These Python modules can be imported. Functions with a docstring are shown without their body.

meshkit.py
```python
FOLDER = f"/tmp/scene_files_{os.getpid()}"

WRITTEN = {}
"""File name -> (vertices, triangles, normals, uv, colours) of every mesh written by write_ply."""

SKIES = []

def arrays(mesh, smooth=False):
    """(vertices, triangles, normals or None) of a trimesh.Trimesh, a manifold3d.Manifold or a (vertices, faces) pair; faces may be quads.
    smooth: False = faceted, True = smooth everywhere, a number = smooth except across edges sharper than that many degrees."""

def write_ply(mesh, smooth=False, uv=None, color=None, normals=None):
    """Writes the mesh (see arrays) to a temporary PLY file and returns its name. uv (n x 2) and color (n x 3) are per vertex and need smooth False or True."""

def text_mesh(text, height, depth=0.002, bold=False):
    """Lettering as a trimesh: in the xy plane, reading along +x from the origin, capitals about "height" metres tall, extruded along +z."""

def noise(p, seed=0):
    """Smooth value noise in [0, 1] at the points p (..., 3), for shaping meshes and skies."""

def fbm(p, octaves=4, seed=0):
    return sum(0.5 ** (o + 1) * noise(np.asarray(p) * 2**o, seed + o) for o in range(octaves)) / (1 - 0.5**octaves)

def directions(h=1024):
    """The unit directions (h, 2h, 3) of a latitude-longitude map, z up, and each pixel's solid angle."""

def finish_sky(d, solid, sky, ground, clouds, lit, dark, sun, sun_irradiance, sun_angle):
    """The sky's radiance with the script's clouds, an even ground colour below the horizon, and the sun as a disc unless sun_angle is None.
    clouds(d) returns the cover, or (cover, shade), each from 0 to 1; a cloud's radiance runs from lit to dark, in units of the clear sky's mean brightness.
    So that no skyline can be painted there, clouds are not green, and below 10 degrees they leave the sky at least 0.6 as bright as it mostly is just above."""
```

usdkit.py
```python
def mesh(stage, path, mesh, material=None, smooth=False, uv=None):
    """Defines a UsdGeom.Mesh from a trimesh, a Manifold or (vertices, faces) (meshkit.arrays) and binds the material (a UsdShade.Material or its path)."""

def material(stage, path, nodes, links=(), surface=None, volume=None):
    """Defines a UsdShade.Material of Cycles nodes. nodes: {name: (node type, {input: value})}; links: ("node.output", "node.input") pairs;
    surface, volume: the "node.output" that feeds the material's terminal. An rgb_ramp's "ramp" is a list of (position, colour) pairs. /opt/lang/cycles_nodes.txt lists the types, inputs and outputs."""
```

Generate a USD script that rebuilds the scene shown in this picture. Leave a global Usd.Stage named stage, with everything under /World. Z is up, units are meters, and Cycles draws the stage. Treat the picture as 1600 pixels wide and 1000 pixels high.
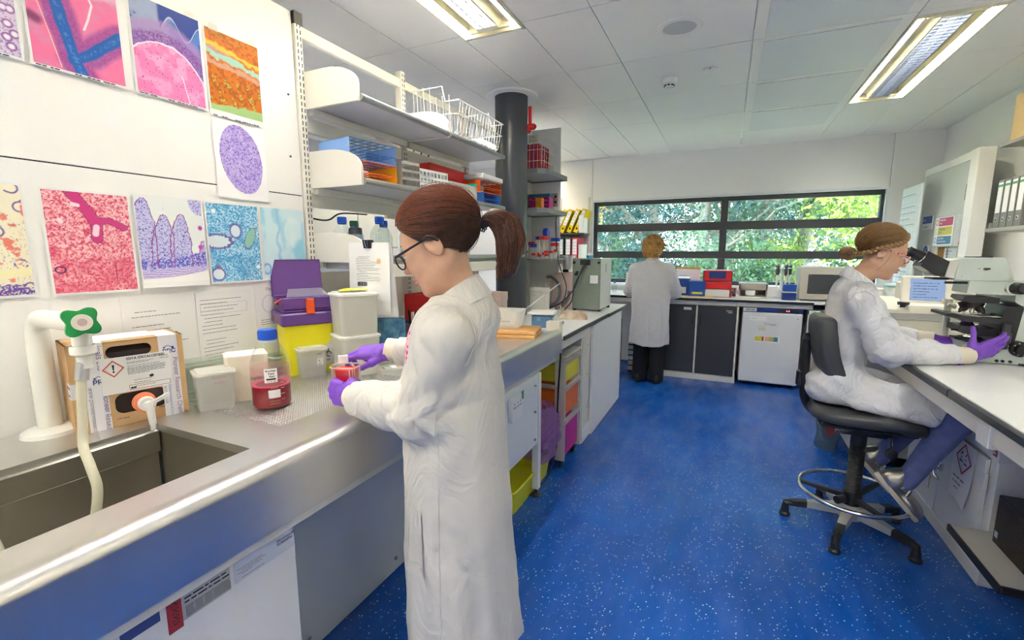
import math, random
import numpy as np, trimesh, manifold3d as m3, usdkit, meshkit
from scipy.ndimage import zoom as nd_zoom
from scipy.spatial import cKDTree
from shapely.geometry import Polygon, box as sbox
from pxr import Usd, UsdGeom, UsdLux, UsdShade, Gf, Sdf, Vt

stage = Usd.Stage.CreateInMemory()
UsdGeom.SetStageUpAxis(stage, 'Z')
UsdGeom.Xform.Define(stage, '/World')
PI = math.pi

# ---------------------------------------------------------------- camera, sky, exposure
cam = UsdGeom.Camera.Define(stage, '/World/camera')
cam.CreateFocalLengthAttr(16.09); cam.CreateHorizontalApertureAttr(36.0)
cam.CreateClippingRangeAttr(Gf.Vec2f(0.05, 500))
cam.AddTranslateOp().Set(Gf.Vec3d(0, 0, 1.40))
cam.AddRotateZOp().Set(25.0); cam.AddRotateXOp().Set(90 - 8.43)
EXPOSURE, SKY, LAMP = 2.3, 3.3, 17.0
cam.CreateExposureAttr(EXPOSURE)
usdkit.material(stage, '/World/Looks/overcast_sky', {
    'c': ('texture_coordinate', {}), 'n': ('noise_texture', {'scale': 2.5, 'detail': 5.0}),
    'r': ('rgb_ramp', {'ramp': [(0.35, (0.62, 0.78, 1.0)), (0.6, (0.93, 0.95, 1.0))]}),
    'b': ('background_shader', {'strength': SKY})},
    [('c.generated', 'n.vector'), ('n.fac', 'r.fac'), ('r.color', 'b.color')], surface='b.background')
dome = UsdLux.DomeLight.Define(stage, '/World/sky')
dome.CreateIntensityAttr(1.0); dome.CreateColorAttr(Gf.Vec3f(0.86, 0.94, 1.0))
UsdShade.MaterialBindingAPI.Apply(dome.GetPrim()).Bind(UsdShade.Material.Get(stage, '/World/Looks/overcast_sky'))

# ---------------------------------------------------------------- helpers: names, things, parts
_used = {}
def numbered(parent, name):
    k = (parent, name); n = _used.get(k, -1) + 1; _used[k] = n
    return f'{parent}/{name}' + (f'_{n:03d}' if n else '')

def data(p, **kw):
    for k, v in kw.items():
        if v: p.SetCustomDataByKey({'cat': 'category'}.get(k, k), v)
    return p

ORG = {}
def thing(name, label, cat, loc=(0, 0, 0), rotz=0, group=None, kind=None, world=False):
    """world=True: loc is the base; the parts are given in room coordinates and shifted to it"""
    x = UsdGeom.Xform.Define(stage, numbered('/World', name))
    x.AddTranslateOp().Set(Gf.Vec3d(*map(float, loc))); x.AddRotateZOp().Set(float(rotz))
    if world: ORG[x.GetPrim().GetName()] = np.asarray(loc, float)
    return data(x.GetPrim(), label=label, cat=cat, group=group, kind=kind)

def struct(name):
    return data(UsdGeom.Xform.Define(stage, numbered('/World', name)).GetPrim(), kind='structure')

def obj(name, mesh, mat, parent=None, smooth=30, label=None, kind=None, color=None):
    base = str(parent.GetPath()) if parent else '/World'
    if isinstance(mesh, MB): mesh = mesh.mesh()
    org = ORG.get(base.split('/')[2]) if parent else None
    if org is not None:
        if isinstance(mesh, tuple): mesh = (np.asarray(mesh[0]) - org, mesh[1])
        else: mesh = trimesh.Trimesh(mesh.vertices - org, mesh.faces, process=False)
    path = numbered(base, name)
    m = usdkit.mesh(stage, path, mesh, mat, smooth=smooth)
    if color is not None:
        UsdGeom.PrimvarsAPI(m).CreatePrimvar('tint', Sdf.ValueTypeNames.Color3fArray, 'vertex').Set(Vt.Vec3fArray.FromNumpy(np.asarray(color, np.float32)))
    if name in ('print', 'small_print', 'handwriting', 'spine_print', 'ruled_lines', 'caption', 'screen_print', 'corrosion_symbol', 'scribble', 'graduation'): kind = 'stuff'
    return data(m.GetPrim(), label=label, kind=kind)

def single(name, mesh, mat, label, cat, group=None, kind=None, **kw):
    return data(obj(name, mesh, mat, **kw), label=label, cat=cat, group=group, kind=kind)

def dup(root, loc, rotz=0, label=None, group=None):
    was = root.GetCustomData(); base = root.GetName()
    if base[-4:-3] == '_' and base[-3:].isdigit(): base = base[:-4]
    r = UsdGeom.Xform.Define(stage, numbered('/World', base)).GetPrim()
    r.GetReferences().AddInternalReference(root.GetPath()); r.SetInstanceable(True)
    x = UsdGeom.Xformable(r); x.ClearXformOpOrder()
    x.AddTranslateOp().Set(Gf.Vec3d(*map(float, loc))); x.AddRotateZOp().Set(float(rotz))
    return data(r, label=label or was.get('label'), cat=was['category'], group=group or was.get('group'))

# ---------------------------------------------------------------- helpers: geometry
def TR(loc=(0, 0, 0), rx=0, ry=0, rz=0, s=1):
    m = trimesh.transformations.euler_matrix(math.radians(rx), math.radians(ry), math.radians(rz))
    m[:3, :3] *= s
    m[:3, 3] = loc
    return m

def frame(o, x, y, z=None):
    x, y = np.array(x, float), np.array(y, float)
    x /= np.linalg.norm(x); y = y - x * (x @ y); y /= np.linalg.norm(y)
    m = np.eye(4); m[:3, 0], m[:3, 1], m[:3, 2], m[:3, 3] = x, y, np.cross(x, y), o
    return m

class MB:
    def __init__(self): self.v, self.f, self.n = [], [], 0
    def add(self, v, f=None, T=None):
        if f is None: v, f = v.vertices, v.faces
        v, f = np.asarray(v, float), np.asarray(f, int)
        if f.shape[1] == 4: f = np.vstack([f[:, [0, 1, 2]], f[:, [0, 2, 3]]])
        if T is not None:
            v = v @ T[:3, :3].T + T[:3, 3]
        self.v.append(v); self.f.append(f + self.n); self.n += len(v); return self
    def box(self, lo, hi, b=0.0, T=None):
        lo, hi = np.minimum(lo, hi).astype(float), np.maximum(lo, hi).astype(float)
        b = min(b, (hi - lo).min() * 0.45)
        if b <= 0:
            m = trimesh.creation.box(hi - lo); return self.add(m.vertices + (lo + hi) / 2, m.faces, T)
        pts = []
        for i in range(8):
            s = np.array([(i >> k) & 1 for k in range(3)]); c = np.where(s, hi, lo); d = np.where(s, -b, b)
            for k in range(3):
                o = d.copy(); o[k] = 0; pts.append(c + o)
        return self.hull(pts, T)
    def hull(self, pts, T=None):
        m = m3.Manifold.hull_points(np.asarray(pts, float)).to_mesh()
        return self.add(m.vert_properties[:, :3], m.tri_verts, T)
    def tube(self, pts, r, n=8, T=None, closed=False):
        p = np.asarray(pts, float); k = len(p); r = np.broadcast_to(r, k)
        t = np.gradient(p, axis=0) if not closed else np.roll(p, -1, 0) - np.roll(p, 1, 0)
        t /= np.linalg.norm(t, axis=1, keepdims=True) + 1e-12
        u = np.cross(t[0], [0.3, 0.2, 0.93] if abs(t[0][2]) < .9 else [1, 0.1, 0]); u /= np.linalg.norm(u)
        rings, a = [], np.arange(n) / n * 2 * PI
        for i in range(k):
            u = u - t[i] * (u @ t[i]); u /= np.linalg.norm(u) + 1e-12; w = np.cross(t[i], u)
            rings.append(p[i] + r[i] * (np.cos(a)[:, None] * u + np.sin(a)[:, None] * w))
        v = np.vstack(rings); f = []
        for i in range(k if closed else k - 1):
            for j in range(n):
                A, B = i * n + j, i * n + (j + 1) % n; j2 = ((i + 1) % k) * n
                f.append((A, B, j2 + (j + 1) % n, j2 + j))
        f = np.array(f); f = np.vstack([f[:, [0, 1, 2]], f[:, [0, 2, 3]]])
        if not closed:
            v = np.vstack([v, p[0], p[-1]]); c = len(v) - 2; e = (k - 1) * n
            f = np.vstack([f, [(c, (j + 1) % n, j) for j in range(n)], [(c + 1, e + j, e + (j + 1) % n) for j in range(n)]])
        return self.add(v, f, T)
    def cyl(self, a, b, r0, r1=None, n=20, T=None):
        a, b = np.asarray(a, float), np.asarray(b, float); d = b - a
        r1 = r0 if r1 is None else r1
        return self.tube([a, a + d * 1e-4, b - d * 1e-4, b], [r0, r0, r1, r1], n, T)
    def lathe(self, prof, n=24, T=None):
        prof = np.asarray(prof, float); k = len(prof); a = np.arange(n) / n * 2 * PI
        v = np.stack([np.outer(prof[:, 0], np.cos(a)), np.outer(prof[:, 0], np.sin(a)), np.repeat(prof[:, 1:2], n, 1)], -1).reshape(-1, 3)
        f = [(i * n + j, i * n + (j + 1) % n, (i + 1) * n + (j + 1) % n, (i + 1) * n + j) for i in range(k - 1) for j in range(n)]
        return self.add(v, np.array(f), T)
    def prism(self, poly, h, T=None):
        m = trimesh.creation.extrude_polygon(poly if hasattr(poly, 'exterior') else Polygon(poly), h, engine='earcut'); return self.add(m.vertices, m.faces, T)
    def text(self, s, h, T=None, bold=False, depth=0.0004):
        m = meshkit.text_mesh(s, h, depth, bold); return self.add(m.vertices, m.faces, T)
    def ball(self, c, r, sub=2, T=None):
        m = trimesh.creation.icosphere(sub); return self.add(m.vertices * np.asarray(r) + np.asarray(c), m.faces, T)
    def mesh(self): return trimesh.Trimesh(np.vstack(self.v), np.vstack(self.f), process=False)

def B(lo, hi, b=0.0): return MB().box(lo, hi, b)
def arc(c, r, a0, a1, n=8): return [(c[0] + r * math.cos(a), c[1] + r * math.sin(a)) for a in np.radians(np.linspace(a0, a1, n))]
def rrect(x0, y0, x1, y1, r, n=5):
    return arc((x1 - r, y1 - r), r, 0, 90, n) + arc((x0 + r, y1 - r), r, 90, 180, n) + arc((x0 + r, y0 + r), r, 180, 270, n) + arc((x1 - r, y0 + r), r, 270, 360, n)
XZ = lambda y=0, s=1: np.array([[1, 0, 0, 0], [0, 0, -s, y], [0, s, 0, 0], [0, 0, 0, 1]], float)   # prism drawn in x,z and extruded along -y
YZ = lambda x=0: np.array([[0, 0, 1, x], [1, 0, 0, 0], [0, 1, 0, 0], [0, 0, 0, 1]], float)          # drawn in y,z, extruded along +x

def spline(pts, n=8):
    p = np.asarray(pts, float); p = np.vstack([2 * p[0] - p[1], p, 2 * p[-1] - p[-2]]); out = []
    for i in range(1, len(p) - 2):
        t = np.linspace(0, 1, n, endpoint=False)[:, None]
        out.append(0.5 * (2 * p[i] + (p[i + 1] - p[i - 1]) * t + (2 * p[i - 1] - 5 * p[i] + 4 * p[i + 1] - p[i + 2]) * t ** 2 + (3 * p[i] - p[i - 1] - 3 * p[i + 1] + p[i + 2]) * t ** 3))
    return np.vstack(out + [p[-2:-1]])

def curves(name, parent, strands, width, mat):
    c = UsdGeom.BasisCurves.Define(stage, numbered(str(parent.GetPath()), name))
    c.CreateTypeAttr('linear'); pts = (np.vstack(strands) - ORG.get(str(parent.GetPath()).split('/')[2], 0)).astype(np.float32)
    c.CreatePointsAttr(Vt.Vec3fArray.FromNumpy(pts)); c.CreateCurveVertexCountsAttr(Vt.IntArray([len(s) for s in strands]))
    c.CreateWidthsAttr(Vt.FloatArray([width])); c.SetWidthsInterpolation('constant')
    UsdShade.MaterialBindingAPI.Apply(c.GetPrim()).Bind(mat); return c.GetPrim()

# ---------------------------------------------------------------- helpers: materials
_mats = {}
def mat(name, col=(.8, .8, .8), rough=.5, metal=0.0, vary=None, bump=None, tint=False, **kw):
    """vary: (scale, second colour[, stretch]); bump: (scale, strength[, stretch])"""
    if name in _mats: return _mats[name]
    N = {'p': ('principled_bsdf', {'base_color': col, 'roughness': rough, 'metallic': metal, **kw})}; L = []
    if vary or bump: N['c'] = ('texture_coordinate', {})
    if vary:
        N['vm'] = ('mapping', {'scale': vary[2] if len(vary) > 2 else (1, 1, 1)}); N['vn'] = ('noise_texture', {'scale': vary[0], 'detail': 4.0})
        N['vr'] = ('rgb_ramp', {'ramp': [(.35, col), (.65, vary[1])]})
        L += [('c.object', 'vm.vector'), ('vm.vector', 'vn.vector'), ('vn.fac', 'vr.fac'), ('vr.color', 'p.base_color')]
    if bump:
        N['bm'] = ('mapping', {'scale': bump[2] if len(bump) > 2 else (1, 1, 1)}); N['bn'] = ('noise_texture', {'scale': bump[0], 'detail': 3.0})
        N['b'] = ('bump', {'strength': bump[1], 'distance': .002})
        L += [('c.object', 'bm.vector'), ('bm.vector', 'bn.vector'), ('bn.fac', 'b.height'), ('b.normal', 'p.normal')]
    if tint:
        N['a'] = ('attribute', {'attribute': 'tint'}); L.append(('a.color', 'p.base_color'))
    _mats[name] = usdkit.material(stage, '/World/Looks/' + name, N, L, surface='p.BSDF'); return _mats[name]

def frosted(name, col, clear=.5, rough=.25):
    """thin translucent plastic: part see-through, part milky"""
    if name in _mats: return _mats[name]
    _mats[name] = usdkit.material(stage, '/World/Looks/' + name, {
        't': ('transparent_bsdf', {'color': tuple(.5 + .5 * c for c in col)}), 'p': ('principled_bsdf', {'base_color': col, 'roughness': rough}),
        'l': ('translucent_bsdf', {'color': col}), 'm1': ('mix_closure', {'fac': .45}), 'm': ('mix_closure', {'fac': clear})},
        [('p.BSDF', 'm1.closure1'), ('l.BSDF', 'm1.closure2'), ('m1.closure', 'm.closure1'), ('t.BSDF', 'm.closure2')], surface='m.closure'); return _mats[name]

def pane(name, col=(1, 1, 1), ior=1.45, rough=.02):
    if name in _mats: return _mats[name]
    _mats[name] = usdkit.material(stage, '/World/Looks/' + name, {
        't': ('transparent_bsdf', {'color': col}), 'g': ('glossy_bsdf', {'color': (1, 1, 1), 'roughness': rough}), 'f': ('layer_weight', {'blend': .5}), 'w': ('math', {'math_type': 'power', 'value2': 4.0}), 'a': ('math', {'math_type': 'multiply_add', 'value2': .75, 'value3': (ior - 1) ** 2 / (ior + 1) ** 2}), 'm': ('mix_closure', {})},
        [('f.facing', 'w.value1'), ('w.value', 'a.value1'), ('a.value', 'm.fac'), ('t.BSDF', 'm.closure1'), ('g.BSDF', 'm.closure2')], surface='m.closure'); return _mats[name]

def emit(name, col, strength):
    if name in _mats: return _mats[name]
    _mats[name] = usdkit.material(stage, '/World/Looks/' + name, {'e': ('emission', {'color': col, 'strength': strength})}, [], surface='e.emission'); return _mats[name]

WHITE = mat('white_paint', (.91, .91, .885), .55)
CREAM = mat('cream_enamel', (.80, .78, .70), .4)
LAMW = mat('white_laminate', (.86, .88, .88), .3)
PALE = mat('pale_grey_laminate', (.74, .79, .80), .35)
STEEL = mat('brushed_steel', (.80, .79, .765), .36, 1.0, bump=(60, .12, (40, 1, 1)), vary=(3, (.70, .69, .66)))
CHROME = mat('chrome', (.8, .8, .8), .12, 1.0)
GREYM = mat('grey_metal', (.42, .43, .42), .35, .8)
BLACK = mat('black_plastic', (.018, .018, .02), .35)
DKGREY = mat('dark_grey_plastic', (.07, .075, .085), .45)
PAPER = mat('white_paper', (.88, .88, .87), .8)
INK = mat('black_ink', (.03, .03, .035), .7)
INKG = mat('grey_ink', (.28, .28, .32), .7)
RED = mat('red_plastic', (.72, .02, .02), .35)
BLUECAP = mat('blue_cap_plastic', (.012, .07, .62), .35)
BLUE = mat('blue_plastic', (.02, .10, .55), .4)
GLASS = pane('thin_glass', (.95, .98, .97))
CLEARP = frosted('clear_polypropylene', (.93, .93, .90), .5)
MILKY = frosted('milky_polypropylene', (.94, .94, .88), .30)
YELLOW = mat('yellow_plastic', (.88, .78, .02), .35)
ORANGE = mat('orange_plastic', (.95, .25, .01), .35)
WHITEP = mat('white_plastic', (.85, .85, .83), .35)
GLOVE = mat('purple_nitrile', (.22, .075, .58), .42, bump=(160, .25))
FOOTRUB = mat('black_rubber', (.02, .02, .02), .6)

# ---------------------------------------------------------------- helpers: implicit surfaces (bodies, cloth)
def smin(a, b, k):
    h = np.clip(.5 + .5 * (b - a) / k, 0, 1); return b + (a - b) * h - k * h * (1 - h)
def cap(p, a, b, ra, rb=None):
    a, b = np.asarray(a, np.float32), np.asarray(b, np.float32); ba = b - a; rb = ra if rb is None else rb
    h = np.clip((p - a) @ ba / max(ba @ ba, 1e-9), 0, 1); q = p - a - h[:, None] * ba
    return np.sqrt((q * q).sum(1)) - (ra + (rb - ra) * h)
def ell(p, c, r, R=None):
    q = p - np.asarray(c, np.float32)
    if R is not None: q = q @ np.asarray(R, np.float32)
    r = np.asarray(r, np.float32); k0 = np.sqrt(((q / r) ** 2).sum(1)); k1 = np.sqrt(((q / r ** 2) ** 2).sum(1)) + 1e-9
    return k0 * (k0 - 1) / k1
def surfnet(fn, lo, hi, h):
    lo, hi = np.asarray(lo, float), np.asarray(hi, float); S = 4
    n = (np.ceil((hi - lo) / h / S).astype(int) + 1) * S + 1
    ax = [lo[k] + h * np.arange(n[k]) for k in range(3)]
    cs = [a[::S] for a in ax]
    G = np.stack(np.meshgrid(*cs, indexing='ij'), -1); c = fn(G.reshape(-1, 3).astype(np.float32)).reshape(G.shape[:3])
    up = nd_zoom(c, [n[k] / len(cs[k]) for k in range(3)], order=1, grid_mode=False, mode='nearest').astype(np.float32)[:n[0], :n[1], :n[2]]
    idx = np.argwhere(np.abs(up) < h * S * 1.5)
    P = np.stack([ax[k][idx[:, k]] for k in range(3)], 1).astype(np.float32)
    up[idx[:, 0], idx[:, 1], idx[:, 2]] = fn(P)
    for k in range(3):
        s = [slice(None)] * 3
        for e in (0, -1): s[k] = e; up[tuple(s)] = np.maximum(up[tuple(s)], h * .5)
    d = up; ins = d < 0
    corner = [d[i:n[0] - 1 + i, j:n[1] - 1 + j, k:n[2] - 1 + k] for i in (0, 1) for j in (0, 1) for k in (0, 1)]
    cnt = sum((x < 0).astype(np.int8) for x in corner); act = (cnt > 0) & (cnt < 8)
    vid = -np.ones(act.shape, int); ai = np.argwhere(act); vid[act] = np.arange(len(ai))
    acc = np.zeros((len(ai), 3)); w = np.zeros(len(ai)); offs = [(i, j, k) for i in (0, 1) for j in (0, 1) for k in (0, 1)]
    cv = [x[act] for x in corner]
    for a in range(8):
        for b in range(a + 1, 8):
            if sum(x != y for x, y in zip(offs[a], offs[b])) == 1:
                m = (cv[a] < 0) != (cv[b] < 0); t = cv[a][m] / (cv[a][m] - cv[b][m])
                acc[m] += np.array(offs[a]) + t[:, None] * (np.array(offs[b]) - np.array(offs[a])); w[m] += 1
    V = lo + h * (ai + acc / w[:, None]); F = []
    for k in range(3):
        s0 = [slice(1, -1)] * 3; s0[k] = slice(0, -1); s1 = list(s0); s1[k] = slice(1, None)
        s0[k] = slice(0, n[k] - 1); s1[k] = slice(1, n[k])
        A, Bb = ins[tuple(s0)], ins[tuple(s1)]; e = np.argwhere(A != Bb)
        off = [1, 1, 1]; off[k] = 0; e2 = e + off
        u, v = (k + 1) % 3, (k + 2) % 3; q = []
        for du, dv in ((-1, -1), (0, -1), (0, 0), (-1, 0)):
            t = e2.copy(); t[:, u] += du; t[:, v] += dv; q.append(vid[t[:, 0], t[:, 1], t[:, 2]])
        q = np.stack(q, 1); flip = ~A[tuple(e.T)]; q[flip] = q[flip][:, ::-1]; F.append(q)
    return V, np.vstack(F)
# ================================================================ the setting
PANEL = mat('ceiling_panel', (.88, .87, .84), .33)
PERF = usdkit.material(stage, '/World/Looks/perforated_panel', {
    'c': ('texture_coordinate', {}), 'v': ('voronoi_texture', {'scale': 160.0, 'randomness': 0.0}), 'r': ('rgb_ramp', {'ramp': [(.25, (.45, .5, .5)), (.4, (.74, .77, .78))]}),
    'p': ('principled_bsdf', {'roughness': .4})}, [('c.object', 'v.vector'), ('v.distance', 'r.fac'), ('r.color', 'p.base_color')], surface='p.BSDF')
FLOORM = usdkit.material(stage, '/World/Looks/blue_speckled_vinyl', {
    'c': ('texture_coordinate', {}), 'v': ('voronoi_texture', {'scale': 85.0}), 'n': ('noise_texture', {'scale': 400.0}), 'nb': ('noise_texture', {'scale': 1.1, 'detail': 3.0}),
    'nr': ('rgb_ramp', {'ramp': [(.3, (.006, .072, .36)), (.7, (.008, .115, .52))]}),
    'hs': ('separate_color', {'color_type': 'rgb'}), 'th': ('map_range', {'from_min': .3, 'from_max': 1.0, 'to_min': .06, 'to_max': .27}),
    'lt': ('math', {'math_type': 'less_than'}), 'gt': ('math', {'math_type': 'greater_than', 'value2': .3}), 'mu': ('math', {'math_type': 'multiply'}),
    'm': ('mix', {'color2': (.72, .82, .86)}), 'sn': ('noise_texture', {'scale': 9.0, 'detail': 5.0}), 'sm': ('mapping', {'scale': (1, .35, 1)}),
    'rr': ('map_range', {'from_min': .3, 'from_max': .75, 'to_min': .17, 'to_max': .34}), 'bn': ('noise_texture', {'scale': 130.0}),
    'b': ('bump', {'strength': .10, 'distance': .002}), 'p': ('principled_bsdf', {'roughness': .24, 'specular_ior_level': .5})},
    [('c.object', 'v.vector'), ('c.object', 'n.vector'), ('c.object', 'nb.vector'), ('nb.fac', 'nr.fac'), ('v.color', 'hs.color'), ('hs.r', 'th.value'), ('th.result', 'lt.value2'),
     ('v.distance', 'lt.value1'), ('hs.g', 'gt.value1'), ('lt.value', 'mu.value1'), ('gt.value', 'mu.value2'), ('mu.value', 'm.fac'), ('nr.color', 'm.color1'), ('m.color', 'p.base_color'),
     ('c.object', 'sm.vector'), ('sm.vector', 'sn.vector'), ('sn.fac', 'rr.value'), ('rr.result', 'p.roughness'), ('c.object', 'bn.vector'), ('bn.fac', 'b.height'), ('b.normal', 'p.normal')], surface='p.BSDF')
H = 2.60
data(obj('floor', B((-4.05, -2.2, -.05), (2.0, 6.1, 0)), FLOORM), kind='structure')
ce = struct('ceiling')
obj('slab', B((-4.05, -2.25, H + .12), (2.0, 6.2, H + .2)), WHITE, ce)
xs = [-4.05, -3.69, -3.315, -2.94, -2.565, -2.19, -1.815, -1.44, -1.065, -.69, .055, .805, 1.18, 1.555, 1.9]
ys = [-2.2, -1.31, -.57, .175, .917, 1.66, 2.40, 3.143, 3.885, 4.628, 5.37, 6.09]
LIGHTS = [(-1.4325, .94), (.8125, 3.22), (-1.4325, -1.29), (.8125, -.2), (-3.3, .94), (-3.3, 3.22), (-.31, -1.9), (-2.5575, 4.45)]  # first two are the visible fittings; the rest are unseen, added as fill
for i in range(len(xs) - 1):
    for j in range(len(ys) - 1):
        x0, x1, y0, y1 = xs[i], xs[i + 1], ys[j], ys[j + 1]
        skip = [(lx - .01, ly - .02, lx + .375, ly + 1.53) for lx, ly in LIGHTS if not (lx + .36 < x0 + .02 or lx > x1 - .02 or ly + 1.5 < y0 + .02 or ly > y1 - .02)]
        g = .0022; r = sbox(x0 + g, y0 + g, x1 - g, y1 - g)
        for s in skip: r = r.difference(sbox(*s))
        vent = abs(x0 - .055) < .01 and y0 > 2
        for q in getattr(r, 'geoms', [r]):
            if q.area > 1e-4:
                obj('perforated_panel' if vent and y1 < 5.5 else 'ceiling_panel', MB().prism(q, .02, TR((0, 0, H))), PANEL, ce, smooth=False)
        if vent and y1 < 5.5:
            obj('perforated_sheet', B((x0 + .06, y0 + .05, H - .004), (x1 - .06, y1 - .02, H)), PERF, ce)
# walls
wl = struct('wall_left')
obj('wall_panel', B((-1.75, -2.2, 0), (-1.70, 1.478, 1.641)), WHITE, wl); obj('wall_panel', B((-1.75, -2.2, 1.645), (-1.70, 1.478, 2.385)), WHITE, wl)
obj('joint', B((-1.748, -2.2, 1.635), (-1.703, 1.476, 1.65)), DKGREY, wl)
sc = MB()
for y, z in ((1.43, 1.80), (1.45, 1.55), (1.44, 2.05)): sc.cyl((-1.70, y, z), (-1.697, y, z), .004, n=10)
obj('screw', sc, DKGREY, wl)
WX0, WX1, WZ0, WZ1 = -1.645, 1.455, .985, 2.05
wb = struct('wall_back')
obj('wall_panel', B((-4.05, 6.08, 0), (WX0 - .022, 6.25, H + .02)), WHITE, wb)
obj('wall_panel', B((WX1 + .022, 6.08, 0), (2.0, 6.25, H + .02)), WHITE, wb)
obj('wall_panel', B((WX0 - .018, 6.08, WZ1 + .022), (WX1 + .018, 6.25, H + .02)), WHITE, wb)
obj('wall_panel', B((WX0 - .018, 6.08, 0), (WX1 + .018, 6.25, WZ0)), WHITE, wb)
obj('backing', B((-4.05, 6.10, .99), (WX0 - .003, 6.24, H)), CREAM, wb); obj('backing', B((WX1 + .003, 6.10, .99), (2, 6.24, H)), CREAM, wb); obj('backing', B((WX0 - .1, 6.10, WZ1 + .003), (WX1 + .1, 6.24, H)), CREAM, wb)
wr = struct('wall_right'); obj('wall_panel', B((1.88, -2.2, 0), (2.0, 6.08, H + .02)), WHITE, wr)
data(obj('wall_front', B((-4.05, -2.3, 0), (2.0, -2.2, H + .02)), WHITE), kind='structure')
data(obj('wall_far_left', B((-4.15, -2.3, 0), (-4.05, 6.25, H + .02)), WHITE), kind='structure')
# window
FRAME = mat('charcoal_window_frame', (.045, .05, .056), .4)
w1 = struct('window_1'); t = .055
def bar(x0, x1, z0, z1, d=0): obj('window_bar', B((x0, 6.12 - d, z0), (x1, 6.19, z1), .004), FRAME, w1)
bar(WX0, WX1, 2.0, WZ1); bar(WX0, WX1, WZ0 + .02, WZ0 + .07)
bar(WX0, WX0 + .05, WZ0 + .07, 2.0); bar(WX1 - .03, WX1, WZ0 + .07, 2.0)
for z0, z1 in ((1.665, 1.762), (1.325, 1.412)): bar(WX0 + .05, WX1 - .03, z0, z1, .005)
for z0, z1 in ((1.762, 2.0), (1.412, 1.665), (1.055, 1.325)):
    bar(-.105, -.025, z0, z1, .003)
    for a, b in ((WX0 + .05, -.105), (-.025, WX1 - .03)):
        obj('pane', B((a, 6.15, z0), (b, 6.156, z1)), GLASS, w1)
LEDG = mat('pale_window_reveal', (.78, .83, .85), .4)
obj('window_sill', B((WX0, 6.0, WZ0 - .02), (WX1, 6.12, WZ0 + .02), .003), LEDG, w1)
for b in ((WX0 - .02, WX0, WZ0, WZ1 + .02), (WX1, WX1 + .02, WZ0, WZ1 + .02), (WX0, WX1, WZ1, WZ1 + .02)):
    obj('window_reveal', B((b[0], 6.075, b[2]), (b[1], 6.19, b[3])), LEDG, w1)
# door in its projecting lining on the right wall
d1 = struct('door_1'); DOORG = mat('pale_grey_door', (.60, .63, .60), .35)
obj('leaf', B((1.655, 4.79, .01), (1.70, 5.70, 2.10), .003), DOORG, d1)
obj('lining', B((1.64, 4.66, 0), (1.74, 4.785, 2.17), .004), WHITE, d1); obj('lintel', B((1.66, 4.785, 2.105), (1.74, 5.76, 2.17), .004), WHITE, d1); obj('lining', B((1.66, 5.705, 0), (1.74, 5.76, 2.105), .004), WHITE, d1)
WOODO = mat('orange_wood', (.62, .30, .06), .4, vary=(8, (.72, .38, .10), (6, 6, 1)))
ww = MB(); ww.box((1.648, 4.99, .70), (1.656, 5.01, 1.60)); ww.box((1.648, 5.19, .70), (1.656, 5.21, 1.60)); ww.box((1.648, 5.01, 1.58), (1.656, 5.19, 1.60))
obj('vision_panel_frame', ww, WOODO, d1); obj('vision_panel', B((1.650, 5.01, .70), (1.6545, 5.19, 1.58)), mat('amber_glass', (.35, .19, .05), .1), d1)
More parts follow.
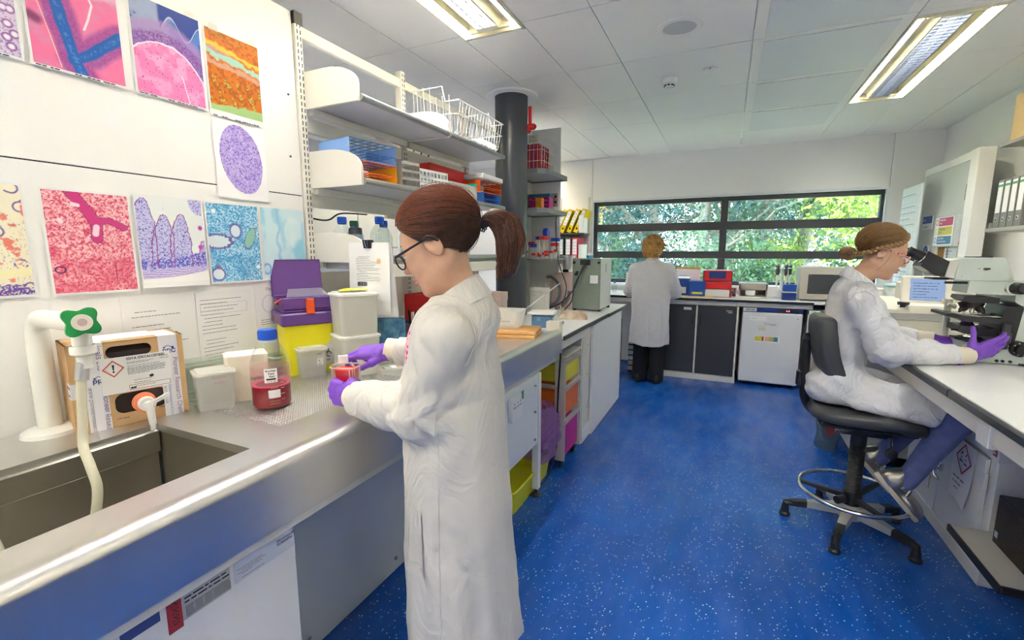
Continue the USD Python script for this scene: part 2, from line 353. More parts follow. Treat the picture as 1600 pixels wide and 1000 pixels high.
for z in (1.86, 1.42):
    hg = MB(); hg.box((1.648, 4.765, z - .06), (1.66, 4.80, z + .06), .002); hg.cyl((1.645, 4.79, z - .06), (1.645, 4.79, z + .06), .008, n=12)
    obj('hinge', hg, mat('brass_worn', (.45, .38, .28), .35, 1.0), d1)
# ================================================================ luminaires
TRIM = mat('luminaire_enamel', (.82, .77, .58), .4)
TUBE = emit('lamp_glow', (1.0, .955, .89), LAMP)
LOUV = mat('louvre_aluminium', (.86, .89, .95), .16, 1.0)
def luminaire(loc, label):
    t = thing('ceiling_light', label, 'ceiling light', loc)
    W, L = .355, 1.50; b = MB()
    b.box((0, 0, .075), (W, L, .085)); b.box((-.006, 0, -.006), (.006, L, .085)); b.box((W - .006, 0, -.006), (W + .006, L, .085)); b.box((-.006, -.008, -.006), (W + .006, .006, .085)); b.box((-.006, L - .006, -.006), (W + .006, L + .008, .085))
    obj('housing', b, TRIM, t)
    for s in (0, 1):
        X = lambda x: W - x if s else x
        poly = [(X(x), z) for x, z in [(.05, .06), (.075, .052), (.10, .035), (.115, .004), (.118, .004), (.104, .04), (.078, .058), (.05, .066)]]
        obj('reflector', MB().prism(Polygon(poly).buffer(0), L - .05, XZ(L - .02)), TRIM, t)
        obj('lamp_shield', B((X(.050), .02, .0155), (X(.053), L - .02, .06)), TRIM, t); obj('lamp_diffuser', B((X(.008), .02, .046), (X(.050), L - .02, .056)), TUBE, t)  # shield strips added to keep lamp light off the cream reflectors
    for y in (.02, L - .05): obj('end_cap', B((.05, y, .0), (W - .05, y + .03, .06), .008), TRIM, t)
    lv = MB(); x0, x1 = .118, W - .118
    lv.box((x0 - .003, .05, -.004), (x0, L - .05, .035)); lv.box((x1, .05, -.004), (x1 + .003, L - .05, .035)); lv.box((x0, .05, .04), (x1, L - .05, .045))
    n = 30
    for k in range(n):
        y = .07 + (L - .14) * k / (n - 1)
        lv.hull([(x0, y - .001, 0), (x1, y - .001, 0), (x0, y - .001, .03), (x1, y - .001, .03), (x0, y + .003, .03), (x1, y + .003, .03)])
        for q in (1, 2): lv.box((x0 + (x1 - x0) * q / 3 - .001, y, .004), (x0 + (x1 - x0) * q / 3 + .001, min(y + (L - .14) / (n - 1), L - .07), .03))
    obj('louvre', lv, LOUV, t)
    obj('louvre_lamp', B((x0 + .02, .06, .036), (x1 - .02, L - .06, .0395)), emit('louvre_glow', (.93, .97, 1.0), LAMP * .04), t)  # glowing strip added to brighten the louvre, besides the two lamps
    return t
names = ['white twin-lamp ceiling light above the sink bench', 'white twin-lamp ceiling light above the microscope desk', 'added unseen ceiling light behind the camera over the sink bench', 'added unseen ceiling light behind the camera at the right',
         'added unseen ceiling light over the far side of the partition', 'added unseen ceiling light over the far side beyond the column', 'added unseen ceiling light by the front wall', 'added unseen ceiling light near the window behind the column']
l0 = luminaire((LIGHTS[0][0], LIGHTS[0][1], H), names[0])
for (x, y), n in list(zip(LIGHTS, names))[1:]: dup(l0, (x, y, H), 0, n)
# ceiling fittings
sp = thing('ceiling_speaker', 'round grey ceiling speaker with white rim', 'speaker', (-.31, 2.80, H))
obj('rim', MB().lathe([(.085, -.004), (.088, -.010), (.11, -.008), (.118, 0)], 40), WHITEP, sp); obj('grille', MB().lathe([(0, -.006), (.05, -.0055), (.086, -.004)], 40), mat('speaker_grille', (.55, .58, .57), .6), sp)
sd = thing('smoke_detector', 'white dome smoke detector on the ceiling', 'smoke detector', (-.445, 3.57, H))
obj('base', MB().lathe([(.055, 0), (.055, -.012), (.05, -.03), (.035, -.04)][::-1], 32), WHITEP, sd); obj('cap', MB().lathe([(0, -.058), (.025, -.056), (.03, -.05), (.032, -.038)], 32), WHITEP, sd)
sl = MB()
for k in range(8): sl.box((-.008, .030, -.048), (.008, .036, -.041), T=TR(rz=k * 45))
obj('vent_slot', sl, BLACK, sd)
se = thing('ceiling_sensor', 'small white rectangular sensor box on the ceiling', 'sensor', (-.18, 3.48, H)); obj('case', B((-.045, -.018, -.016), (.045, .018, 0), .003), WHITEP, se); obj('lens', MB().ball((0, -.0185, -.008), .004, 1), BLACK, se)
# ================================================================ outside: lawn, trees
GRASS = mat('lawn', (.14, .22, .08), .9, vary=(.8, (.24, .32, .12)))
data(obj('lawn', B((-40, 6.6, -.5), (40, 70, -.4)), GRASS), kind='structure')
BARK = mat('bark', (.11, .10, .08), .9, vary=(6, (.22, .22, .18), (1, 1, .3)), bump=(14, .5, (1, 1, .25)))
def leafm(name, c, c2):
    if name in _mats: return _mats[name]
    _mats[name] = usdkit.material(stage, '/World/Looks/' + name, {'g': ('geometry', {}), 'r': ('rgb_ramp', {'ramp': [(0, c), (1, c2)]}), 'd': ('diffuse_bsdf', {}), 't': ('translucent_bsdf', {}), 'm': ('mix_closure', {'fac': .5})},
        [('g.random_per_island', 'r.fac'), ('r.color', 'd.color'), ('r.color', 't.color'), ('d.BSDF', 'm.closure1'), ('t.BSDF', 'm.closure2')], surface='m.closure'); return _mats[name]
LEAF = [leafm('leaf_dark_green', (.04, .09, .085), (.12, .19, .16)), leafm('leaf_lime', (.20, .30, .06), (.42, .52, .14)), leafm('leaf_mid_green', (.08, .15, .085), (.22, .30, .17)), leafm('leaf_amber', (.45, .28, .06), (.50, .46, .16))]
def leaves(rng, centers, rad, n, size):
    c = centers[rng.integers(len(centers), size=n)]; p = c + rng.normal(0, 1, (n, 3)) * rad
    a = rng.normal(0, 1, (n, 3)); a /= np.linalg.norm(a, axis=1, keepdims=True); b = np.cross(a, rng.normal(0, 1, (n, 3))); b /= np.linalg.norm(b, axis=1, keepdims=True)
    s = (size * rng.uniform(.6, 1.3, n))[:, None]; v = np.stack([p - a * s, p - b * s * .55, p + a * s, p + b * s * .55], 1).reshape(-1, 3)
    return v, np.arange(4 * n).reshape(-1, 4)
def tree(x, y, h, r, seed, kind, label, nleaf=5000, low=1.0, spread=1.6, name='tree', group=None):
    rng = np.random.default_rng(seed); t = thing(name, label, name, (x, y, -.42), group=group); m = MB(); ends = []
    lean = rng.normal(0, .05, 2)
    tr = [(lean[0] * z, lean[1] * z, z) for z in np.linspace(0, h * .8, 8)]; m.tube(tr, np.linspace(r, r * .35, 8), 9)
    for k in range(12):
        z0 = rng.uniform(low, h * .75); a = rng.uniform(0, 2 * PI); L = spread * rng.uniform(.7, 1.3); p0 = np.array([lean[0] * z0, lean[1] * z0, z0]); d = np.array([math.cos(a), math.sin(a), rng.uniform(.1, .9)])
        pts = [p0 + d * L * u + np.array([0, 0, .25 * L * u * u]) + rng.normal(0, .05, 3) * (u > 0) for u in np.linspace(0, 1, 5)]
        m.tube(pts, np.linspace(r * .35, r * .08, 5), 6); ends += pts[2:]
        for q in range(3):
            s = pts[2 + q % 3]; e = s + rng.normal(0, .5, 3) * spread * .6; m.tube([s, (s + e) / 2 + rng.normal(0, .06, 3), e], [r * .13, r * .09, r * .04], 5); ends.append(e)
    obj('trunk', m, BARK, t)
    v, f = leaves(rng, np.array(ends), spread * .24, int(nleaf * 1.7), .046); obj('foliage', (v, f), LEAF[kind], t, smooth=False, kind='stuff')
    return t
rt = random.Random(4); ORD = ('first', 'second', 'third', 'fourth', 'fifth', 'sixth', 'seventh', 'eighth', 'ninth')
tree(-.5, 10.2, 6, .16, 1, 2, 'pale forked tree trunk close outside the window', 2500, 1.2, 1.5)
tree(.62, 10.8, 7, .22, 2, 0, 'thick dark trunk outside right of the window mullion', 5000, 2.0, 1.6)
tree(1.25, 12.0, 7, .17, 3, 1, 'trunk with lime leaves outside behind the microwave', 7000, 1.4, 1.8)
tree(-1.55, 11.4, 7, .17, 4, 0, 'dark trunk outside the middle of the left window half', 6000, 1.4, 1.8)
tree(.12, 14.0, 8, .2, 5, 0, 'straight dark tree seen just right of the mullion', 5000, 1.6, 1.8)
tree(-2.9, 12.0, 7, .18, 6, 0, 'dark leafy tree outside at the left end of the window', 8000, 1.0, 1.8)
tree(2.3, 9.8, 5, .12, 7, 1, 'lime green tree close outside at the right end of the window', 9000, 1.2, 1.3)
tree(-2.9, 9.6, 4.5, .08, 8, 3, 'amber leaved tree close outside at the left end of the window', 2600, 2.4, .9)
for k in range(8):
    tree(-9 + 2.7 * k + rt.uniform(-.5, .5), 17 + rt.uniform(0, 5), 9, .25, 20 + k, (0, 2, 0, 2)[k % 4], 'tall tree across the lawn, ' + ORD[k] + ' from the left', 9000, .8, 2.4, group='trees at the far side of the lawn')
for k in range(9):
    tree(-4.2 + 1.05 * k + rt.uniform(-.3, .3), 9.4 + rt.uniform(-.5, 1.2), 1.9 + rt.uniform(-.3, .3), .04, 40 + k, (2, 1, 2, 0)[k % 4], 'leafy garden bush below the window, ' + ORD[k] + ' from the left', 3200, .2, .55, name='bush', group='bushes below the window')

# ================================================================ left: steel sink bench
t = thing('sink_bench', 'long stainless steel laboratory worktop with inset sink and drainer', 'sink bench', (-1.30, -.6, 0), world=True)
prof = [(-1.698, .895), (-1.698, .915), (-.975, .915), (-.955, .919)] + [(x, z) for x, z in arc((-.917, .905), .026, 115, 0, 8)] + [(-.891, .775), (-.905, .772), (-.905, .893)]
top = trimesh.creation.extrude_polygon(Polygon(prof), 3.24, engine='earcut'); top.apply_transform(XZ(2.64))
hole = trimesh.creation.box((.40, .86, .5)); hole.apply_translation((-1.25, .275, .95))
hole2 = trimesh.creation.box((.47, .56, .5)); hole2.apply_translation((-1.345, 1.12, .95))
def mani(m): return m3.Manifold(m3.Mesh(np.asarray(m.vertices, np.float32), np.asarray(m.faces, np.uint32)))
def back(m): q = m.to_mesh(); return trimesh.Trimesh(q.vert_properties[:, :3], q.tri_verts, process=False)
try: top = back(mani(top) - mani(hole) - mani(hole2))
except Exception: pass
obj('worktop', top, STEEL, t)
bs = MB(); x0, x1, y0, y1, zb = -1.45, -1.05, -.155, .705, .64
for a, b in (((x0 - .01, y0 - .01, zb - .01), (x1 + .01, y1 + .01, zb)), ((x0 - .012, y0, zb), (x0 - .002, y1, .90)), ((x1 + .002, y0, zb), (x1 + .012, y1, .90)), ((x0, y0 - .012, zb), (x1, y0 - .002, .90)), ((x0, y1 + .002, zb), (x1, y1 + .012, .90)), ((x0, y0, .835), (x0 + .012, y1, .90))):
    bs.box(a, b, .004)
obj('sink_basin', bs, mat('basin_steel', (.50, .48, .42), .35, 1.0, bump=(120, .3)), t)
dr = MB().lathe([(.0, zb + .002), (.03, zb + .002), (.042, zb + .006), (.045, zb + .001)], 24, TR((-1.25, .2, 0))); obj('drain', dr, GREYM, t)
obj('drip_tray', MB().box((-1.58, .84, .890), (-1.11, 1.40, .9)), mat('dark_tray', (.05, .045, .04), .5), t)
# perforated drainer: every slot cut
nx, ny = 46, 62; gx, gy = .47 / nx, .56 / ny; V, F = [], []
for i in range(nx):
    for j in range(ny):
        cx, cy = -1.58 + gx * (i + .5), .84 + gy * (j + .5); sh = 0
        o = [(cx - gx / 2, cy - gy / 2), (cx + gx / 2, cy - gy / 2), (cx + gx / 2, cy + gy / 2), (cx - gx / 2, cy + gy / 2)]
        wx, wy = (gx * .40, gy * .18) if (i + j) % 2 else (gx * .26, gy * .30)
        q = [(cx - wx, cy - wy), (cx + wx, cy - wy), (cx + wx, cy + wy), (cx - wx, cy + wy)]; n = len(V)
        V += [(*p, .914) for p in o] + [(*p, .9135) for p in q] + [(*p, .9105) for p in q]
        for k in range(4):
            l = (k + 1) % 4; F += [(n + k, n + l, n + 4 + l, n + 4 + k), (n + 4 + k, n + 4 + l, n + 8 + l, n + 8 + k)]
obj('perforated_drainer', (V, F), STEEL, t, smooth=False)
t = thing('bench_frame', 'cream steel underframe of the sink bench with adjustable foot', 'bench frame', (-1.25, -.6, 0), world=True)
obj('rail', B((-.97, -.6, .735), (-.92, 2.62, .772), .003), CREAM, t); obj('rail', B((-1.65, -.6, .735), (-1.61, 2.62, .772), .003), CREAM, t)
for y in (2.315, ):
    obj('leg', B((-.945, y - .02, .045), (-.905, y + .02, .735), .003), WHITE, t); obj('leg', B((-1.65, y - .02, .045), (-1.61, y + .02, .735), .003), WHITE, t)
ft = MB().lathe([(0, 0), (.028, 0), (.03, .006), (.02, .014), (.008, .02), (.008, .05), (0, .05)], 20, TR((-.925, 2.315, 0))); obj('foot', ft, BLACK, t)
obj('cross_rail', B((-1.62, 2.30, .70), (-.94, 2.33, .735)), CREAM, t)
t = thing('cupboard', 'white cupboard under the sink at the near end of the bench', 'cupboard', (-1.3, .1, 0), world=True)
obj('body', B((-1.6, -.55, .06), (-.985, .745, .60), .002), PALE, t)
obj('door', B((-.983, .15, .06), (-.965, .745, .725), .002), WHITE, t); obj('door', B((-.983, -.5, .06), (-.965, .145, .725), .002), WHITE, t)
t = thing('panel', 'pale grey recessed panel under the bench beside the sink cupboard', 'panel', (-1.26, 1.15, 0), world=True)
obj('sheet', B((-1.27, .75, .005), (-1.25, 1.60, .735)), PALE, t)
s = MB()
for y in (.99, 1.46): s.cyl((-1.25, y, .06), (-1.244, y, .06), .008, n=10)
obj('screw', s, GREYM, t)
t = thing('side_panel', 'pale panel screwed to the bench legs beside the yellow crate', 'panel', (-.91, 2.0, .3), world=True)
obj('sheet', B((-.925, 1.55, .33), (-.91, 2.30, .735), .002), PALE, t); s = MB()
for y in (2.245, 1.65):
    for z in (.37, .53, .68): s.cyl((-.91, y, z), (-.902, y, z), .007, n=10); s.ball((-.902, y, z), .005, 1)
obj('screw', s, GREYM, t)
t = thing('wall_socket', 'white socket outlet with green label on the side panel', 'socket', (-.905, 1.99, .6), world=True)
obj('plate', B((-.909, 1.90, .585), (-.885, 2.03, .705), .005), WHITEP, t); s = MB()
for y in (1.93, 1.965, 2.0):
    for dy, dz in ((0, .018), (-.008, 0), (.008, 0)): s.box((-.8855, y + dy - .002, .655 + dz - .004), (-.884, y + dy + .002, .655 + dz + .004))
obj('slot', s, BLACK, t); obj('label', B((-.886, 2.015, .675), (-.883, 2.035, .715)), mat('green_label', (.01, .22, .10), .5), t)
# stickers on the cupboard doors
def flat_text(parent, lines, o, x, y, h, m, name='lettering', bold=False, gap=1.7):
    b = MB(); T0 = frame(o, x, y)
    for i, s in enumerate(lines):
        if s:
            b.text(s, h, T0 @ TR((0, -i * h * gap, 0)), bold)
    return obj(name, b, m, parent, smooth=False)
def scrawl(b, T, x0, x1, y, h, rng, th=.0003):
    """one line of unreadable small print: little bars"""
    x = x0
    while x < x1 - h:
        w = h * rng.uniform(.9, 3.6); w = min(w, x1 - x); b.box((x, y, 0), (x + w, y + h * .55, th), T=T); x += w + h * .55
    return b
def paper_print(parent, T, W, Ht, seed, top=.03, rows=14, h=.004, m=INKG, left=.02, right=.02, bottom=.03, fill=.8):
    rng = np.random.default_rng(seed); b = MB(); y = Ht - top; step = (Ht - top - bottom) / rows
    for r in range(rows):
        if rng.random() < fill: scrawl(b, T, left + (0 if rng.random() < .7 else .01), left + (W - left - right) * rng.uniform(.35, 1), y, h, rng)
        y -= step
    return obj('print', b, m, parent, smooth=False)
EY, EZ, EX = (0, 1, 0), (0, 0, 1), (1, 0, 0)
t = thing('inventory_label', 'grey inventory grid label with red strip on the sink cupboard', 'label', (-.964, .45, .64), world=True)
obj('sheet', B((-.9648, .475, .652), (-.9635, .575, .718)), mat('label_grey', (.52, .52, .53), .5), t); obj('red_strip', B((-.9648, .447, .642), (-.9632, .474, .718)), mat('label_red', (.45, .035, .04), .5), t)
b = MB(); TT = frame((-.9634, .477, .654), EY, EZ)
for r in range(3): scrawl(b, TT, .003, .096, .052 - .009 * r, .006, np.random.default_rng(r))
for c in range(5): b.box((.004 + .019 * c, .002, 0), (.0048 + .019 * c, .028, .0003), T=TT)
for r in range(7):
    for c in range(5): scrawl(b, TT, .006 + .019 * c, .021 + .019 * c, .003 + .0036 * r, .0028, np.random.default_rng(9 + r * 5 + c))
obj('print', b, INK, t, smooth=False)
b = MB(); T2 = frame((-.9631, .452, .650), EZ, (0, -1, 0))
for k in range(7): b.tube(spline([(.004 + .008 * k, -.012 + .006 * (k % 2), 0), (.008 + .008 * k, -.004, 0), (.007 + .008 * k, -.016, 0), (.012 + .008 * k, -.009, 0)], 4), .0006, 5, T2)
obj('handwriting', b, INK, t)
t = thing('maker_label', 'pale blue maker label on the upper right of the sink cupboard', 'label', (-.964, .585, .65), world=True)
obj('sheet', B((-.9648, .585, .655), (-.9635, .742, .712)), mat('label_blue_white', (.72, .76, .84), .4), t)
flat_text(t, ['Monmouth', 'Scientific'], (-.9634, .693, .690), EY, EZ, .0075, mat('navy_ink', (.03, .05, .25), .6), gap=1.25)
paper_print(t, frame((-.9634, .585, .652), EY, EZ), .1, .055, 3, top=.022, rows=6, h=.0026, left=.006, right=.02, bottom=.004)
single('blue_label', B((-.9648, .37, .685), (-.9635, .435, .715)), mat('label_navy', (.06, .09, .28), .5), 'small dark blue label under the bench rail', 'label')

# ================================================================ left: laminate bench past the sink bench
t = thing('laminate_bench', 'white laminate bench with dark edge behind the sink bench', 'bench', (-1.3, 2.64, 0), world=True)
obj('worktop', B((-1.75, 2.642, .868), (-.886, 3.83, .890), .002), LAMW, t); obj('edge', B((-.886, 2.642, .862), (-.876, 3.83, .887), .002), mat('dark_slate_edge', (.06, .07, .08), .4), t)
obj('worktop', B((-1.75, 3.835, .862), (-.886, 4.62, .884), .002), LAMW, t); obj('edge', B((-.886, 3.835, .856), (-.876, 4.62, .881), .002), mat('dark_slate_edge'), t)
obj('rail', B((-.93, 2.642, .80), (-.895, 3.30, .855), .002), CREAM, t); obj('back_panel', B((-1.62, 2.642, .02), (-1.60, 4.4, .86)), CREAM, t)
t = thing('end_cupboard', 'tall white cupboard panel under the laminate bench by the aisle', 'cupboard', (-1.2, 3.8, 0), world=True)
obj('side', B((-1.58, 3.10, .0), (-.90, 3.12, .855), .002), CREAM, t); obj('frame', B((-.93, 3.12, .06), (-.895, 3.30, .80), .002), CREAM, t); obj('frame', B((-.925, 3.12, 0), (-.89, 3.32, .12), .002), WHITE, t)
obj('panel', B((-.895, 3.32, .005), (-.872, 4.32, .855), .002), WHITE, t); obj('body', B((-1.58, 3.14, .0), (-.90, 4.31, .85)), CREAM, t); s = MB()
for z in (.25, .5, .72): s.cyl((-.895, 3.25, z), (-.892, 3.25, z), .004, n=8)
obj('screw', s, GREYM, t)

# ================================================================ column and shelving
COL = mat('slate_grey_paint', (.075, .085, .095), .22, bump=(6, .05))
t = thing('column', 'round slate grey column rising to the ceiling through the bench', 'column', (-1.60, 3.42, 0))
obj('shaft', MB().lathe([(.128, 0), (.128, H)], 48), COL, t)
obj('ceiling_collar', MB().lathe([(.13, H - .012), (.20, H - .012), (.205, H - .006), (.205, H)], 48), WHITE, t)
t = thing('wall_hook', 'red plastic hook handle hanging on the column top', 'handle', (-1.47, 3.47, 2.3), world=True)
obj('arm', MB().hull([(-1.462 + a, 3.46, z) for a in (-.012, .012) for z in (2.38, 2.52)] + [(-1.462 + a, 3.48, z) for a in (-.012, .012) for z in (2.38, 2.52)]), RED, t)
obj('knob', MB().cyl((-1.48, 3.46, 2.365), (-1.42, 3.46, 2.365), .024, n=16).ball((-1.425, 3.46, 2.365), .02, 2).ball((-1.47, 3.46, 2.34), .022, 2), RED, t)
t = thing('shelf_unit', 'cream steel shelving with slotted uprights behind the sink bench', 'shelving', (-1.7, 1.5, .9), world=True)
def upright(y, z0, z1):
    b = MB().box((-1.73, y - .018, z0), (-1.685, y + .018, z1), .003); obj('upright', b, CREAM, t)
    s = MB()
    for z in np.arange(z0 + .03, z1 - .02, .026):
        for d in (-.008, .008): s.box((-1.6855, y + d - .0022, z - .008), (-1.6842, y + d + .0022, z + .008))
    return obj('slots', s, DKGREY, t, kind='stuff')
for y in (1.50, 2.19, 2.88): upright(y, .93, 2.385)
obj('upright_cap', B((-1.732, 1.48, 2.34), (-1.683, 1.52, 2.388)), BLACK, t)
obj('top_rail', B((-1.725, 1.52, 2.30), (-1.695, 3.3, 2.345), .003), CREAM, t); obj('back_rail', B((-1.725, 1.52, 1.92), (-1.70, 3.3, 1.98), .003), CREAM, t); obj('back_rail', B((-1.725, 1.52, 1.60), (-1.70, 3.3, 1.665), .003), CREAM, t)
SH = mat('shelf_grey_enamel', (.62, .63, .66), .22)
def shelf(z, y0, y1, m=SH, x1=-1.395):
    obj('shelf', B((-1.69, y0, z), (x1, y1, z + .022), .003), m, t); obj('shelf_edge', MB().cyl((x1, y0, z + .012), (x1, y1, z + .012), .014, n=12), GREYM, t)
    obj('batten', B((-1.69, y0, z - .03), (-1.66, y1, z), .003), CREAM, t)
def bracket(y, z, h=.15, L=.295, th=.012):
    u = np.linspace(PI / 2 * .97, 0, 14); p = [(-1.69, z - .005), (-1.69 + L, z - .005), (-1.69 + L, z + h * .28)] + [(-1.69 + .085 + (L - .085) * math.sin(a) ** .8, z + h * .42 + h * .58 * math.cos(a) ** 1.0) for a in u] + [(-1.69, z + h)]
    obj('end_bracket', MB().prism(Polygon(p).buffer(0), th, XZ(y + th / 2)), CREAM, t)
for z, hh in ((2.015, .145), (1.683, .15), (1.36, .125)):
    y1 = 2.86 if z > 1.5 else 3.2
    shelf(z, 1.53, 2.18); shelf(z, 2.20, y1); bracket(1.522, z, hh); bracket(2.19, z, hh)
obj('light_fascia', B((-1.42, 1.53, 1.285), (-1.385, 2.86, 1.345), .004), CREAM, t); obj('light_strip', B((-1.66, 1.55, 1.325), (-1.43, 2.86, 1.355)), SH, t)
bk = MB().box((-1.86, 1.53, 1.0), (-1.84, 3.3, 1.30)); obj('back_screen', bk, CREAM, t)
obj('back_screen', B((-1.88, 2.22, 1.60), (-1.86, 3.28, 1.72)), CREAM, t)
# far side of the partition: a plain cupboard run and stored boxes glimpsed through the shelving
t = thing('far_side_bench', 'bench behind the partition glimpsed through the shelving', 'bench', (-2.3, 2.5, 0), world=True)
obj('worktop', B((-2.6, -1.5, .87), (-1.9, 4.6, .9)), LAMW, t); obj('body', B((-2.55, -1.5, 0), (-1.92, 4.6, .87)), CREAM, t)
t = thing('wall_cabinet', 'grey wall cabinet high behind the partition', 'cabinet', (-3.8, 3.0, 1.5), world=True)
obj('body', B((-4.04, 1.2, 1.45), (-3.7, 4.6, 2.25), .004), mat('olive_grey', (.35, .35, .31), .5), t)
for k in range(5): obj('door', B((-3.7, 1.21 + .68 * k, 1.46), (-3.685, 1.87 + .68 * k, 2.24), .003), mat('warm_grey', (.62, .61, .57), .45), t)
# ================================================================ stained-tissue prints on the partition
def S(*c): return np.array([((x / 255 + .055) / 1.055) ** 2.4 if x > 10 else x / 3294.6 for x in c])
def fb(u, v, s, seed, o=4): return meshkit.fbm(np.stack([u * s, v * s * 1.414, np.full_like(u, seed * 7.3)], -1), o, seed)
def vor(u, v, n, seed):
    r = np.random.default_rng(seed); p = r.random((n, 2)) * [1.1, 1.56] - .05; d, i = cKDTree(p).query(np.stack([u, v * 1.414], -1), k=2)
    return d[..., 0] * math.sqrt(n), (d[..., 1] - d[..., 0]) * math.sqrt(n), r.random(n)[i[..., 0]]
def ss(x, a, b): t = np.clip((x - a) / (b - a), 0, 1); return t * t * (3 - 2 * t)
def mx(c, col, m): return c * (1 - m[..., None]) + np.asarray(col) * m[..., None]
def seg(u, v, pts):
    d = np.full(u.shape, 9.0); p = np.asarray(pts, float) * [1, 1.414]; q = np.stack([u, v * 1.414], -1)
    for a, b in zip(p[:-1], p[1:]):
        t = np.clip(((q - a) @ (b - a)) / ((b - a) @ (b - a)), 0, 1); d = np.minimum(d, np.linalg.norm(q - a - t[..., None] * (b - a), axis=-1))
    return d
RM = np.random.default_rng(5)
def p_rings(u, v):
    c = np.ones(u.shape + (3,)) * S(215, 200, 222); d, e, i = vor(u, v, 60, 3); d2, e2, _ = vor(u, v, 1500, 4)
    c = mx(c, S(120, 80, 160), ss(.42 - d2 * (.5 + fb(u, v, 20, 2)), 0, .2) * .7); c = mx(c, S(150, 90, 170), ss(.12 - abs(d - .35), 0, .1)); return mx(c, S(240, 232, 242), ss(.25 - d, 0, .1))
def p_blueband(u, v):
    w = (fb(u, v, 5, 1) - .5) * .12; a = np.minimum(seg(u, v, [(.22, 1.05), (.30, .6), (.42, .18), (.5, .0)]), seg(u, v, [(.42, .12), (.6, .2), (1.0, .48)])) + w * .4
    g = fb(u, v, 70, 3, 2); c = np.ones(u.shape + (3,)) * S(238, 120, 165); c = mx(c, S(215, 150, 190), ss(fb(u, v, 6, 4), .45, .7) * .7)
    top = ss(v - .75 - w * 2 - (u - .5) * .05, 0, .06); c = mx(c, S(205, 160, 205), top * .8)
    c = mx(c, S(140, 62, 150), ss(.22 - a, 0, .09) * (.75 + .5 * (g - .5))); c = mx(c, S(28, 95, 178), ss(.085 - a, 0, .03)); c = mx(c, S(70, 130, 200), ss(.04 - a, 0, .03) * ss(fb(u, v, 40, 8), .5, .6))
    c = mx(c, S(235, 175, 200), top * ss(fb(u, v, 4, 9), .5, .6)); c = mx(c, S(120, 150, 210), ss(v - .86 + (u - .2) * .35, 0, .08) * ss(.62 - u, 0, .1)); c = mx(c, S(238, 170, 110), ss(v + u * .25 - 1.12, 0, .06))
    c = mx(c, S(250, 235, 240), ss(.016 - seg(u, v, [(.62, 1.0), (.66, .78), (.70, .70), (.64, .55), (.58, .44)]), 0, .008)); c = mx(c, S(245, 215, 190), ss(.008 - seg(u, v, [(.02, .65), (.12, .55), (.2, .3), (.28, .02)]), 0, .006)); return mx(c, S(95, 30, 90), ss(.1 - seg(u, v, [(.02, .42), (.08, .4)]), 0, .08) * .8)
def p_bluepink(u, v):
    w = (fb(u, v, 7, 2) - .5); r = np.hypot((u - .42) / .62, (v - .08) / .50) + w * .12; g = fb(u, v, 80, 5, 2)
    c = np.ones(u.shape + (3,)) * S(75, 125, 195); c = mx(c, S(40, 85, 170), ss(fb(u, v, 12, 3), .45, .65)); c = mx(c, S(165, 175, 200), ss(v + w - .68 + u * .35, 0, .1) * ss(.66 - u, 0, .25) * .8)
    c = mx(c, S(28, 60, 150), ss(v - .80 - .10 * np.sin(u * 14) * (u > .4), 0, .02) * ss(u - .36, 0, .05)); c = mx(c, S(215, 215, 230), ss(.012 - abs(v - .80 - .10 * np.sin(u * 14)), 0, .008) * ss(u - .4, 0, .05) * .7)
    c = mx(c, S(170, 130, 190), ss(1.55 - r, 0, .15) * .7); c = mx(c, S(125, 60, 150), ss(1.32 - r, 0, .12) * ss(g, .35, .6)); c = mx(c, S(245, 225, 240), ss(.03 - abs(r - 1.0), 0, .02)); inn = ss(1.0 - r, 0, .03)
    c = mx(c, S(240, 130, 185), inn); c = mx(c, S(246, 160, 205), inn * ss(fb(u, v, 9, 6), .45, .6)); d, e, i = vor(u, v, 260, 7); c = mx(c, S(120, 50, 130), inn * ss(.14 - d, 0, .05)); return mx(c, S(250, 225, 240), inn * ss(.01 - seg(u, v, [(.66, .3), (.7, .15), (.74, 0)]), 0, .006))
def p_orange(u, v):
    w = fb(u, v, 8, 2) - .5; c = np.ones(u.shape + (3,)) * S(205, 112, 18); c = mx(c, S(165, 82, 14), ss(fb(u, v, 22, 3), .48, .62) * .8); b = v + w * .15 + u * .12
    c = mx(c, S(232, 190, 70), ss(.045 - abs(b - .83), 0, .03)); c = mx(c, S(160, 205, 190), ss(.05 - abs(b - .73), 0, .025)); c = mx(c, S(205, 160, 140), ss(.05 - abs(b - .63), 0, .03) * .8); c = mx(c, S(195, 150, 150), ss(.03 - abs(b - .78), 0, .02) * ss(.5 - u, 0, .1))
    d, e, i = vor(u, v, 620, 5); st = ss(np.sin((u + v * .35 + w * .2) * 30), .1, .6) * ss(.46 - v, 0, .05) * ss(v - .07, 0, .04); c = mx(c, S(172, 190, 95), st * ss(.44 - d, 0, .08)); c = mx(c, S(120, 110, 30), st * ss(.09 - e, 0, .05) * .6)
    c = mx(c, S(150, 135, 60), ss(v - .9, 0, .03) * ss(.4 - d, 0, .1)); return mx(c, S(160, 195, 130), ss(.09 + w * .1 + .06 * (u - .2) - v, 0, .02))
def p_oval(u, v):
    a = np.array([.94, .2]); x = (u - .5) / .41; y = (v - .52) / .45; q = np.hypot(x + .12 * y, y) + (fb(u, v, 30, 1) - .5) * .06; d, e, i = vor(u, v, 2600, 2)
    c = np.ones(u.shape + (3,)) * S(250, 250, 252); t = S(150, 120, 215) * (1 - .0 * u[..., None]); m = ss(1 - q, 0, .02); c = mx(c, S(172, 148, 226), m); c = mx(c, S(105, 70, 185), m * ss(.42 - d, 0, .15)); return mx(c, S(222, 210, 245), m * ss(e - .35, 0, .15) * .8)
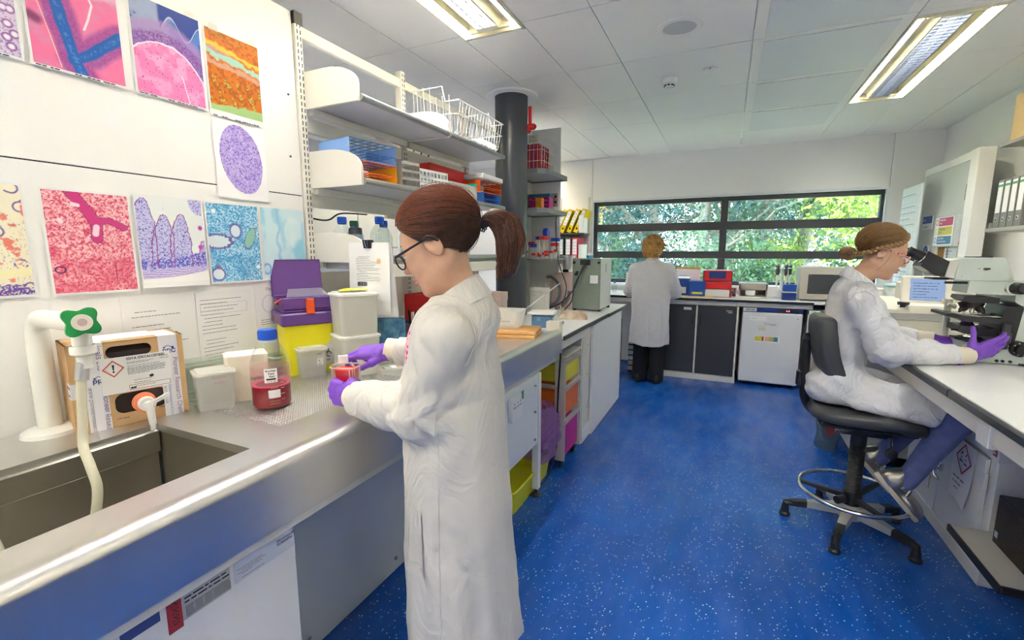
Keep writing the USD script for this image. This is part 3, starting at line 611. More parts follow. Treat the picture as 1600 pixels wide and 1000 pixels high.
def p_beige(u, v):
    c = np.ones(u.shape + (3,)) * S(244, 236, 208); d, e, i = vor(u, v + u * .4, 900, 2); d3, _, _ = vor(u, v, 24, 9); c = mx(c, S(120, 110, 165), ss(.2 - d, 0, .08) * .8); c = mx(c, S(110, 90, 170), ss(.07 - abs(d3 - .3), 0, .05) * (i > .3)); c = mx(c, S(235, 130, 110), ss(fb(u, v, 10, 4), .62, .68))
    c = mx(c, S(246, 238, 190), ss(.05 - abs(v - .12 - u * .1), 0, .02)); return mx(c, S(100, 70, 170), ss(.10 + (fb(u, v, 20, 3) - .5) * .1 - v, 0, .02) * ss(fb(u, v, 60, 6, 2), .35, .5))
def p_pink(u, v):
    g = fb(u, v, 48, 2, 3); c = np.ones(u.shape + (3,)) * S(238, 140, 155); c = mx(c, S(252, 205, 210), ss(g, .45, .62)); c = mx(c, S(222, 70, 105), ss(.47 - g, 0, .1)); c = mx(c, S(225, 75, 110), ss(fb(u, v, 5, 4) - .45 + (.45 - v) * .5, 0, .3) * .6)
    d, e, i = vor(u, v, 1300, 3); c = mx(c, S(120, 40, 75), ss(.17 - d, 0, .06) * .7); a = np.minimum(seg(u, v, [(.3, 1.02), (.45, .85), (.58, .70), (.56, .55)]), seg(u, v, [(.58, .72), (.75, .73), (.92, .66)]) + .025) + (fb(u, v, 18, 8) - .5) * .03
    c = mx(c, S(215, 60, 135), ss(.075 - a, 0, .02)); c = mx(c, S(130, 30, 95), ss(.008 - abs(a - .07), 0, .006)); c = mx(c, S(255, 225, 232), ss(.045 - seg(u, v, [(.57, .66), (.55, .59)]), 0, .012) + ss(.03 - seg(u, v, [(.32, .88), (.38, .87)]), 0, .01) + ss(.03 - seg(u, v, [(.15, .72), (.17, .7)]), 0, .01))
    q = abs(np.hypot((u - .09) / .055, (v - .23) / .03) - 1); c = mx(c, S(110, 40, 90), ss(.3 - q, 0, .15)); return mx(c, S(165, 30, 70), ss(.008 - seg(u, v, [(.75, .32), (.74, .08)]), 0, .005))
def p_villi(u, v):
    c = np.ones(u.shape + (3,)) * S(238, 243, 242); w = (fb(u, v, 14, 3) - .5) * .05; d, e, i = vor(u, v, 420, 6); g = fb(u, v, 55, 2, 3); m = np.zeros_like(u); ed = np.full(u.shape, 9.0)
    for x0, x1, tp, wd in ((.10, .04, .98, .19), (.40, .30, .80, .17), (.66, .58, .82, .17), (1.0, .95, .50, .1)):
        cx = x1 + (x0 - x1) * (v - .1) / .8; hw = wd * np.sqrt(np.clip((tp - v) / .28, 0, 1)) * (1.05 - .25 * v); s = hw - abs(u - cx) + w; m = np.maximum(m, ss(s, 0, .012)); ed = np.minimum(ed, np.where(v < tp, abs(s), 9))
    base = ss(.28 + w - v + .10 * u * u, 0, .03); m = np.maximum(m, base); r2 = ss(.19 - np.hypot(u - .98, (v - .97) * 1.2), 0, .01); m = np.maximum(m, r2)
    c = mx(c, S(205, 205, 240), m); c = mx(c, S(140, 130, 215), m * ss(g, .5, .62) * .9); c = mx(c, S(92, 92, 205), base * ss(v - .14 - .04 * u, 0, .03) * ss(g, .38, .55)); c = mx(c, S(62, 40, 140), m * ss(.2 - d, 0, .05)); c = mx(c, S(150, 70, 165), ss(.012 - ed, 0, .008) * ss(v - .15, 0, .05))
    lo = ss(.15 + w - v + .04 * u, 0, .02); c = mx(c, S(215, 205, 238), lo); c = mx(c, S(170, 145, 215), lo * ss(np.sin(v * 220 + w * 200), .2, .8)); c = mx(c, S(248, 246, 244), ss(.05 + .08 * u * u - v, 0, .01)); return mx(c, S(205, 80, 190), ss(.045 - np.hypot(u - .95, (v - .66) * 1.2), 0, .02) + ss(.05 - np.hypot(u - .93, (v - .42) * 1.3), 0, .02))
def p_cyan(u, v):
    g = fb(u, v, 46, 2, 3); c = np.ones(u.shape + (3,)) * S(120, 195, 232); c = mx(c, S(200, 232, 245), ss(g, .48, .62)); c = mx(c, S(60, 140, 205), ss(.46 - g, 0, .09)); c = mx(c, S(50, 150, 210), ss(fb(u, v, 5, 6) - .5 - (v - .5) * .1, 0, .2) * .7)
    for x, y, a, b, wl in ((.52, .66, .11, .09, 1), (.16, .52, .27, .09, 1), (.12, .10, .12, .08, .6)):
        q = np.hypot((u - x) / a, (v - y) / b) + .08 * np.sin(np.arctan2(v - y, u - x) * 22); c = mx(c, S(112, 100, 180), ss(1.14 - q, 0, .05)); c = mx(c, S(228, 240, 246), ss(.88 - q, 0, .06))
    q = np.hypot((u - .80 - (v - .56) * .5) / .1, (v - .57) / .14) + (g - .5) * .5; c = mx(c, S(90, 110, 190), ss(1.1 - q, 0, .05)); c = mx(c, S(150, 205, 185), ss(1 - q, 0, .1)); c = mx(c, S(240, 248, 250), ss(.05 - np.hypot(u - .93, (v - .18) * 1.4), 0, .02) + ss(.05 - np.hypot(u - .13, (v - .9) * 1.4), 0, .02)); return mx(c, S(190, 90, 170), ss(.04 - np.hypot(u - .14, (v - .19) * 1.4), 0, .02))
def p_pale(u, v):
    w = fb(u, v, 5, 2) - .5; c = np.ones(u.shape + (3,)) * S(208, 235, 245); c = mx(c, S(170, 218, 240), ss(fb(u, v * .5, 6, 3), .42, .65)); c = mx(c, S(150, 205, 236), ss(.05 - abs(u - .36 + w * .2 - .1 * (v - .5)), 0, .04) * .8); c = mx(c, S(228, 244, 248), ss(.10 - np.hypot(u - .72, (v - .68)) * .4, 0, .03) * .7)
    c = mx(c, S(140, 208, 232), ss(.26 + w * .2 - np.hypot((u - .9) * 1.0, v - .36), 0, .1) * .8); return mx(c, S(120, 165, 220), ss(.03 - abs(np.hypot(u - .06, (v - .16) * 1.2) - .08), 0, .02) * .8)
PRINT = mat('glossy_print', rough=.35, tint=True)
def poster(label, y0, z0, fn, W=.21, Hh=.297, mg=(.006, .006, .006, .006), curl=.004, paper=True, caption=False, tape=False, ang=0):
    t = thing('tissue_print', label, 'print', (-1.699, y0, z0), group='stained tissue prints on the partition wall')
    def sheet(a, b, c, d, n, off):
        yy, zz = np.meshgrid(np.linspace(a, b, n), np.linspace(c, d, int(n * (d - c) / (b - a)) + 2), indexing='ij'); k = yy.shape[1]
        x = off + .0012 + curl * (1 - zz / Hh) ** 3 * (.4 + .6 * np.sin(PI * yy / W)) + .25 * curl * np.clip(yy / W, 0, 1) ** 6
        v = np.stack([x, yy, zz], -1).reshape(-1, 3); i, j = np.meshgrid(np.arange(n - 1), np.arange(k - 1), indexing='ij'); q = (i * k + j).ravel()
        return v, np.stack([q, q + k, q + k + 1, q + 1], 1), (yy, zz)
    v, f, _ = sheet(0, W, 0, Hh, 12, 0); obj('sheet', (v, f), PAPER, t, smooth=True)
    v, f, (yy, zz) = sheet(mg[0], W - mg[1], mg[2], Hh - mg[3], 120, .0005)
    c = fn((yy - mg[0]) / (W - mg[0] - mg[1]), (zz - mg[2]) / (Hh - mg[2] - mg[3]))
    obj('printed_picture', (v, f), PRINT, t, smooth=True, color=np.clip(c.reshape(-1, 3), 0, 1))
    if caption:
        b = MB(); rng = np.random.default_rng(int(y0 * 100)); T = frame((.0022 + curl * .9, 0, 0), EY, EZ)
        for a, e in ((.008, .03), (.038, .06), (.09, .11), (.118, .15), (.155, .185)): scrawl(b, T, a, e, .0012, .0045, rng)
        obj('caption', b, INK, t, smooth=False)
    if tape:
        b = MB()
        for y in (.02, W - .05): b.box((.0014, y, Hh - .01), (.0018, y + .035, Hh + .014))
        obj('tape', b, CLEARP, t)
    return t
U0, L0 = 1.893, 1.282
poster('lilac print of ringed cells at the top left edge of the wall', .415, U0, p_rings, caption=True)
poster('pink print crossed by a bright blue band, top row', .636, U0, p_blueband, W=.218, caption=True, tape=True)
poster('print half blue half pink with a white dividing line, top row', .876, U0, p_bluepink, W=.218, caption=True, tape=True)
poster('orange and green print at the right end of the top row', 1.103, U0 - .008, p_orange, Hh=.30, mg=(.005, .005, .022, .006), caption=True, tape=True)
poster('violet oval on a white sheet hanging between the two rows', 1.103, L0 + .316, p_oval, Hh=.285, mg=(.003, .003, .004, .003), curl=.003)
poster('beige print with purple specks cut by the left edge of the photo', .372, L0, p_beige)
poster('rose red print with branching magenta duct, bottom row', .612, L0 - .003, p_pink, curl=.006)
poster('print of tall purple finger-like villi, bottom row', .831, L0 + .003, p_villi, mg=(.004, .004, .016, .004), curl=.012)
poster('bright cyan print with dark rimmed holes, bottom row', 1.049, L0 + .003, p_cyan, curl=.005)
poster('very pale blue print at the right end of the bottom row', 1.264, L0 + .001, p_pale, mg=(.003, .003, .003, .003))
def notice(label, y0, z0, W, Hh, seed, **kw):
    t = thing('notice_sheet', label, 'notice', (-1.6985, y0, z0), group='typed sheets under the prints'); obj('sheet', B((0, 0, 0), (.0008, W, Hh)), PAPER, t)
    paper_print(t, frame((.0009, 0, 0), EY, EZ), W, Hh, seed, **kw); return t
notice('typed white sheet on the wall behind the cardboard box', .765, .975, .216, .288, 1, top=.055, rows=13, h=.0042, left=.025)
t = notice('typed white sheet with boxed heading left of the yellow bin', .988, .970, .21, .287, 2, top=.03, rows=17, h=.0038, left=.015)
b = MB(); T = frame((.001, 0, 0), EY, EZ)
for a in ((.014, .205, .190, .2056), (.014, .243, .190, .2436), (.014, .205, .0146, .2436), (.1894, .205, .190, .2436)): b.box((a[0], a[1], 0), (a[2], a[3], .0002), T=T)
obj('ruled_box', b, INKG, t, smooth=False)
t = notice('half hidden sketch sheet beside the yellow sharps bin', 1.215, 1.06, .19, .215, 3, top=.15, rows=4, h=.004, left=.02)
b = MB().tube(spline([(.0012, .02 + .06 * math.cos(a) * .5 + .04, .13 + .035 * math.sin(a)) for a in np.linspace(0, 5.5, 9)], 5), .0005, 5); obj('sketch', b, INKG, t); flat_text(t, ['Flow'], (.001, .05, .185), EY, EZ, .012, INKG)

# ================================================================ cardboard box with spout
CARD = mat('cardboard', (.58, .36, .17), .75, vary=(9, (.64, .42, .21)))
ang = 76.0; W, D, Hb = .256, .15, .242
t = thing('reagent_box', 'brown cardboard reagent box with hazard label and white spout', 'box', (-1.54, .562, .915), ang)   # local x along the front, y into the wall
b = MB(); e = .004
b.box((0, e, 0), (e, D, Hb)); b.box((W - e, e, 0), (W, D, Hb)); b.box((0, D - e, 0), (W, D, Hb)); b.box((0, 0, 0), (W, D, e)); 
front = Polygon([(0, 0), (W, 0), (W, Hb), (0, Hb)]).difference(Polygon(rrect(.078, .195, .18, .228, .016))).difference(Polygon(rrect(.085, .035, .205, .092, .02)))
b.prism(front, e, XZ(e)); b.box((0, 0, Hb - e), (W, D / 2 - .001, Hb)); b.box((0, D / 2 + .001, Hb - e), (W, D, Hb)); obj('carton', b, CARD, t)
obj('inner_liner', MB().box((.01, .012, .01), (W - .01, D - .01, Hb - .012), .02), mat('dark_liner', (.05, .035, .035), .25, bump=(30, .6)), t)
TAPE = mat('printed_white_tape', (.78, .77, .80), .35); b = MB()
for x in (.028, .196): b.box((x, -.0008, 0), (x + .046, .0, Hb)); b.box((x, -.0008, Hb - .0002), (x + .046, D * .8, Hb + .0008))
b.box((-.0008, .0, .098), (0, .035, .14)); b.box((-.0008, -.0008, .098), (.03, 0, .14)); obj('packing_tape', b, TAPE, t)
obj('top_sheet', B((.03, .03, Hb + .0008), (.20, D - .01, Hb + .002)), PAPER, t)
obj('label', B((.062, -.0024, .095), (.222, -.0010, .197)), mat('label_white', (.84, .84, .82), .45), t)
FR = lambda x, z, y=-.0026: frame((x, y, z), EX, EZ)
b = MB().prism(Polygon([(.024, 0), (.048, .024), (.024, .048), (0, .024)]).difference(Polygon([(.024, .004), (.044, .024), (.024, .044), (.004, .024)])), .0003, FR(.066, .142)); obj('hazard_diamond', b, mat('hazard_red', (.75, .06, .05), .5), t)
b = MB().prism([(.0215, .035), (.0265, .035), (.0252, .020), (.0228, .020)], .0003, FR(.066, .142)).prism(Polygon(arc((.024, .0155), .0026, 0, 350, 10)), .0003, FR(.066, .142)); obj('exclamation_mark', b, INK, t)
flat_text(t, ['EDTA (DECALCIFIER)'], (.120, -.0026, .186), EX, EZ, .0062, INK, bold=True); flat_text(t, ['Pioneer', 'PRC Ltd'], (.196, -.0026, .184), EX, EZ, .0042, INKG)
b = MB(); rng = np.random.default_rng(2)
for k, z in enumerate((.178, .1745, .167, .162, .159, .156, .153, .150, .147, .144, .125, .117, .107)): scrawl(b, FR(0, z), .120 + (0 if k < 10 else .012), .120 + (.06, .05, .075, .088, .088, .088, .09, .085, .088, .05, .055, .05, .06)[k], 0, .0026, rng)
obj('small_print', b, INKG, t, smooth=False)
b = MB()
for a in ((.120, .099, .216, .0998), (.120, .1122, .216, .113), (.120, .099, .1208, .113), (.2152, .099, .216, .113)): b.box((a[0], -.0028, a[1]), (a[2], -.0024, a[3]))
b.prism([(0, 0), (.012, 0), (.012, .006), (.009, .004), (.009, .006), (.005, .003), (.005, .006), (0, .004)], .0003, FR(.123, .102)); b.prism([(0, 0), (.008, 0), (.01, .005), (.006, .008), (0, .006)], .0003, FR(.168, .128)); obj('ruled_box', b, INK, t, smooth=False)
PINKT = mat('violet_grey_ink', (.20, .15, .28), .6); LBL = mat('sky_ink', (.25, .48, .72), .6)
DN = (0, 0, -1)
flat_text(t, ['Pioneer Research Chemicals Ltd'], (.228, -.0012, .175), DN, EX, .0115, PINKT); flat_text(t, ['Manufacturers of Medical Reagents & Dyes'], (.210, -.0012, .170), DN, EX, .0062, LBL); flat_text(t, ['arch.co.uk'], (.199, -.0012, .092), DN, EX, .008, INKG)
flat_text(t, ['Pioneer Resea'], (.062, -.0012, .105), DN, EX, .0115, PINKT); flat_text(t, ['www.pioneerresearch'], (.034, -.0012, .125), DN, EX, .009, INKG); flat_text(t, ['icals Ltd'], (.058, -.0012, .235), DN, EX, .0125, PINKT); flat_text(t, ['and Dyes'], (.043, -.0012, .228), DN, EX, .008, LBL)
flat_text(t, ['Resea'], (-.001, .034, .126), (0, -1, 0), EZ, .009, PINKT); flat_text(t, ['arch'], (-.001, .030, .104), (0, -1, 0), EZ, .009, INKG)
for x0, z0 in ((.204, .19), (.044, .13)):
    b = MB(); b.text('PRC', .012, FR(x0, z0, -.0012), True); b.tube([(x0 + .004, -.0015, z0 + .016), (x0 + .013, -.0015, z0 + .022), (x0 + .024, -.0015, z0 + .016)], .0008, 5); b.box((x0 + .023, -.0016, z0 + .012), (x0 + .029, -.0012, z0 + .018)); b.ball((x0 + .005, -.0015, z0 + .0165), .0022, 1); obj('maker_mark', b, mat('navy_ink'), t, smooth=False)
flat_text(t, ['Lift here'], (.085, -.0003, .020), EX, EZ, .005, INK); flat_text(t, ['Attention'], (.182, -.0003, .030), EX, EZ, .005, INK)
sp = obj('spout_collar', MB().lathe([(.0, 0), (.026, 0), (.028, .004), (.028, .008), (.022, .012), (.022, .02), (.026, .022), (.026, .028), (.0, .03)], 28, TR((.148, .004, .058), rx=90)), mat('coral_plastic', (.88, .25, .12), .35), t)
obj('spout_body', MB().cyl((.148, -.02, .058), (.148, -.044, .058), .021, .019).cyl((.148, -.038, .058), (.148, -.066, .050), .012, .011).cyl((.148, -.058, .068), (.149, -.068, .006), .0105, .0085).cyl((.149, -.068, .012), (.149, -.0685, -.010), .0072, .0066), WHITEP, sp)
obj('spout_lever', MB().hull([(.152 + a, -.062 + c, .066 + d) for a in (0, .004) for c in (-.004, .004) for d in (-.004, .004)] + [(.190 + a, -.066 + c, .082 + d) for a in (0, .005) for c in (-.003, .003) for d in (-.006, .006)]), WHITEP, sp)
# ================================================================ water taps
TAPW = mat('tap_white_enamel', (.84, .84, .78), .25); GREENK = mat('green_knob', (.005, .33, .07), .25); HOSE = frosted('pvc_hose', (.82, .80, .66), .12)
def tap(y, label):
    t = thing('lab_tap', label, 'tap', (-1.637, y, .915))
    obj('flange', MB().lathe([(0, .022), (.03, .022), (.045, .018), (.06, .01), (.062, .0)][::-1], 32), TAPW, t)
    pts = [(0, 0, .01), (0, 0, .10), (0, 0, .20), (0, 0, .255)] + [(.045 - .045 * math.cos(a), 0, .265 + .05 * math.sin(a)) for a in np.radians([15, 35, 55, 75, 90])] + [(.10, 0, .316), (.17, 0, .316), (.20, 0, .316)]
    obj('swan_neck', MB().tube(pts, [.026, .0255, .025, .0245] + [.024] * 5 + [.023] * 3, 18), TAPW, t)
    obj('valve_body', MB().cyl((.195, 0, .318), (.262, 0, .318), .026, .026, 20).cyl((.232, 0, .32), (.232, 0, .262), .020, .019, 20).lathe([(.024, .262), (.026, .256), (.026, .242), (.022, .238), (.017, .236), (.015, .215), (.017, .206), (.0, .206)][::-1], 12, TR((.232, 0, 0))), TAPW, t)
    A = frame((.262, -.010, .322), (.25, .93, 0.1), (-.1, -.1, 1)); lob = []
    k = MB(); d = np.linspace(0, 2 * PI, 65)[:-1]; r = .033 + .0065 * np.cos(4 * d - PI)
    k.hull([(.0, 0, 0)]) if False else None
    pl = Polygon(np.stack([r * np.cos(d), r * np.sin(d)], 1)); AK = A @ TR((0, 0, 0)); k.prism(pl, .026, AK); k.prism(pl.buffer(-.004), .032, AK @ TR((0, 0, -.003))); kn = obj('knob', k, GREENK, t)
    obj('knob_disc', MB().cyl((0, 0, .0), (0, 0, .0335), .019, n=24, T=AK), mat('ivory', (.78, .75, .66), .4), kn); obj('knob_spot', MB().cyl((0, 0, .0), (0, 0, .0342), .009, n=18, T=AK), mat('rose_grey', (.55, .42, .38), .4), kn)
    return t
t = tap(.547, 'white swan-neck laboratory tap with green knob and hose')
hp = spline([(.232, -.005, .215), (.238, -.015, .17), (.258, -.03, .08), (.285, -.045, .03), (.345, -.06, .0), (.375, -.065, -.05), (.37, -.08, -.13), (.33, -.10, -.22)], 8)
obj('hose', MB().tube(hp, .0098, 14), HOSE, t); obj('hose_clip', MB().cyl((.231, -.004, .22), (.236, -.012, .178), .0135, n=16), mat('clip_steel', (.6, .6, .58), .3, 1.0), t)
t2 = tap(.32, 'second swan-neck tap mostly outside the left edge of the photo'); hp = spline([(.232, -.005, .215), (.25, -.01, .10), (.29, .0, .0), (.36, .0, -.09), (.41, .01, -.2)], 8); obj('hose', MB().tube(hp, .0098, 14), HOSE, t2)

# ================================================================ bottles and dishes on the drainer
CAPB = mat('blue_screw_cap', (.01, .10, .60), .35)
def screw_cap(r, h, z, n=36):
    prof = []
    b = MB(); a = np.linspace(0, 2 * PI, n * 2 + 1)[:-1]; rr = np.where(np.arange(n * 2) % 2, r, r * .965); pl = Polygon(np.stack([rr * np.cos(a), rr * np.sin(a)], 1)); b.prism(pl, h * .86, TR((0, 0, z))); b.lathe([(r * .965, z + h * .86), (r * .93, z + h), (0, z + h)], 36); return b
def shell(prof, n=40, wall=.003):
    """lathe of a thin-walled vessel: outside up, inside down"""
    p = np.asarray(prof, float); q = p.copy(); q[:, 0] = np.maximum(q[:, 0] - wall, 0); q[:, 1] = np.maximum(q[:, 1], p[0, 1] + wall); return MB().lathe(np.vstack([p, q[::-1]]), n)
t = thing('reagent_bottle', 'large glass bottle with blue cap, half full of red stain', 'bottle', (-1.295, .958, .9145)); R = .058
prof = [(0, 0), (R * .9, 0), (R, .008), (R, .135), (R * .97, .15), (R * .80, .172), (.030, .205), (.0235, .213), (.0235, .232)]
obj('glass', MB().lathe(prof, 48), GLASS, t)
LIQ = usdkit.material(stage, '/World/Looks/red_stain_liquid', {'t': ('transparent_bsdf', {'color': (.30, .006, .02)}), 'p': ('principled_bsdf', {'base_color': (.34, .003, .02), 'roughness': .1}), 'm': ('mix_closure', {'fac': .25})}, [('p.BSDF', 'm.closure1'), ('t.BSDF', 'm.closure2')], surface='m.closure')
obj('liquid', MB().lathe([(0, .004), (R * .88, .004), (R - .003, .012), (R - .003, .072), (0, .072)], 48), LIQ, t)
obj('stain_film', MB().lathe([(R - .0022, .072), (R - .0022, .118), (R - .0025, .132)], 48), frosted('pink_film', (.92, .60, .60), .80), t)
obj('meniscus', MB().lathe([(R - .014, .0725), (R - .003, .0745), (R - .0028, .0705)], 48), mat('bright_pink', (.85, .05, .22), .3), t)
obj('screw_cap', screw_cap(.0275, .03, .216), CAPB, t); obj('pouring_ring', MB().lathe([(.0235, .205), (.0265, .207), (.0265, .212), (.0235, .214)], 36), mat('clear_ring', (.7, .74, .8), .2), t)
def wrap(R, a0, w, z0, h, n=8, th=.0006):
    a = a0 + np.linspace(-w / 2, w / 2, n) / R; v = np.array([[(R + o) * math.cos(x), (R + o) * math.sin(x), z] for o in (.0003, th) for z in (z0, z0 + h) for x in a]); f = []
    for k in range(n - 1): f += [(2 * n + k, 2 * n + k + 1, 3 * n + k + 1, 3 * n + k), (k, n + k, n + k + 1, k + 1)]
    return v, np.array(f)
a0 = math.radians(-36)
obj('paper_label', wrap(R, a0, .036, .088, .044), PAPER, t); obj('frosted_patch', wrap(R, a0 + .12, .034, .038, .026), mat('frosted_white', (.80, .72, .74), .6), t)
def bend_text(s, h, R, a0, z, bold=False):
    m = meshkit.text_mesh(s, h, .0002, bold); w = m.vertices[:, 0].max(); a = a0 + (m.vertices[:, 0] - w / 2) / R; r = R + .0008 + m.vertices[:, 2]; return np.stack([r * np.cos(a), r * np.sin(a), z + m.vertices[:, 1]], 1), m.faces
b = MB()
for k, s in enumerate(('Nuclear', 'Fast', 'Red')): b.add(*bend_text(s, .006, R, a0 + .02 * k, .1225 - .009 * k, True))
obj('handwriting', b, INK, t, smooth=False); b = MB(); b.add(*wrap(R + .0006, a0, .026, .0965, .005)); b.add(*bend_text('17-1-18', .004, R, a0, .090, True)); obj('scribble', b, INK, t, smooth=False)
b = MB()
for k in range(6): b.add(*wrap(R, a0 + .55, .012, .03 + .018 * k, .0012))
obj('graduation', b, PAPER, t, smooth=False); b = MB().add(*bend_text('1000 ml', .0042, R, a0 + .12, .068)); b.add(*wrap(R, a0 + .12, .03, .020, .001)); b.add(*wrap(R, a0 + .12, .03, .028, .001)); obj('white_mark', b, mat('ochre_print', (.75, .45, .2), .5), t, smooth=False)

def tub(parent, w, d, h, m, taper=.92, wall=.0022, z=0, name='tub', r=.012):
    """open tapered rectangular tub standing at z"""
    rings = []
    for s, zz, o in ((taper, 0, 0), (1, h, 0), (1, h, wall), (taper, wall, wall)):
        rings.append([(x, y, z + zz) for x, y in rrect(-w / 2 * s + o, -d / 2 * s + o, w / 2 * s - o, d / 2 * s - o, r * s)])
    n = len(rings[0]); v = np.array(sum(rings, [])); f = [(i * n + j, i * n + (j + 1) % n, (i + 1) * n + (j + 1) % n, (i + 1) * n + j) for i in range(3) for j in range(n)]
    b = MB().add(v, np.array(f)); c0 = len(v); 
    for ring, up in ((0, False), (3, True)):
        c = np.array(rings[ring]).mean(0); vv = np.vstack([rings[ring], c]); ff = [(j, (j + 1) % n, n) if up else ((j + 1) % n, j, n) for j in range(n)]; b.add(vv, np.array(ff))
    return obj(name, b, m, parent)
def lid(parent, w, d, z, m, h=.008, lip=.004, name='lid', r=.012, T=None):
    return obj(name, MB().prism(rrect(-w / 2 - lip, -d / 2 - lip, w / 2 + lip, d / 2 + lip, r), h * .6, (np.eye(4) if T is None else T) @ TR((0, 0, z - h * .5))).prism(rrect(-w / 2 + .006, -d / 2 + .006, w / 2 - .006, d / 2 - .006, r * .7), h * .5, (np.eye(4) if T is None else T) @ TR((0, 0, z))), m, parent)
RACK = frosted('olive_clear_plastic', (.42, .42, .34), .3)
def coplin(label, loc, rz, w, d, h, marks, m=MILKY, ink=INK, inner=True, cat='staining box', name='staining_box', fm=None):
    t = thing(name, label, cat, loc, rz); tub(t, w, d, h - .012, fm or CLEARP, .9); lid(t, w, d, h - .01, m, .012)
    if inner:
        b = MB(); b.box((-w * .38, -d * .36, .02), (w * .38, d * .36, .026)); 
        for k in (-1, 1): b.box((-w * .38, k * d * .33 - .003, .02), (w * .38, k * d * .33 + .003, h * .5)); b.box((k * w * .36 - .002, -d * .36, .02), (k * w * .36 + .002, d * .36, h * .6))
        obj('slide_rack', b, RACK, t)
        for k in range(5): obj('slide', B((-w * .3 + .14 * w * k, -d * .3, .027), (-w * .3 + .14 * w * k + .001, d * .3, h * .55)), GLASS, t)
    return t
t = coplin('small translucent box with red handwriting on its lid side', (-1.445, .872, .9145), 66, .105, .085, .128, None); RINK = mat('red_ink', (.7, .05, .08), .6)
flat_text(t, ['Xylene'], (-.010, -.0405, .098), EX, EZ, .0085, RINK); flat_text(t, ['waste'], (-.006, -.0395, .082), EX, EZ, .0075, mat('magenta_ink', (.55, .04, .25), .6))
CREAMB = mat('cream_box', (.80, .72, .56), .5)
t = thing('cream_tub', 'cream coloured box with black handwritten date', 'box', (-1.45, .985, .9145), 60); tub(t, .125, .11, .15, mat('waxy_cream', (.82, .75, .60), .4), .97, name='body'); lid(t, .122, .107, .147, mat('waxy_white', (.88, .86, .80), .4), .008, 0)
flat_text(t, ['Xylene', '29.10.19'], (.003, -.0550, .068), EX, EZ, .0115, INK, bold=True, gap=1.75)
for lab, loc, rz, w, d, h in (('lidded glass dish against the wall behind the cream box', (-1.60, .93, .9145), 75, .15, .09, .115), ('small clear glass dish between red bottle and yellow bin', (-1.60, 1.235, .9145), 80, .09, .07, .075)):
    t = thing('glass_dish', lab, 'dish', loc, rz); tub(t, w, d, h, pane('dish_glass', (.90, .94, .90), 1.7), .97, .004); lid(t, w, d, h + .006, pane('dish_glass'), .012, .003)
    b = MB()
    for z in (.002, h): b.tube([(x, y, z) for x, y in rrect(-w / 2, -d / 2, w / 2, d / 2, .014)], .0022, 6, closed=True)
    obj('rim', b, mat('green_glass_edge', (.62, .68, .58), .15), t)
t = coplin('small clear rack box in front of the yellow bin', (-1.475, 1.275, .9145), 62, .105, .075, .12, None); obj('tag', B((.012, -.0385, .045), (.034, -.0372, .072)), PAPER, t); flat_text(t, ['N', '12'], (.016, -.0388, .060), EX, EZ, .007, INK); flat_text(t, ['LHMS'], (.01, -.0388, .088), EX, EZ, .005, INKG)
# ---------------------------------------------------------------- sharps bin
PURP = mat('purple_plastic', (.14, .055, .26), .42); SHY = mat('sharps_yellow', (.87, .80, .01), .42)
t = thing('sharps_bin', 'yellow sharps bin with open purple lid', 'sharps bin', (-1.565, 1.332, .9145), 62)
w, d, h = .19, .17, .235
tub(t, w, d, h, SHY, .93, .004, name='bin', r=.018)
b = MB(); b.box((-w / 2 - .012, -d / 2 - .012, h - .035), (w / 2 + .012, d / 2 + .012, h + .015), .006); b.box((-w / 2 + .004, -d / 2 + .002, h + .015), (w / 2 - .004, d / 2 - .002, h + .030), .004)
for a, c in (((-w / 2, -d / 2, h + .03), (w / 2, -d / 2 + .008, h + .075)), ((-w / 2, d / 2 - .008, h + .03), (w / 2, d / 2, h + .075)), ((-w / 2, -d / 2, h + .03), (-w / 2 + .008, d / 2, h + .06)), ((w / 2 - .008, -d / 2, h + .03), (w / 2, d / 2, h + .075))): b.box(a, c, .002)
obj('lid_rim', b, PURP, t); obj('rim_slot', MB().box((-w / 2 - .0126, -.055, h - .02), (-w / 2 - .010, -.03, h - .003)).box((-w / 2 - .0126, .03, h - .02), (-w / 2 - .010, .055, h - .003)), mat('amber_slot', (.25, .12, .02), .5), t)
LT = TR((0, d / 2 - .004, h + .072), rx=80); b = MB()
b.box((-w / 2 - .004, 0, -.004), (w / 2 + .004, .15, 0), T=LT)
for a, c in (((-w / 2 - .004, 0, -.028), (-w / 2 + .002, .15, 0)), ((w / 2 - .002, 0, -.028), (w / 2 + .004, .15, 0)), ((-w / 2 - .004, .144, -.028), (w / 2 + .004, .15, 0))): b.box(a, c, T=LT)
obj('flap_lid', b, PURP, t)
obj('clear_guard', MB().hull([(-w / 2 + .02, -d / 2 + .02, h + .076), (w / 2 - .01, -d / 2 + .02, h + .076), (-w / 2 + .05, d / 2 - .03, h + .10), (w / 2 - .01, d / 2 - .03, h + .10), (w / 2 - .01, d / 2 - .03, h + .101)]), frosted('clear_guard_plastic', (.8, .8, .85), .7), t)
OR = mat('orange_latch', (.90, .10, .01), .4)
obj('latch', MB().box((-.012, -d / 2 - .018, h + .01), (.018, -d / 2 - .002, h + .07), .003), OR, t); obj('latch', MB().hull([(-w / 2 - .012, -.02, h + .05), (-w / 2 - .012, .02, h + .05), (-w / 2 + .014, -.012, h + .068), (-w / 2 + .014, .012, h + .068), (-w / 2, 0, h + .04)]), OR, t)
b = MB()
for z, s in ((.185, .5), (.130, .9), (.098, .5), (.085, .45)): b.text({.185: 'DANGER', .130: 'HANDLE WITH CARE', .098: 'TO HERE', .085: 'LINE'}[z], .0075 if z < .18 else .009, FR(-.055 if z < .18 else -.005, z, -d / 2 + (h - z) * .027 + .003))
obj('lettering', b, INK, t, smooth=False)
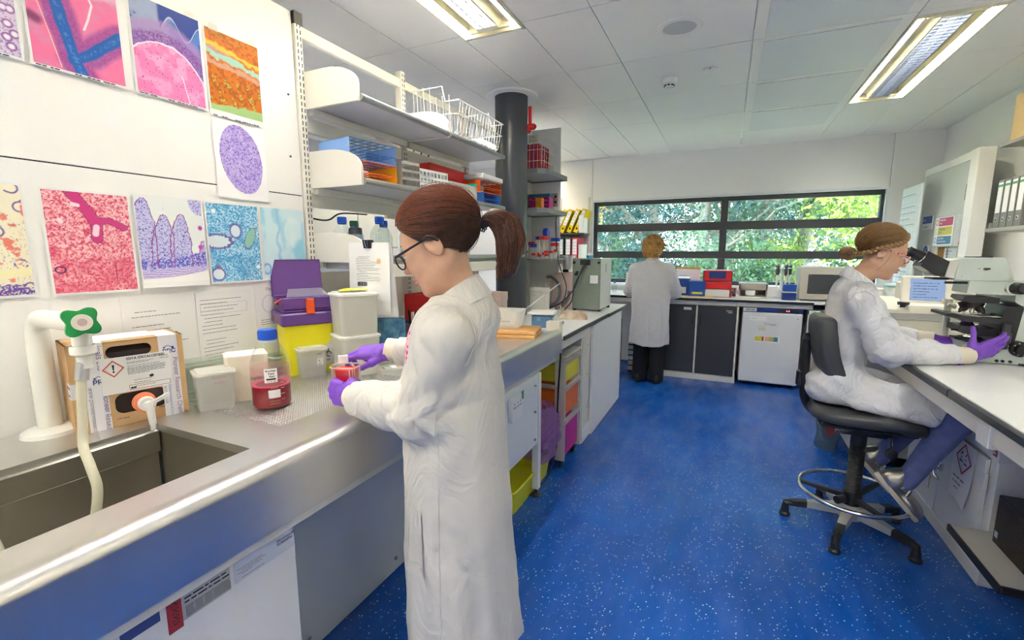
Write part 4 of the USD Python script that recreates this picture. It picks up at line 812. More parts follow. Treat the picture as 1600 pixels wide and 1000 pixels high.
obj('white_triangle', MB().prism([(-.03, .03), (.085, .03), (.085, .14)], .0006, FR(0, 0, -d / 2 + .0035)), PAPER, t)
b = MB(); T = FR(.055, .078, -d / 2 + .002)
for k in range(3):
    a = math.radians(90 + 120 * k); c = np.array([.011 * math.cos(a), .011 * math.sin(a)]); pts = [(c[0] + .010 * math.cos(x), c[1] + .010 * math.sin(x), 0) for x in np.linspace(a + .55, a + 2 * PI - .55, 14)]; b.tube(pts, .0017, 5, T)
b.tube([(.007 * math.cos(x), .007 * math.sin(x), 0) for x in np.linspace(0, 2 * PI, 13)[:-1]], .001, 5, T, closed=True); b.text('INFECTIOUS', .006, FR(.018, .046, -d / 2 + .002), True); obj('biohazard_sign', b, INK, t, smooth=False)
b = MB().prism(Polygon(arc((0, 0), .009, 0, 355, 24)).difference(Polygon(arc((0, 0), .006, 0, 355, 24))), .0004, FR(-.04, .165, -d / 2 + .004)); obj('green_ring', b, mat('green_ink', (.05, .40, .12), .5), t, smooth=False)
# ---------------------------------------------------------------- stacked tubs
for k, (z, lab) in enumerate(((0, 'lower milky lidded tub under the yellow cloth'), (.166, 'upper milky lidded tub holding a small grey rack'))):
    t = thing('food_tub', lab, 'tub', (-1.345, 1.385, .9145 + z), 62, 'two stacked milky tubs'); tub(t, .155, .15, .155, MILKY, .92, .002, r=.02); lid(t, .155, .15, .158, mat('milky_lid', (.86, .86, .80), .4), .012, .005, r=.022)
    if k: obj('small_rack', MB().box((-.05, -.03, .055), (.03, .0, .075)).box((-.05, -.03, .03), (-.044, 0, .055)).box((.024, -.03, .03), (.03, 0, .055)), mat('grey_rack', (.40, .42, .42), .5), t); obj('contents', MB().box((-.06, -.06, .004), (.06, .06, .03), .01), mat('pale_blocks', (.84, .80, .72), .6), t)
    else: obj('contents', MB().box((-.065, -.06, .004), (.065, .06, .08), .012), mat('pale_olive', (.70, .70, .50), .6), t)
b = MB(); rng = np.random.default_rng(3); n = 14; g = np.linspace(-.055, .05, n); X, Y = np.meshgrid(g, g * .6, indexing='ij'); Z = .004 + .022 * meshkit.fbm(np.stack([X * 30, Y * 30, X * 0], -1), 3, 4) * np.clip(1.2 - np.hypot(X, Y * 1.5) / .06, 0, 1)
k = (np.arange(n - 1)[:, None] * n + np.arange(n - 1)).ravel(); b.add(np.stack([X, Y, Z], -1).reshape(-1, 3), np.stack([k, k + n, k + n + 1, k + 1], 1)); b.add(np.stack([X, Y, Z * 0], -1).reshape(-1, 3), np.stack([k, k + 1, k + n + 1, k + n], 1))
t = single('yellow_cloth', b, YELLOW, 'crumpled yellow glove lying on the stacked tubs', 'cloth'); UsdGeom.Xformable(t).AddTranslateOp().Set(Gf.Vec3d(-1.345, 1.385, .9145 + .332)); UsdGeom.Xformable(t).AddRotateZOp().Set(60)
# ---------------------------------------------------------------- sheaf of papers with binder clip, hung on the shelf
t = thing('paper_sheaf', 'sheaf of white forms hanging from a black binder clip', 'papers', (-1.375, 1.505, 1.15), world=True)
T = frame((-1.475, 1.497, 1.140), (1, -.02, 0), (.02, .03, 1)); Wp, Hp = .222, .30
for k in range(5):
    n = 9; X, Y = np.meshgrid(np.linspace(0, Wp, n), np.linspace(0, Hp, n), indexing='ij'); Z = -.0012 * k - (.012 + .006 * k) * (X / Wp) ** 3 * (1 - Y / Hp) * (k > 0) + .004 * np.sin(X * 20) * (1 - Y / Hp); q = (np.arange(n - 1)[:, None] * n + np.arange(n - 1)).ravel()
    obj('sheet', MB().add(np.stack([X + .002 * k, Y - .003 * k, Z], -1).reshape(-1, 3), np.stack([q, q + n, q + n + 1, q + 1], 1), T=T), PAPER, t, smooth=True)
TP = T @ TR((0, 0, .0042)); paper_print(t, TP, Wp, Hp, 8, top=.06, rows=17, h=.0032, left=.045, right=.03, bottom=.12)
b = MB(); rng = np.random.default_rng(4); x = .05
while x < .10: w_ = rng.choice([.0008, .0016, .0024]); b.box((x, .118, .0), (x + w_, .136, .0003), T=TP); x += w_ + rng.choice([.001, .0018])
obj('barcode', b, INK, t, smooth=False); obj('orange_dot', MB().prism(Polygon(arc((.168, .222), .0105, 0, 350, 20)), .0004, TP), mat('pale_orange', (.90, .55, .28), .6), t)
TC = T @ TR((.088, Hp - .012, .0)); obj('binder_clip', MB().hull([(0, .022, -.010), (.042, .022, -.010), (0, .022, .012), (.042, .022, .012), (.002, -.012, .0055), (.04, -.012, .0055), (.002, -.012, -.006), (.04, -.012, -.006)], TC), BLACK, t)
obj('clip_wire', MB().tube([(.012, .020, .0125), (.017, -.006, .0095), (.021, -.012, .008), (.025, -.006, .0095), (.030, .020, .0125)], .0011, 6, TC), CHROME, t)
# small things further along the bench
t = thing('blue_bag', 'crinkled blue printed bag standing behind the tubs', 'bag', (-1.43, 1.70, .9145), 40); n = 16
a, zz = np.meshgrid(np.linspace(0, 2 * PI, n * 2 + 1)[:-1], np.linspace(0, .175, n), indexing='ij'); rr = .055 * (1 + .25 * (meshkit.noise(np.stack([np.cos(a) * 3, np.sin(a) * 3, zz * 40], -1), 3) - .5)); th = 1 - .65 * (zz / .175) ** 2
v = np.stack([rr * np.cos(a) * 1.25, rr * np.sin(a) * .75 * th, zz], -1).reshape(-1, 3); q = [(i * n + j, ((i + 1) % (2 * n)) * n + j, ((i + 1) % (2 * n)) * n + j + 1, i * n + j + 1) for i in range(2 * n) for j in range(n - 1)]; obj('film', (v, np.array(q)), mat('blue_film', (.02, .12, .26), .2, vary=(28, (.10, .28, .40))), t, smooth=False)
obj('seal', B((-.06, -.012, .172), (.06, .012, .18)), mat('blue_film'), t)
t = thing('specimen_tub', 'clear tub with orange lid stacked on an open orange cup', 'tub', (-1.35, 1.86, .9145)); obj('cup', shell([(.0, 0), (.045, 0), (.055, .05), (.058, .052)], 28), frosted('salmon_plastic', (.9, .5, .32), .35), t); obj('jar', shell([(0, .052), (.05, .052), (.058, .13)], 28), CLEARP, t); obj('orange_liner', MB().lathe([(0, .056), (.046, .056), (.053, .10), (.045, .108), (0, .11)], 28), ORANGE, t)
t = thing('pen_pot', 'dark pot of brushes and markers beside the red bin', 'pen pot', (-1.47, 1.93, .9145)); obj('pot', shell([(0, 0), (.036, 0), (.038, .12)], 20), mat('pot_dark', (.06, .06, .09), .4), t)
for k, (x, y, m) in enumerate(((.01, .01, RED), (-.015, .012, WHITEP), (.012, -.014, WHITEP), (-.01, -.012, BLACK), (.02, 0, RED))): obj('brush', MB().cyl((x * .5, y * .5, .004), (x * 1.5, y * 1.5, .165 + .008 * k), .0045, n=8), m, t)
t = thing('red_tray_bin', 'red plastic pick bin on the bench behind the woman', 'bin', (-1.55, 2.23, .9145), 0)
b = MB(); 
for a, c in (((-.10, -.14, .10), (.10, .14, .105)), ((.095, -.14, .10), (.10, .14, .24)), ((-.10, -.14, .10), (-.095, .14, .25)), ((-.10, -.14, .10), (.10, -.135, .25)), ((-.10, .135, .10), (.10, .14, .25))): b.box(a, c, .001)
obj('body', b, RED, t)
t = thing('blue_tray_bin', 'dark blue pick bin under the red bin', 'bin', (-1.55, 2.23, .9145), 0); b = MB()
for a, c in (((-.10, -.14, 0), (.10, .14, .005)), ((.095, -.14, 0), (.10, .14, .099)), ((-.10, -.14, 0), (-.095, .14, .099)), ((-.10, -.14, 0), (.10, -.135, .099)), ((-.10, .135, 0), (.10, .14, .099))): b.box(a, c, .001)
obj('body', b, mat('navy_plastic', (.015, .035, .16), .4), t)
t = thing('slide_tray', 'flat clear tray of tissue cassettes on the drainer', 'tray', (-1.24, 1.49, .915), 62); tub(t, .17, .07, .014, CLEARP, .95, .002)
for k in range(5): obj('cassette', B((-.074 + .03 * k, -.026, .003), (-.05 + .03 * k, .024, .010), .001), (mat('cassette_pink', (.7, .45, .38), .5), mat('cassette_grey', (.45, .5, .44), .5), WHITEP)[k % 3], t)
t = thing('flat_dish', 'flat cream dish lying behind the far hand', 'dish', (-1.40, 1.58, .9145), 30); obj('disc', MB().prism(rrect(-.06, -.045, .06, .045, .01), .012), CREAMB, t)
# ================================================================ things on the shelves
def rack(name, label, loc, rz, w, d, h, nx, ny, m, ends=None, plates=(0, .45, 1), cat='rack', th=.003, bar=.004, group=None, face=False):
    t = thing(name, label, cat, loc, rz, group)
    for z in plates:
        b = MB(); zz = z * (h - th)
        for i in range(nx + 1): x = -w / 2 + (w - bar) * i / nx; b.box((x, -d / 2, zz), (x + bar, d / 2, zz + th))
        for j in range(ny + 1): y = -d / 2 + (d - bar) * j / ny; b.box((-w / 2, y, zz), (w / 2, y + bar, zz + th))
        obj('plate', b, m, t, smooth=False)
    for s in (-1, 1): obj('end_panel', B((s * w / 2 - (th if s > 0 else 0), -d / 2, 0), (s * w / 2 + (0 if s > 0 else th), d / 2, h), .001), ends or m, t)
    if face:
        for j in (-1, 1):
            b = MB()
            for i in range(nx + 1): x = -w / 2 + (w - bar) * i / nx; b.box((x, j * d / 2 - .001, 0), (x + bar, j * d / 2 + .001, h))
            for k in range(4): b.box((-w / 2, j * d / 2 - .001, (h - .012) * k / 3), (w / 2, j * d / 2 + .001, (h - .012) * k / 3 + .012))
            obj('side_grid', b, m, t, smooth=False)
    return t
SKYB = mat('sky_blue_plastic', (.05, .25, .72), .35); SKYL = mat('light_blue_plastic', (.25, .45, .85), .3); ORP = mat('rack_orange', (.88, .14, .02), .35); ORL = mat('rack_amber', (.95, .42, .01), .35)
rack('tube_rack', 'orange test tube rack under the blue rack on the middle shelf', (-1.55, 1.69, 1.705), 82, .24, .20, .092, 6, 4, ORP, ORL)
rack('tube_rack', 'sky blue test tube rack stacked on the orange rack', (-1.56, 1.68, 1.798), 82, .26, .21, .085, 6, 4, SKYB, SKYL)
rack('wire_rack', 'fine grey wire tube rack on the middle shelf', (-1.46, 1.87, 1.705), 78, .11, .12, .12, 10, 10, mat('wire_grey', (.50, .50, .47), .35, .6), face=True, bar=.0025, th=.002)
rack('tube_rack', 'white slotted tube rack on the middle shelf', (-1.47, 2.07, 1.705), 80, .24, .10, .115, 9, 4, WHITEP, WHITEP, face=True, bar=.008)
t = thing('red_tray', 'long red plastic drawer tray at the back of the middle shelf', 'tray', (-1.60, 2.45, 1.705), 90); b = MB()
for a, c in (((-.24, -.06, 0), (.24, .06, .004)), ((-.24, -.06, 0), (.24, -.056, .19)), ((-.24, .056, 0), (.24, .06, .19)), ((-.24, -.06, 0), (-.236, .06, .19)), ((.236, -.06, 0), (.24, .06, .19))): b.box(a, c, .001)
obj('body', b, RED, t); obj('rim', MB().box((-.245, -.066, .175), (.245, -.058, .19)), RED, t)
t = thing('clear_box', 'pale translucent box behind the woman on the middle shelf', 'box', (-1.47, 2.33, 1.705), 84); tub(t, .20, .12, .08, MILKY, .96); lid(t, .20, .12, .083, MILKY)
t = thing('sample_jar', 'clear jar with green lid on the middle shelf', 'jar', (-1.42, 2.47, 1.705)); obj('jar', shell([(0, 0), (.032, 0), (.032, .085)], 24), CLEARP, t); obj('lid', screw_cap(.034, .014, .084), mat('jade_green', (.0, .38, .24), .35), t)
for k in range(6): obj('pipette', MB().cyl((.02 * math.cos(k), .02 * math.sin(k), .004), (.022 * math.cos(k), .022 * math.sin(k), .078), .004, n=6), mat('straw_tan', (.6, .5, .3), .5), t)
rack('tube_rack', 'blue tube rack at the far end of the middle shelf', (-1.47, 2.72, 1.705), 86, .20, .12, .07, 4, 3, BLUE, SKYB)
rack('tube_rack', 'red orange tube rack on top of the blue one by the column', (-1.49, 2.73, 1.777), 86, .26, .14, .075, 4, 3, ORP, ORP)
single('white_slab', B((-1.56, 2.58, 1.855), (-1.40, 2.86, 1.885), .004), WHITEP, 'flat white foam block lying on the red orange rack', 'block')
# wire basket on the top shelf
t = thing('wire_basket', 'white coated wire basket on the top shelf', 'basket', (-1.52, 2.50, 2.038)); WIRE = mat('white_wire', (.84, .84, .82), .3)
Lb, Db = .27, .145
def uw(y, x0=-Db, x1=Db, hb=.25, hf=.17): return [(x0, y, hb), (x0 + .01, y, .02), (x0 + .03, y, 0), (x1 - .03, y, 0), (x1 - .005, y, .02), (x1 + .015, y, hf - .03), (x1 + .02, y, hf)]
b = MB(); 
for y in np.linspace(-Lb + .02, Lb - .02, 16): b.tube(uw(y), .0022, 5)
obj('cross_wires', b, WIRE, t); b = MB()
for x in np.linspace(-Db + .04, Db - .04, 6): b.tube([(x, -Lb, .26 if x < 0 else .2), (x, -Lb + .012, .02), (x, -Lb + .03, .0), (x, Lb - .03, 0), (x, Lb - .012, .02), (x, Lb, .26 if x < 0 else .2)], .0022, 5)
obj('long_wires', b, WIRE, t)
rim = [(-Db, -Lb, .25), (-Db, Lb, .25), (0, Lb, .25), (.06, Lb, .25), (.08, Lb, .17), (Db + .02, Lb, .17), (Db + .02, -Lb, .17), (.08, -Lb, .17), (.06, -Lb, .25), (0, -Lb, .25)]
obj('rim', MB().tube(rim, .004, 8, closed=True), WIRE, t); obj('mid_ring', MB().tube([(-Db + .005, -Lb, .12), (-Db + .005, Lb, .12), (Db + .01, Lb, .10), (Db + .01, -Lb, .10)], .003, 6, closed=True), WIRE, t)
for k, (y, m) in enumerate(((2.42, mat('binder_lilac', (.55, .5, .65), .5)), (2.5, mat('binder_sand', (.65, .5, .3), .5)), (2.58, mat('binder_navy', (.05, .08, .2), .5)), (2.66, mat('binder_plum', (.35, .12, .25), .5)))):
    t = thing('file_box', ['lilac', 'sand coloured', 'navy', 'plum'][k] + ' box file seen through the wire basket', 'file', (-1.95, y, 1.95)); obj('cover', B((-.12, -.03, 0), (.12, .03, .29), .002), m, t); obj('spine', B((.12, -.03, .01), (.1215, .03, .28)), PAPER, t)
single('far_side_shelf', B((-2.1, 1.6, 1.92), (-1.78, 3.3, 1.947), .002), SH, 'shelf on the far side of the partition holding box files', 'shelf')
# bottles on the lowest shelf
WATER = frosted('clear_liquid', (.80, .86, .86), .85, .05)
def lab_bottle(label, loc, s=1.0, capm=CAPB, g='blue capped glass bottles on the lowest shelf', liquid=WATER):
    t = thing('glass_bottle', label, 'bottle', loc, group=g); R = .043 * s
    obj('glass', MB().lathe([(0, 0), (R * .92, 0), (R, .006 * s), (R, .095 * s), (R * .95, .108 * s), (R * .6, .135 * s), (.0165 * s, .148 * s), (.0165 * s, .16 * s)], 36), pane('bottle_glass', (.90, .94, .93), 1.6), t)
    obj('screw_cap', screw_cap(.0205 * s, .026 * s, .15 * s), capm, t); obj('pouring_ring', MB().lathe([(.0165 * s, .143 * s), (.0195 * s, .144 * s), (.0195 * s, .149 * s)], 30), CAPB, t); return t
for k, (x, y, s) in enumerate(((-1.60, 1.60, 1.0), (-1.50, 1.735, 1.04), (-1.45, 1.95, 1.42), (-1.425, 1.845, .92), (-1.46, 2.08, 1.12), (-1.60, 1.88, 1.0))):
    lab_bottle(['empty glass bottle with blue cap behind the end bracket', 'blue capped glass bottle above the binder clip', 'tallest blue capped glass bottle on the lowest shelf', 'short blue capped bottle in front of the tallest one', 'blue capped bottle nearest the woman\'s forehead', 'blue capped bottle at the back of the lowest shelf'][k], (x, y, 1.382), s)
t = lab_bottle('bottle with green cap at the back of the lowest shelf', (-1.645, 1.72, 1.382), .95, mat('dark_green_cap', (.0, .14, .06), .4), None)
t = thing('wide_jar', 'wide pale jar with dark grey lid among the blue capped bottles', 'jar', (-1.575, 1.655, 1.382)); 
UsdGeom.XformCommonAPI(t).SetTranslate(Gf.Vec3d(-1.56, 1.648, 1.382)) if False else None
obj('jar', shell([(0, 0), (.036, 0), (.036, .10)], 24), frosted('pale_blue_plastic', (.65, .76, .86), .3), t); obj('lid', screw_cap(.030, .03, .10), mat('charcoal_lid', (.08, .085, .09), .4), t)
t = thing('black_lid_pot', 'small pot with black lid at the left end of the lowest shelf', 'pot', (-1.66, 1.56, 1.382)); obj('pot', shell([(0, 0), (.022, 0), (.022, .085)], 20), CLEARP, t); obj('lid', screw_cap(.023, .018, .085), BLACK, t)
t = thing('cable', 'black cable looping behind the lowest shelf', 'cable', (-1.72, 1.7, 1.5)); obj('cord', MB().tube(spline([(-.02, -.18, .06), (-.02, -.10, .05), (-.03, -.03, .055), (-.03, .05, .09), (-.05, .25, .10)], 6), .004, 6), BLACK, t)
# small print on the light fascia
t = thing('fascia_label', 'small label on the cream fascia under the lowest shelf', 'label', (-1.384, 2.05, 1.30)); obj('plate', B((0, 0, 0), (.001, .10, .022)), PAPER, t); obj('mark', B((.001, .02, .006), (.0014, .05, .017)), mat('teal_mark', (.08, .22, .26), .5), t)
# ================================================================ end shelves behind the column
t = thing('end_shelves', 'narrow shelves with rounded fronts beyond the column', 'shelving', (-1.62, 4.0, .885), world=True)
obj('end_panel', B((-1.72, 4.14, .885), (-1.44, 4.16, 2.52), .002), WHITE, t); obj('back_panel', B((-1.74, 3.62, .885), (-1.72, 4.16, 2.52), .002), CREAM, t)
for z in (2.055, 1.74):
    pl = Polygon([(-1.72, 3.62), (-1.46, 3.62)] + arc((-1.47, 3.72), .08, -60, 20, 5) + [(-1.38, 4.14), (-1.72, 4.14)]).buffer(0); obj('shelf', MB().prism(pl, .022, TR((0, 0, z))), SH, t); obj('shelf_edge', MB().prism(pl.buffer(.006).difference(pl.buffer(-.004)), .04, TR((0, 0, z - .012))), mat('edge_grey', (.25, .27, .26), .4), t)
obj('glass_shelf', B((-1.72, 3.62, 1.335), (-1.34, 4.14, 1.345)), mat('shelf_glass_grey', (.22, .28, .32), .1), t); obj('perforated_strip', B((-1.70, 4.13, 1.82), (-1.46, 4.139, 1.94)), mat('dusky_pink_board', (.62, .42, .36), .6), t); b = MB()
for i in range(6):
    for j in range(2): b.cyl((-1.68 + .04 * i, 4.131, 1.86 + .05 * j), (-1.68 + .04 * i, 4.129, 1.86 + .05 * j), .011, n=12)
obj('perforation', b, mat('dark_red_hole', (.08, .01, .015), .6), t)
for k, (x, m) in enumerate(((-1.66, SKYB), (-1.615, RED), (-1.575, mat('rack_crimson', (.55, .03, .16), .4)), (-1.535, RED))):
    rack('tube_rack', ('blue', 'red', 'crimson', 'scarlet')[k] + ' tube rack on edge in the wire crate beyond the column', (x, 3.92, 2.078), 90, .24, .03, .24, 6, 1, m, m, group=None, face=True)
t = thing('wire_crate', 'white wire crate on the top end shelf beyond the column', 'crate', (-1.57, 3.90, 2.077)); b = MB()
for x in np.linspace(-.12, .10, 7): b.tube([(x, -.16, .27), (x, -.16, .0), (x, .16, 0), (x, .16, .27)], .002, 5)
for y in np.linspace(-.16, .16, 7): b.tube([(-.12, y, .27), (-.12, y, 0), (.10, y, 0), (.11, y, .26)], .002, 5)
for z in (.09, .18, .27): b.tube([(-.12, -.16, z), (.105, -.16, z), (.105, .16, z), (-.12, .16, z)], .0025, 5, closed=True)
obj('wires', b, WIRE, t); obj('tag', B((-.02, -.164, .23), (.07, -.162, .30)), mat('tag_cream', (.75, .74, .6), .5), t); flat_text(t, ['TUBE', 'RACKS'], (-.012, -.1645, .272), EX, EZ, .016, INKG)
MAG = mat('rack_magenta', (.62, .01, .25), .35)
rack('tube_rack', 'magenta tube rack with blue lid on the middle end shelf', (-1.58, 3.98, 1.763), 0, .22, .10, .125, 5, 2, MAG, MAG, face=True); single('rack_cover', B((-1.70, 3.92, 1.889), (-1.46, 4.04, 1.915), .003), mat('petrol_blue', (.01, .14, .28), .4), 'petrol blue cover lying on the magenta rack', 'cover')
rack('tube_rack', 'bright orange rack in front on the middle end shelf', (-1.505, 3.80, 1.763), 0, .055, .06, .10, 2, 2, ORL, ORP, face=True); rack('tube_rack', 'hot pink rack between green and orange racks', (-1.57, 3.80, 1.763), 0, .055, .06, .11, 2, 2, MAG, MAG, face=True); rack('tube_rack', 'green rack at the left of the middle end shelf', (-1.632, 3.80, 1.763), 0, .05, .06, .13, 2, 2, mat('rack_green', (.02, .32, .13), .4), face=True)
def pot(label, x, y, r, h, bm, cm, ch=.03, g=None, z=1.346):
    t = thing('sample_pot', label, 'pot', (x, y, z), group=g); obj('pot', shell([(0, 0), (r, 0), (r, h)], 20), bm, t); obj('lid', screw_cap(r * 1.06, ch, h - .004, 18), cm, t); return t
SGL = 'small capped pots on the glass end shelf'
for k, (x, y, r, h, bm, cm, lab) in enumerate(((-1.56, 3.95, .038, .17, CLEARP, BLUECAP, 'tall pot with dark blue lid at the back of the glass shelf'), (-1.50, 3.90, .042, .17, CLEARP, RED, 'tall pot with red lid at the back of the glass shelf'), (-1.42, 3.98, .04, .155, CLEARP, BLUECAP, 'wide pot with blue lid at the right of the glass shelf'), (-1.39, 3.88, .035, .11, CLEARP, RED, 'wide pot with red lid at the right of the glass shelf'), (-1.565, 3.80, .03, .10, CLEARP, BLUECAP, 'pot with blue lid at the left front of the glass shelf'), (-1.62, 3.9, .03, .12, WHITEP, RED, 'white pot with red lid beside the column'))): pot(lab, x, y, r, h, bm, cm)
for k, (x, y, r, h) in enumerate(((-1.60, 3.72, .018, .05), (-1.63, 3.76, .018, .09), (-1.53, 3.72, .016, .03), (-1.42, 3.74, .018, .05), (-1.375, 3.74, .017, .05), (-1.355, 3.80, .017, .06), (-1.40, 3.70, .016, .025), (-1.46, 3.68, .016, .02))): pot('little red capped pot on the glass end shelf, ' + ORD[k] + ' in its row', x, y, r, h, CLEARP, RED, .02, SGL)
for k, (x, y) in enumerate(((-1.49, 3.76), (-1.455, 3.78))):
    t = thing('dropper_bottle', ('left', 'right')[k] + ' white dropper bottle of a pair on the glass end shelf', 'bottle', (x, y, 1.346)); obj('bottle', MB().lathe([(0, 0), (.02, 0), (.021, .09), (.012, .11), (.007, .12), (.003, .155), (0, .156)], 20), MILKY, t); obj('red_text', B((-.008, -.0215, .03), (.008, -.0205, .05)), RED, t)
t = thing('stacked_cup', 'upright blue lid on a clear cup on the end shelf', 'cup', (-1.515, 3.95, 1.535)); obj('cup', MB().cyl((-.06, 0, .04), (-.005, 0, .04), .033, .036, 20), MILKY, t); obj('lid', MB().cyl((-.005, 0, .04), (.035, 0, .04), .039, n=24), BLUECAP, t)
t = thing('notice_card', 'small white card taped on the end shelf panel', 'card', (-1.455, 4.138, 1.48)); obj('sheet', B((-.03, -.001, 0), (.015, 0, .16)), PAPER, t)
t = thing('flex', 'thin black flex hanging from the end shelf', 'cable', (-1.40, 3.9, 1.7)); obj('cord', MB().tube(spline([(0, .1, .03), (.012, 0, .0), (.03, -.05, -.15), (.045, -.05, -.33), (.06, .0, -.45), (.09, .08, -.62), (.04, .1, -.8)], 6), .004, 6), BLACK, t)
# binders on the back wall
t = thing('binder_shelf', 'wall shelf on slotted rails beside the window', 'shelf', (-1.95, 6.0, 1.64), world=True)
obj('shelf', B((-2.3, 5.80, 1.625), (-1.69, 6.075, 1.645), .002), DKGREY, t); obj('shelf', B((-2.3, 5.80, 1.25), (-1.69, 6.075, 1.27), .002), DKGREY, t)
for x in (-1.71, -2.10): obj('rail', B((x - .012, 6.06, 1.1), (x + .012, 6.079, 2.12)), CREAM, t)
def binder(label, loc, ang, m, g=None, rm=PAPER, ww=.072, lab=True):
    t = thing('lever_arch_file', label, 'folder', loc, 0, g); T = TR(ry=ang)
    b = MB().box((0, .0, 0), (ww, .004, .315), T=T); b.box((0, 0, 0), (.003, .26, .315), T=T); b.box((ww - .003, 0, 0), (ww, .26, .315), T=T); obj('cover', b, m, t); obj('pages', MB().box((.006, .01, .006), (ww - .006, .24, .30), T=T), PAPER, t)
    if lab: obj('spine_label', MB().box((ww * .16, -.001, .10), (ww * .84, 0, .295), T=T), rm, t); bb = MB(); rng = np.random.default_rng(int(abs(loc[0]) * 1000)); 
    if lab:
        for k in range(4): scrawl(bb, T @ frame((0, -.0012, 0), EX, EZ), ww * .25, ww * .78, .13 + .04 * k, .007, rng)
        obj('spine_print', bb, INKG, t, smooth=False)
    obj('finger_ring', MB().cyl((ww / 2, -.0015, .055), (ww / 2, .001, .055), .012, n=14, T=T), BLACK, t); return t
YF = mat('folder_yellow', (.86, .62, .0), .4); OF = mat('folder_orange', (.90, .36, .02), .4)
binder('upright orange folder at the left of the yellow folders', (-2.22, 5.82, 1.646), 0, OF)
for k, x in enumerate((-2.10, -2.03, -1.935, -1.845)): binder('yellow lever arch file leaning right, number ' + ('one', 'two', 'three', 'four')[k] + ' from the left', (x, 5.82 + .004 * k, 1.668 if k else 1.668), 24 if k else 24, YF, 'leaning yellow files', ww=.062)
for k, (x, m, lab) in enumerate(((-2.235, mat('folder_blue', (.01, .12, .35), .4), 'blue folder at the left end of the lower binder shelf'), (-2.14, mat('folder_black', (.05, .06, .07), .4), 'black folder with white spine label on the lower binder shelf'), (-2.045, mat('folder_slate', (.06, .08, .11), .4), 'slate folder with white spine label on the lower binder shelf'), (-1.945, mat('folder_olive', (.16, .17, .13), .4), 'olive grey folder on the lower binder shelf'), (-1.855, mat('folder_red', (.72, .04, .09), .4), 'red folder at the right end of the lower binder shelf'))): binder(lab, (x, 5.82, 1.271), 0, m, ww=.082)
single('white_box_file', B((-1.765, 5.82, 1.646), (-1.70, 6.0, 1.87), .003), WHITE, 'white box file beside the leaning yellow folders', 'file'); single('white_box_file', B((-1.765, 5.82, 1.271), (-1.70, 6.0, 1.50), .003), WHITE, 'white box file beside the red folder', 'file')
# ================================================================ on the laminate bench
zl = .8905
t = thing('cell_incubator', 'olive green back of a white bench instrument by the aisle', 'instrument', (-1.10, 4.1, .8845), world=True); OLV = mat('olive_enamel', (.22, .27, .21), .4, vary=(3, (.26, .31, .25)))
obj('body', B((-1.235, 3.93, .90), (-.985, 4.33, 1.345), .006), mat('instrument_white', (.80, .81, .78), .4), t); obj('back_plate', B((-1.235, 3.918, .90), (-.985, 3.93, 1.345), .004), OLV, t)
b = MB(); 
for x in (-1.22, -1.0):
    for y in (3.95, 4.3): b.cyl((x, y, .8845), (x, y, .90), .015, n=12)
obj('rubber_foot', b, BLACK, t); obj('plate_label', B((-1.075, 3.915, 1.13), (-1.005, 3.918, 1.20)), PAPER, t); obj('connector', B((-1.165, 3.908, 1.29), (-1.075, 3.918, 1.335)), BLACK, t); obj('connector', MB().box((-1.215, 3.908, 1.195), (-1.185, 3.918, 1.22)).box((-1.2, 3.900, 1.21), (-1.18, 3.918, 1.235)), BLACK, t); obj('vent_boss', MB().cyl((-1.09, 3.90, .98), (-1.09, 3.918, .98), .018, n=16), OLV, t)
obj('screw', MB().cyl((-1.22, 3.912, 1.31), (-1.22, 3.918, 1.31), .012, n=12).cyl((-1.0, 3.912, 1.31), (-1.0, 3.918, 1.31), .012, n=12), BLACK, t); obj('side_vent', MB().box((-.9855, 4.10, 1.22), (-.984, 4.11, 1.30)).box((-.9855, 4.13, 1.22), (-.984, 4.14, 1.30)), GREYM, t)
for k, pts in enumerate(([(-1.12, 3.90, 1.31), (-1.15, 3.87, 1.22), (-1.20, 3.85, 1.08), (-1.30, 3.80, .96), (-1.42, 3.76, .90)], [(-1.10, 3.90, 1.31), (-1.13, 3.86, 1.24), (-1.19, 3.84, 1.12), (-1.21, 3.83, .98), (-1.26, 3.78, .90)])): single('power_lead', MB().tube(spline(pts, 8), .005, 8), BLACK, ('long', 'short')[k] + ' black lead draped from the back of the green instrument', 'cable')
t = thing('wash_bottle_globe', 'blue and white little globe on top of the green instrument', 'globe', (-1.10, 3.98, 1.3455)); obj('lower_half', MB().lathe([(0, 0), (.02, 0), (.03, .012), (.031, .026)], 20), mat('globe_blue', (.05, .35, .65), .25), t); obj('upper_half', MB().lathe([(.031, .026), (.026, .045), (.008, .056), (.005, .075), (0, .076)], 20), WHITEP, t)
PINKC = mat('pale_pink_container', (.80, .66, .60), .4, vary=(2.5, (.82, .55, .55)))
t = thing('jerrycan', 'pale pink jerrycan standing left of the green instrument', 'jerrycan', (-1.38, 4.16, .8845)); obj('can', MB().prism(rrect(-.12, -.09, .12, .09, .03), .30).prism(rrect(-.09, -.06, .09, .06, .025), .33), PINKC, t); obj('screw_cap', MB().cyl((.0, 0, .33), (0, 0, .355), .028, n=20), BLACK, t)
t = thing('funnel', 'white plastic funnel cup above the pink jerrycan', 'funnel', (-1.36, 4.14, 1.2395)); obj('cone', shell([(.035, 0), (.05, .05), (.082, .13)], 28, .002), WHITEP, t)
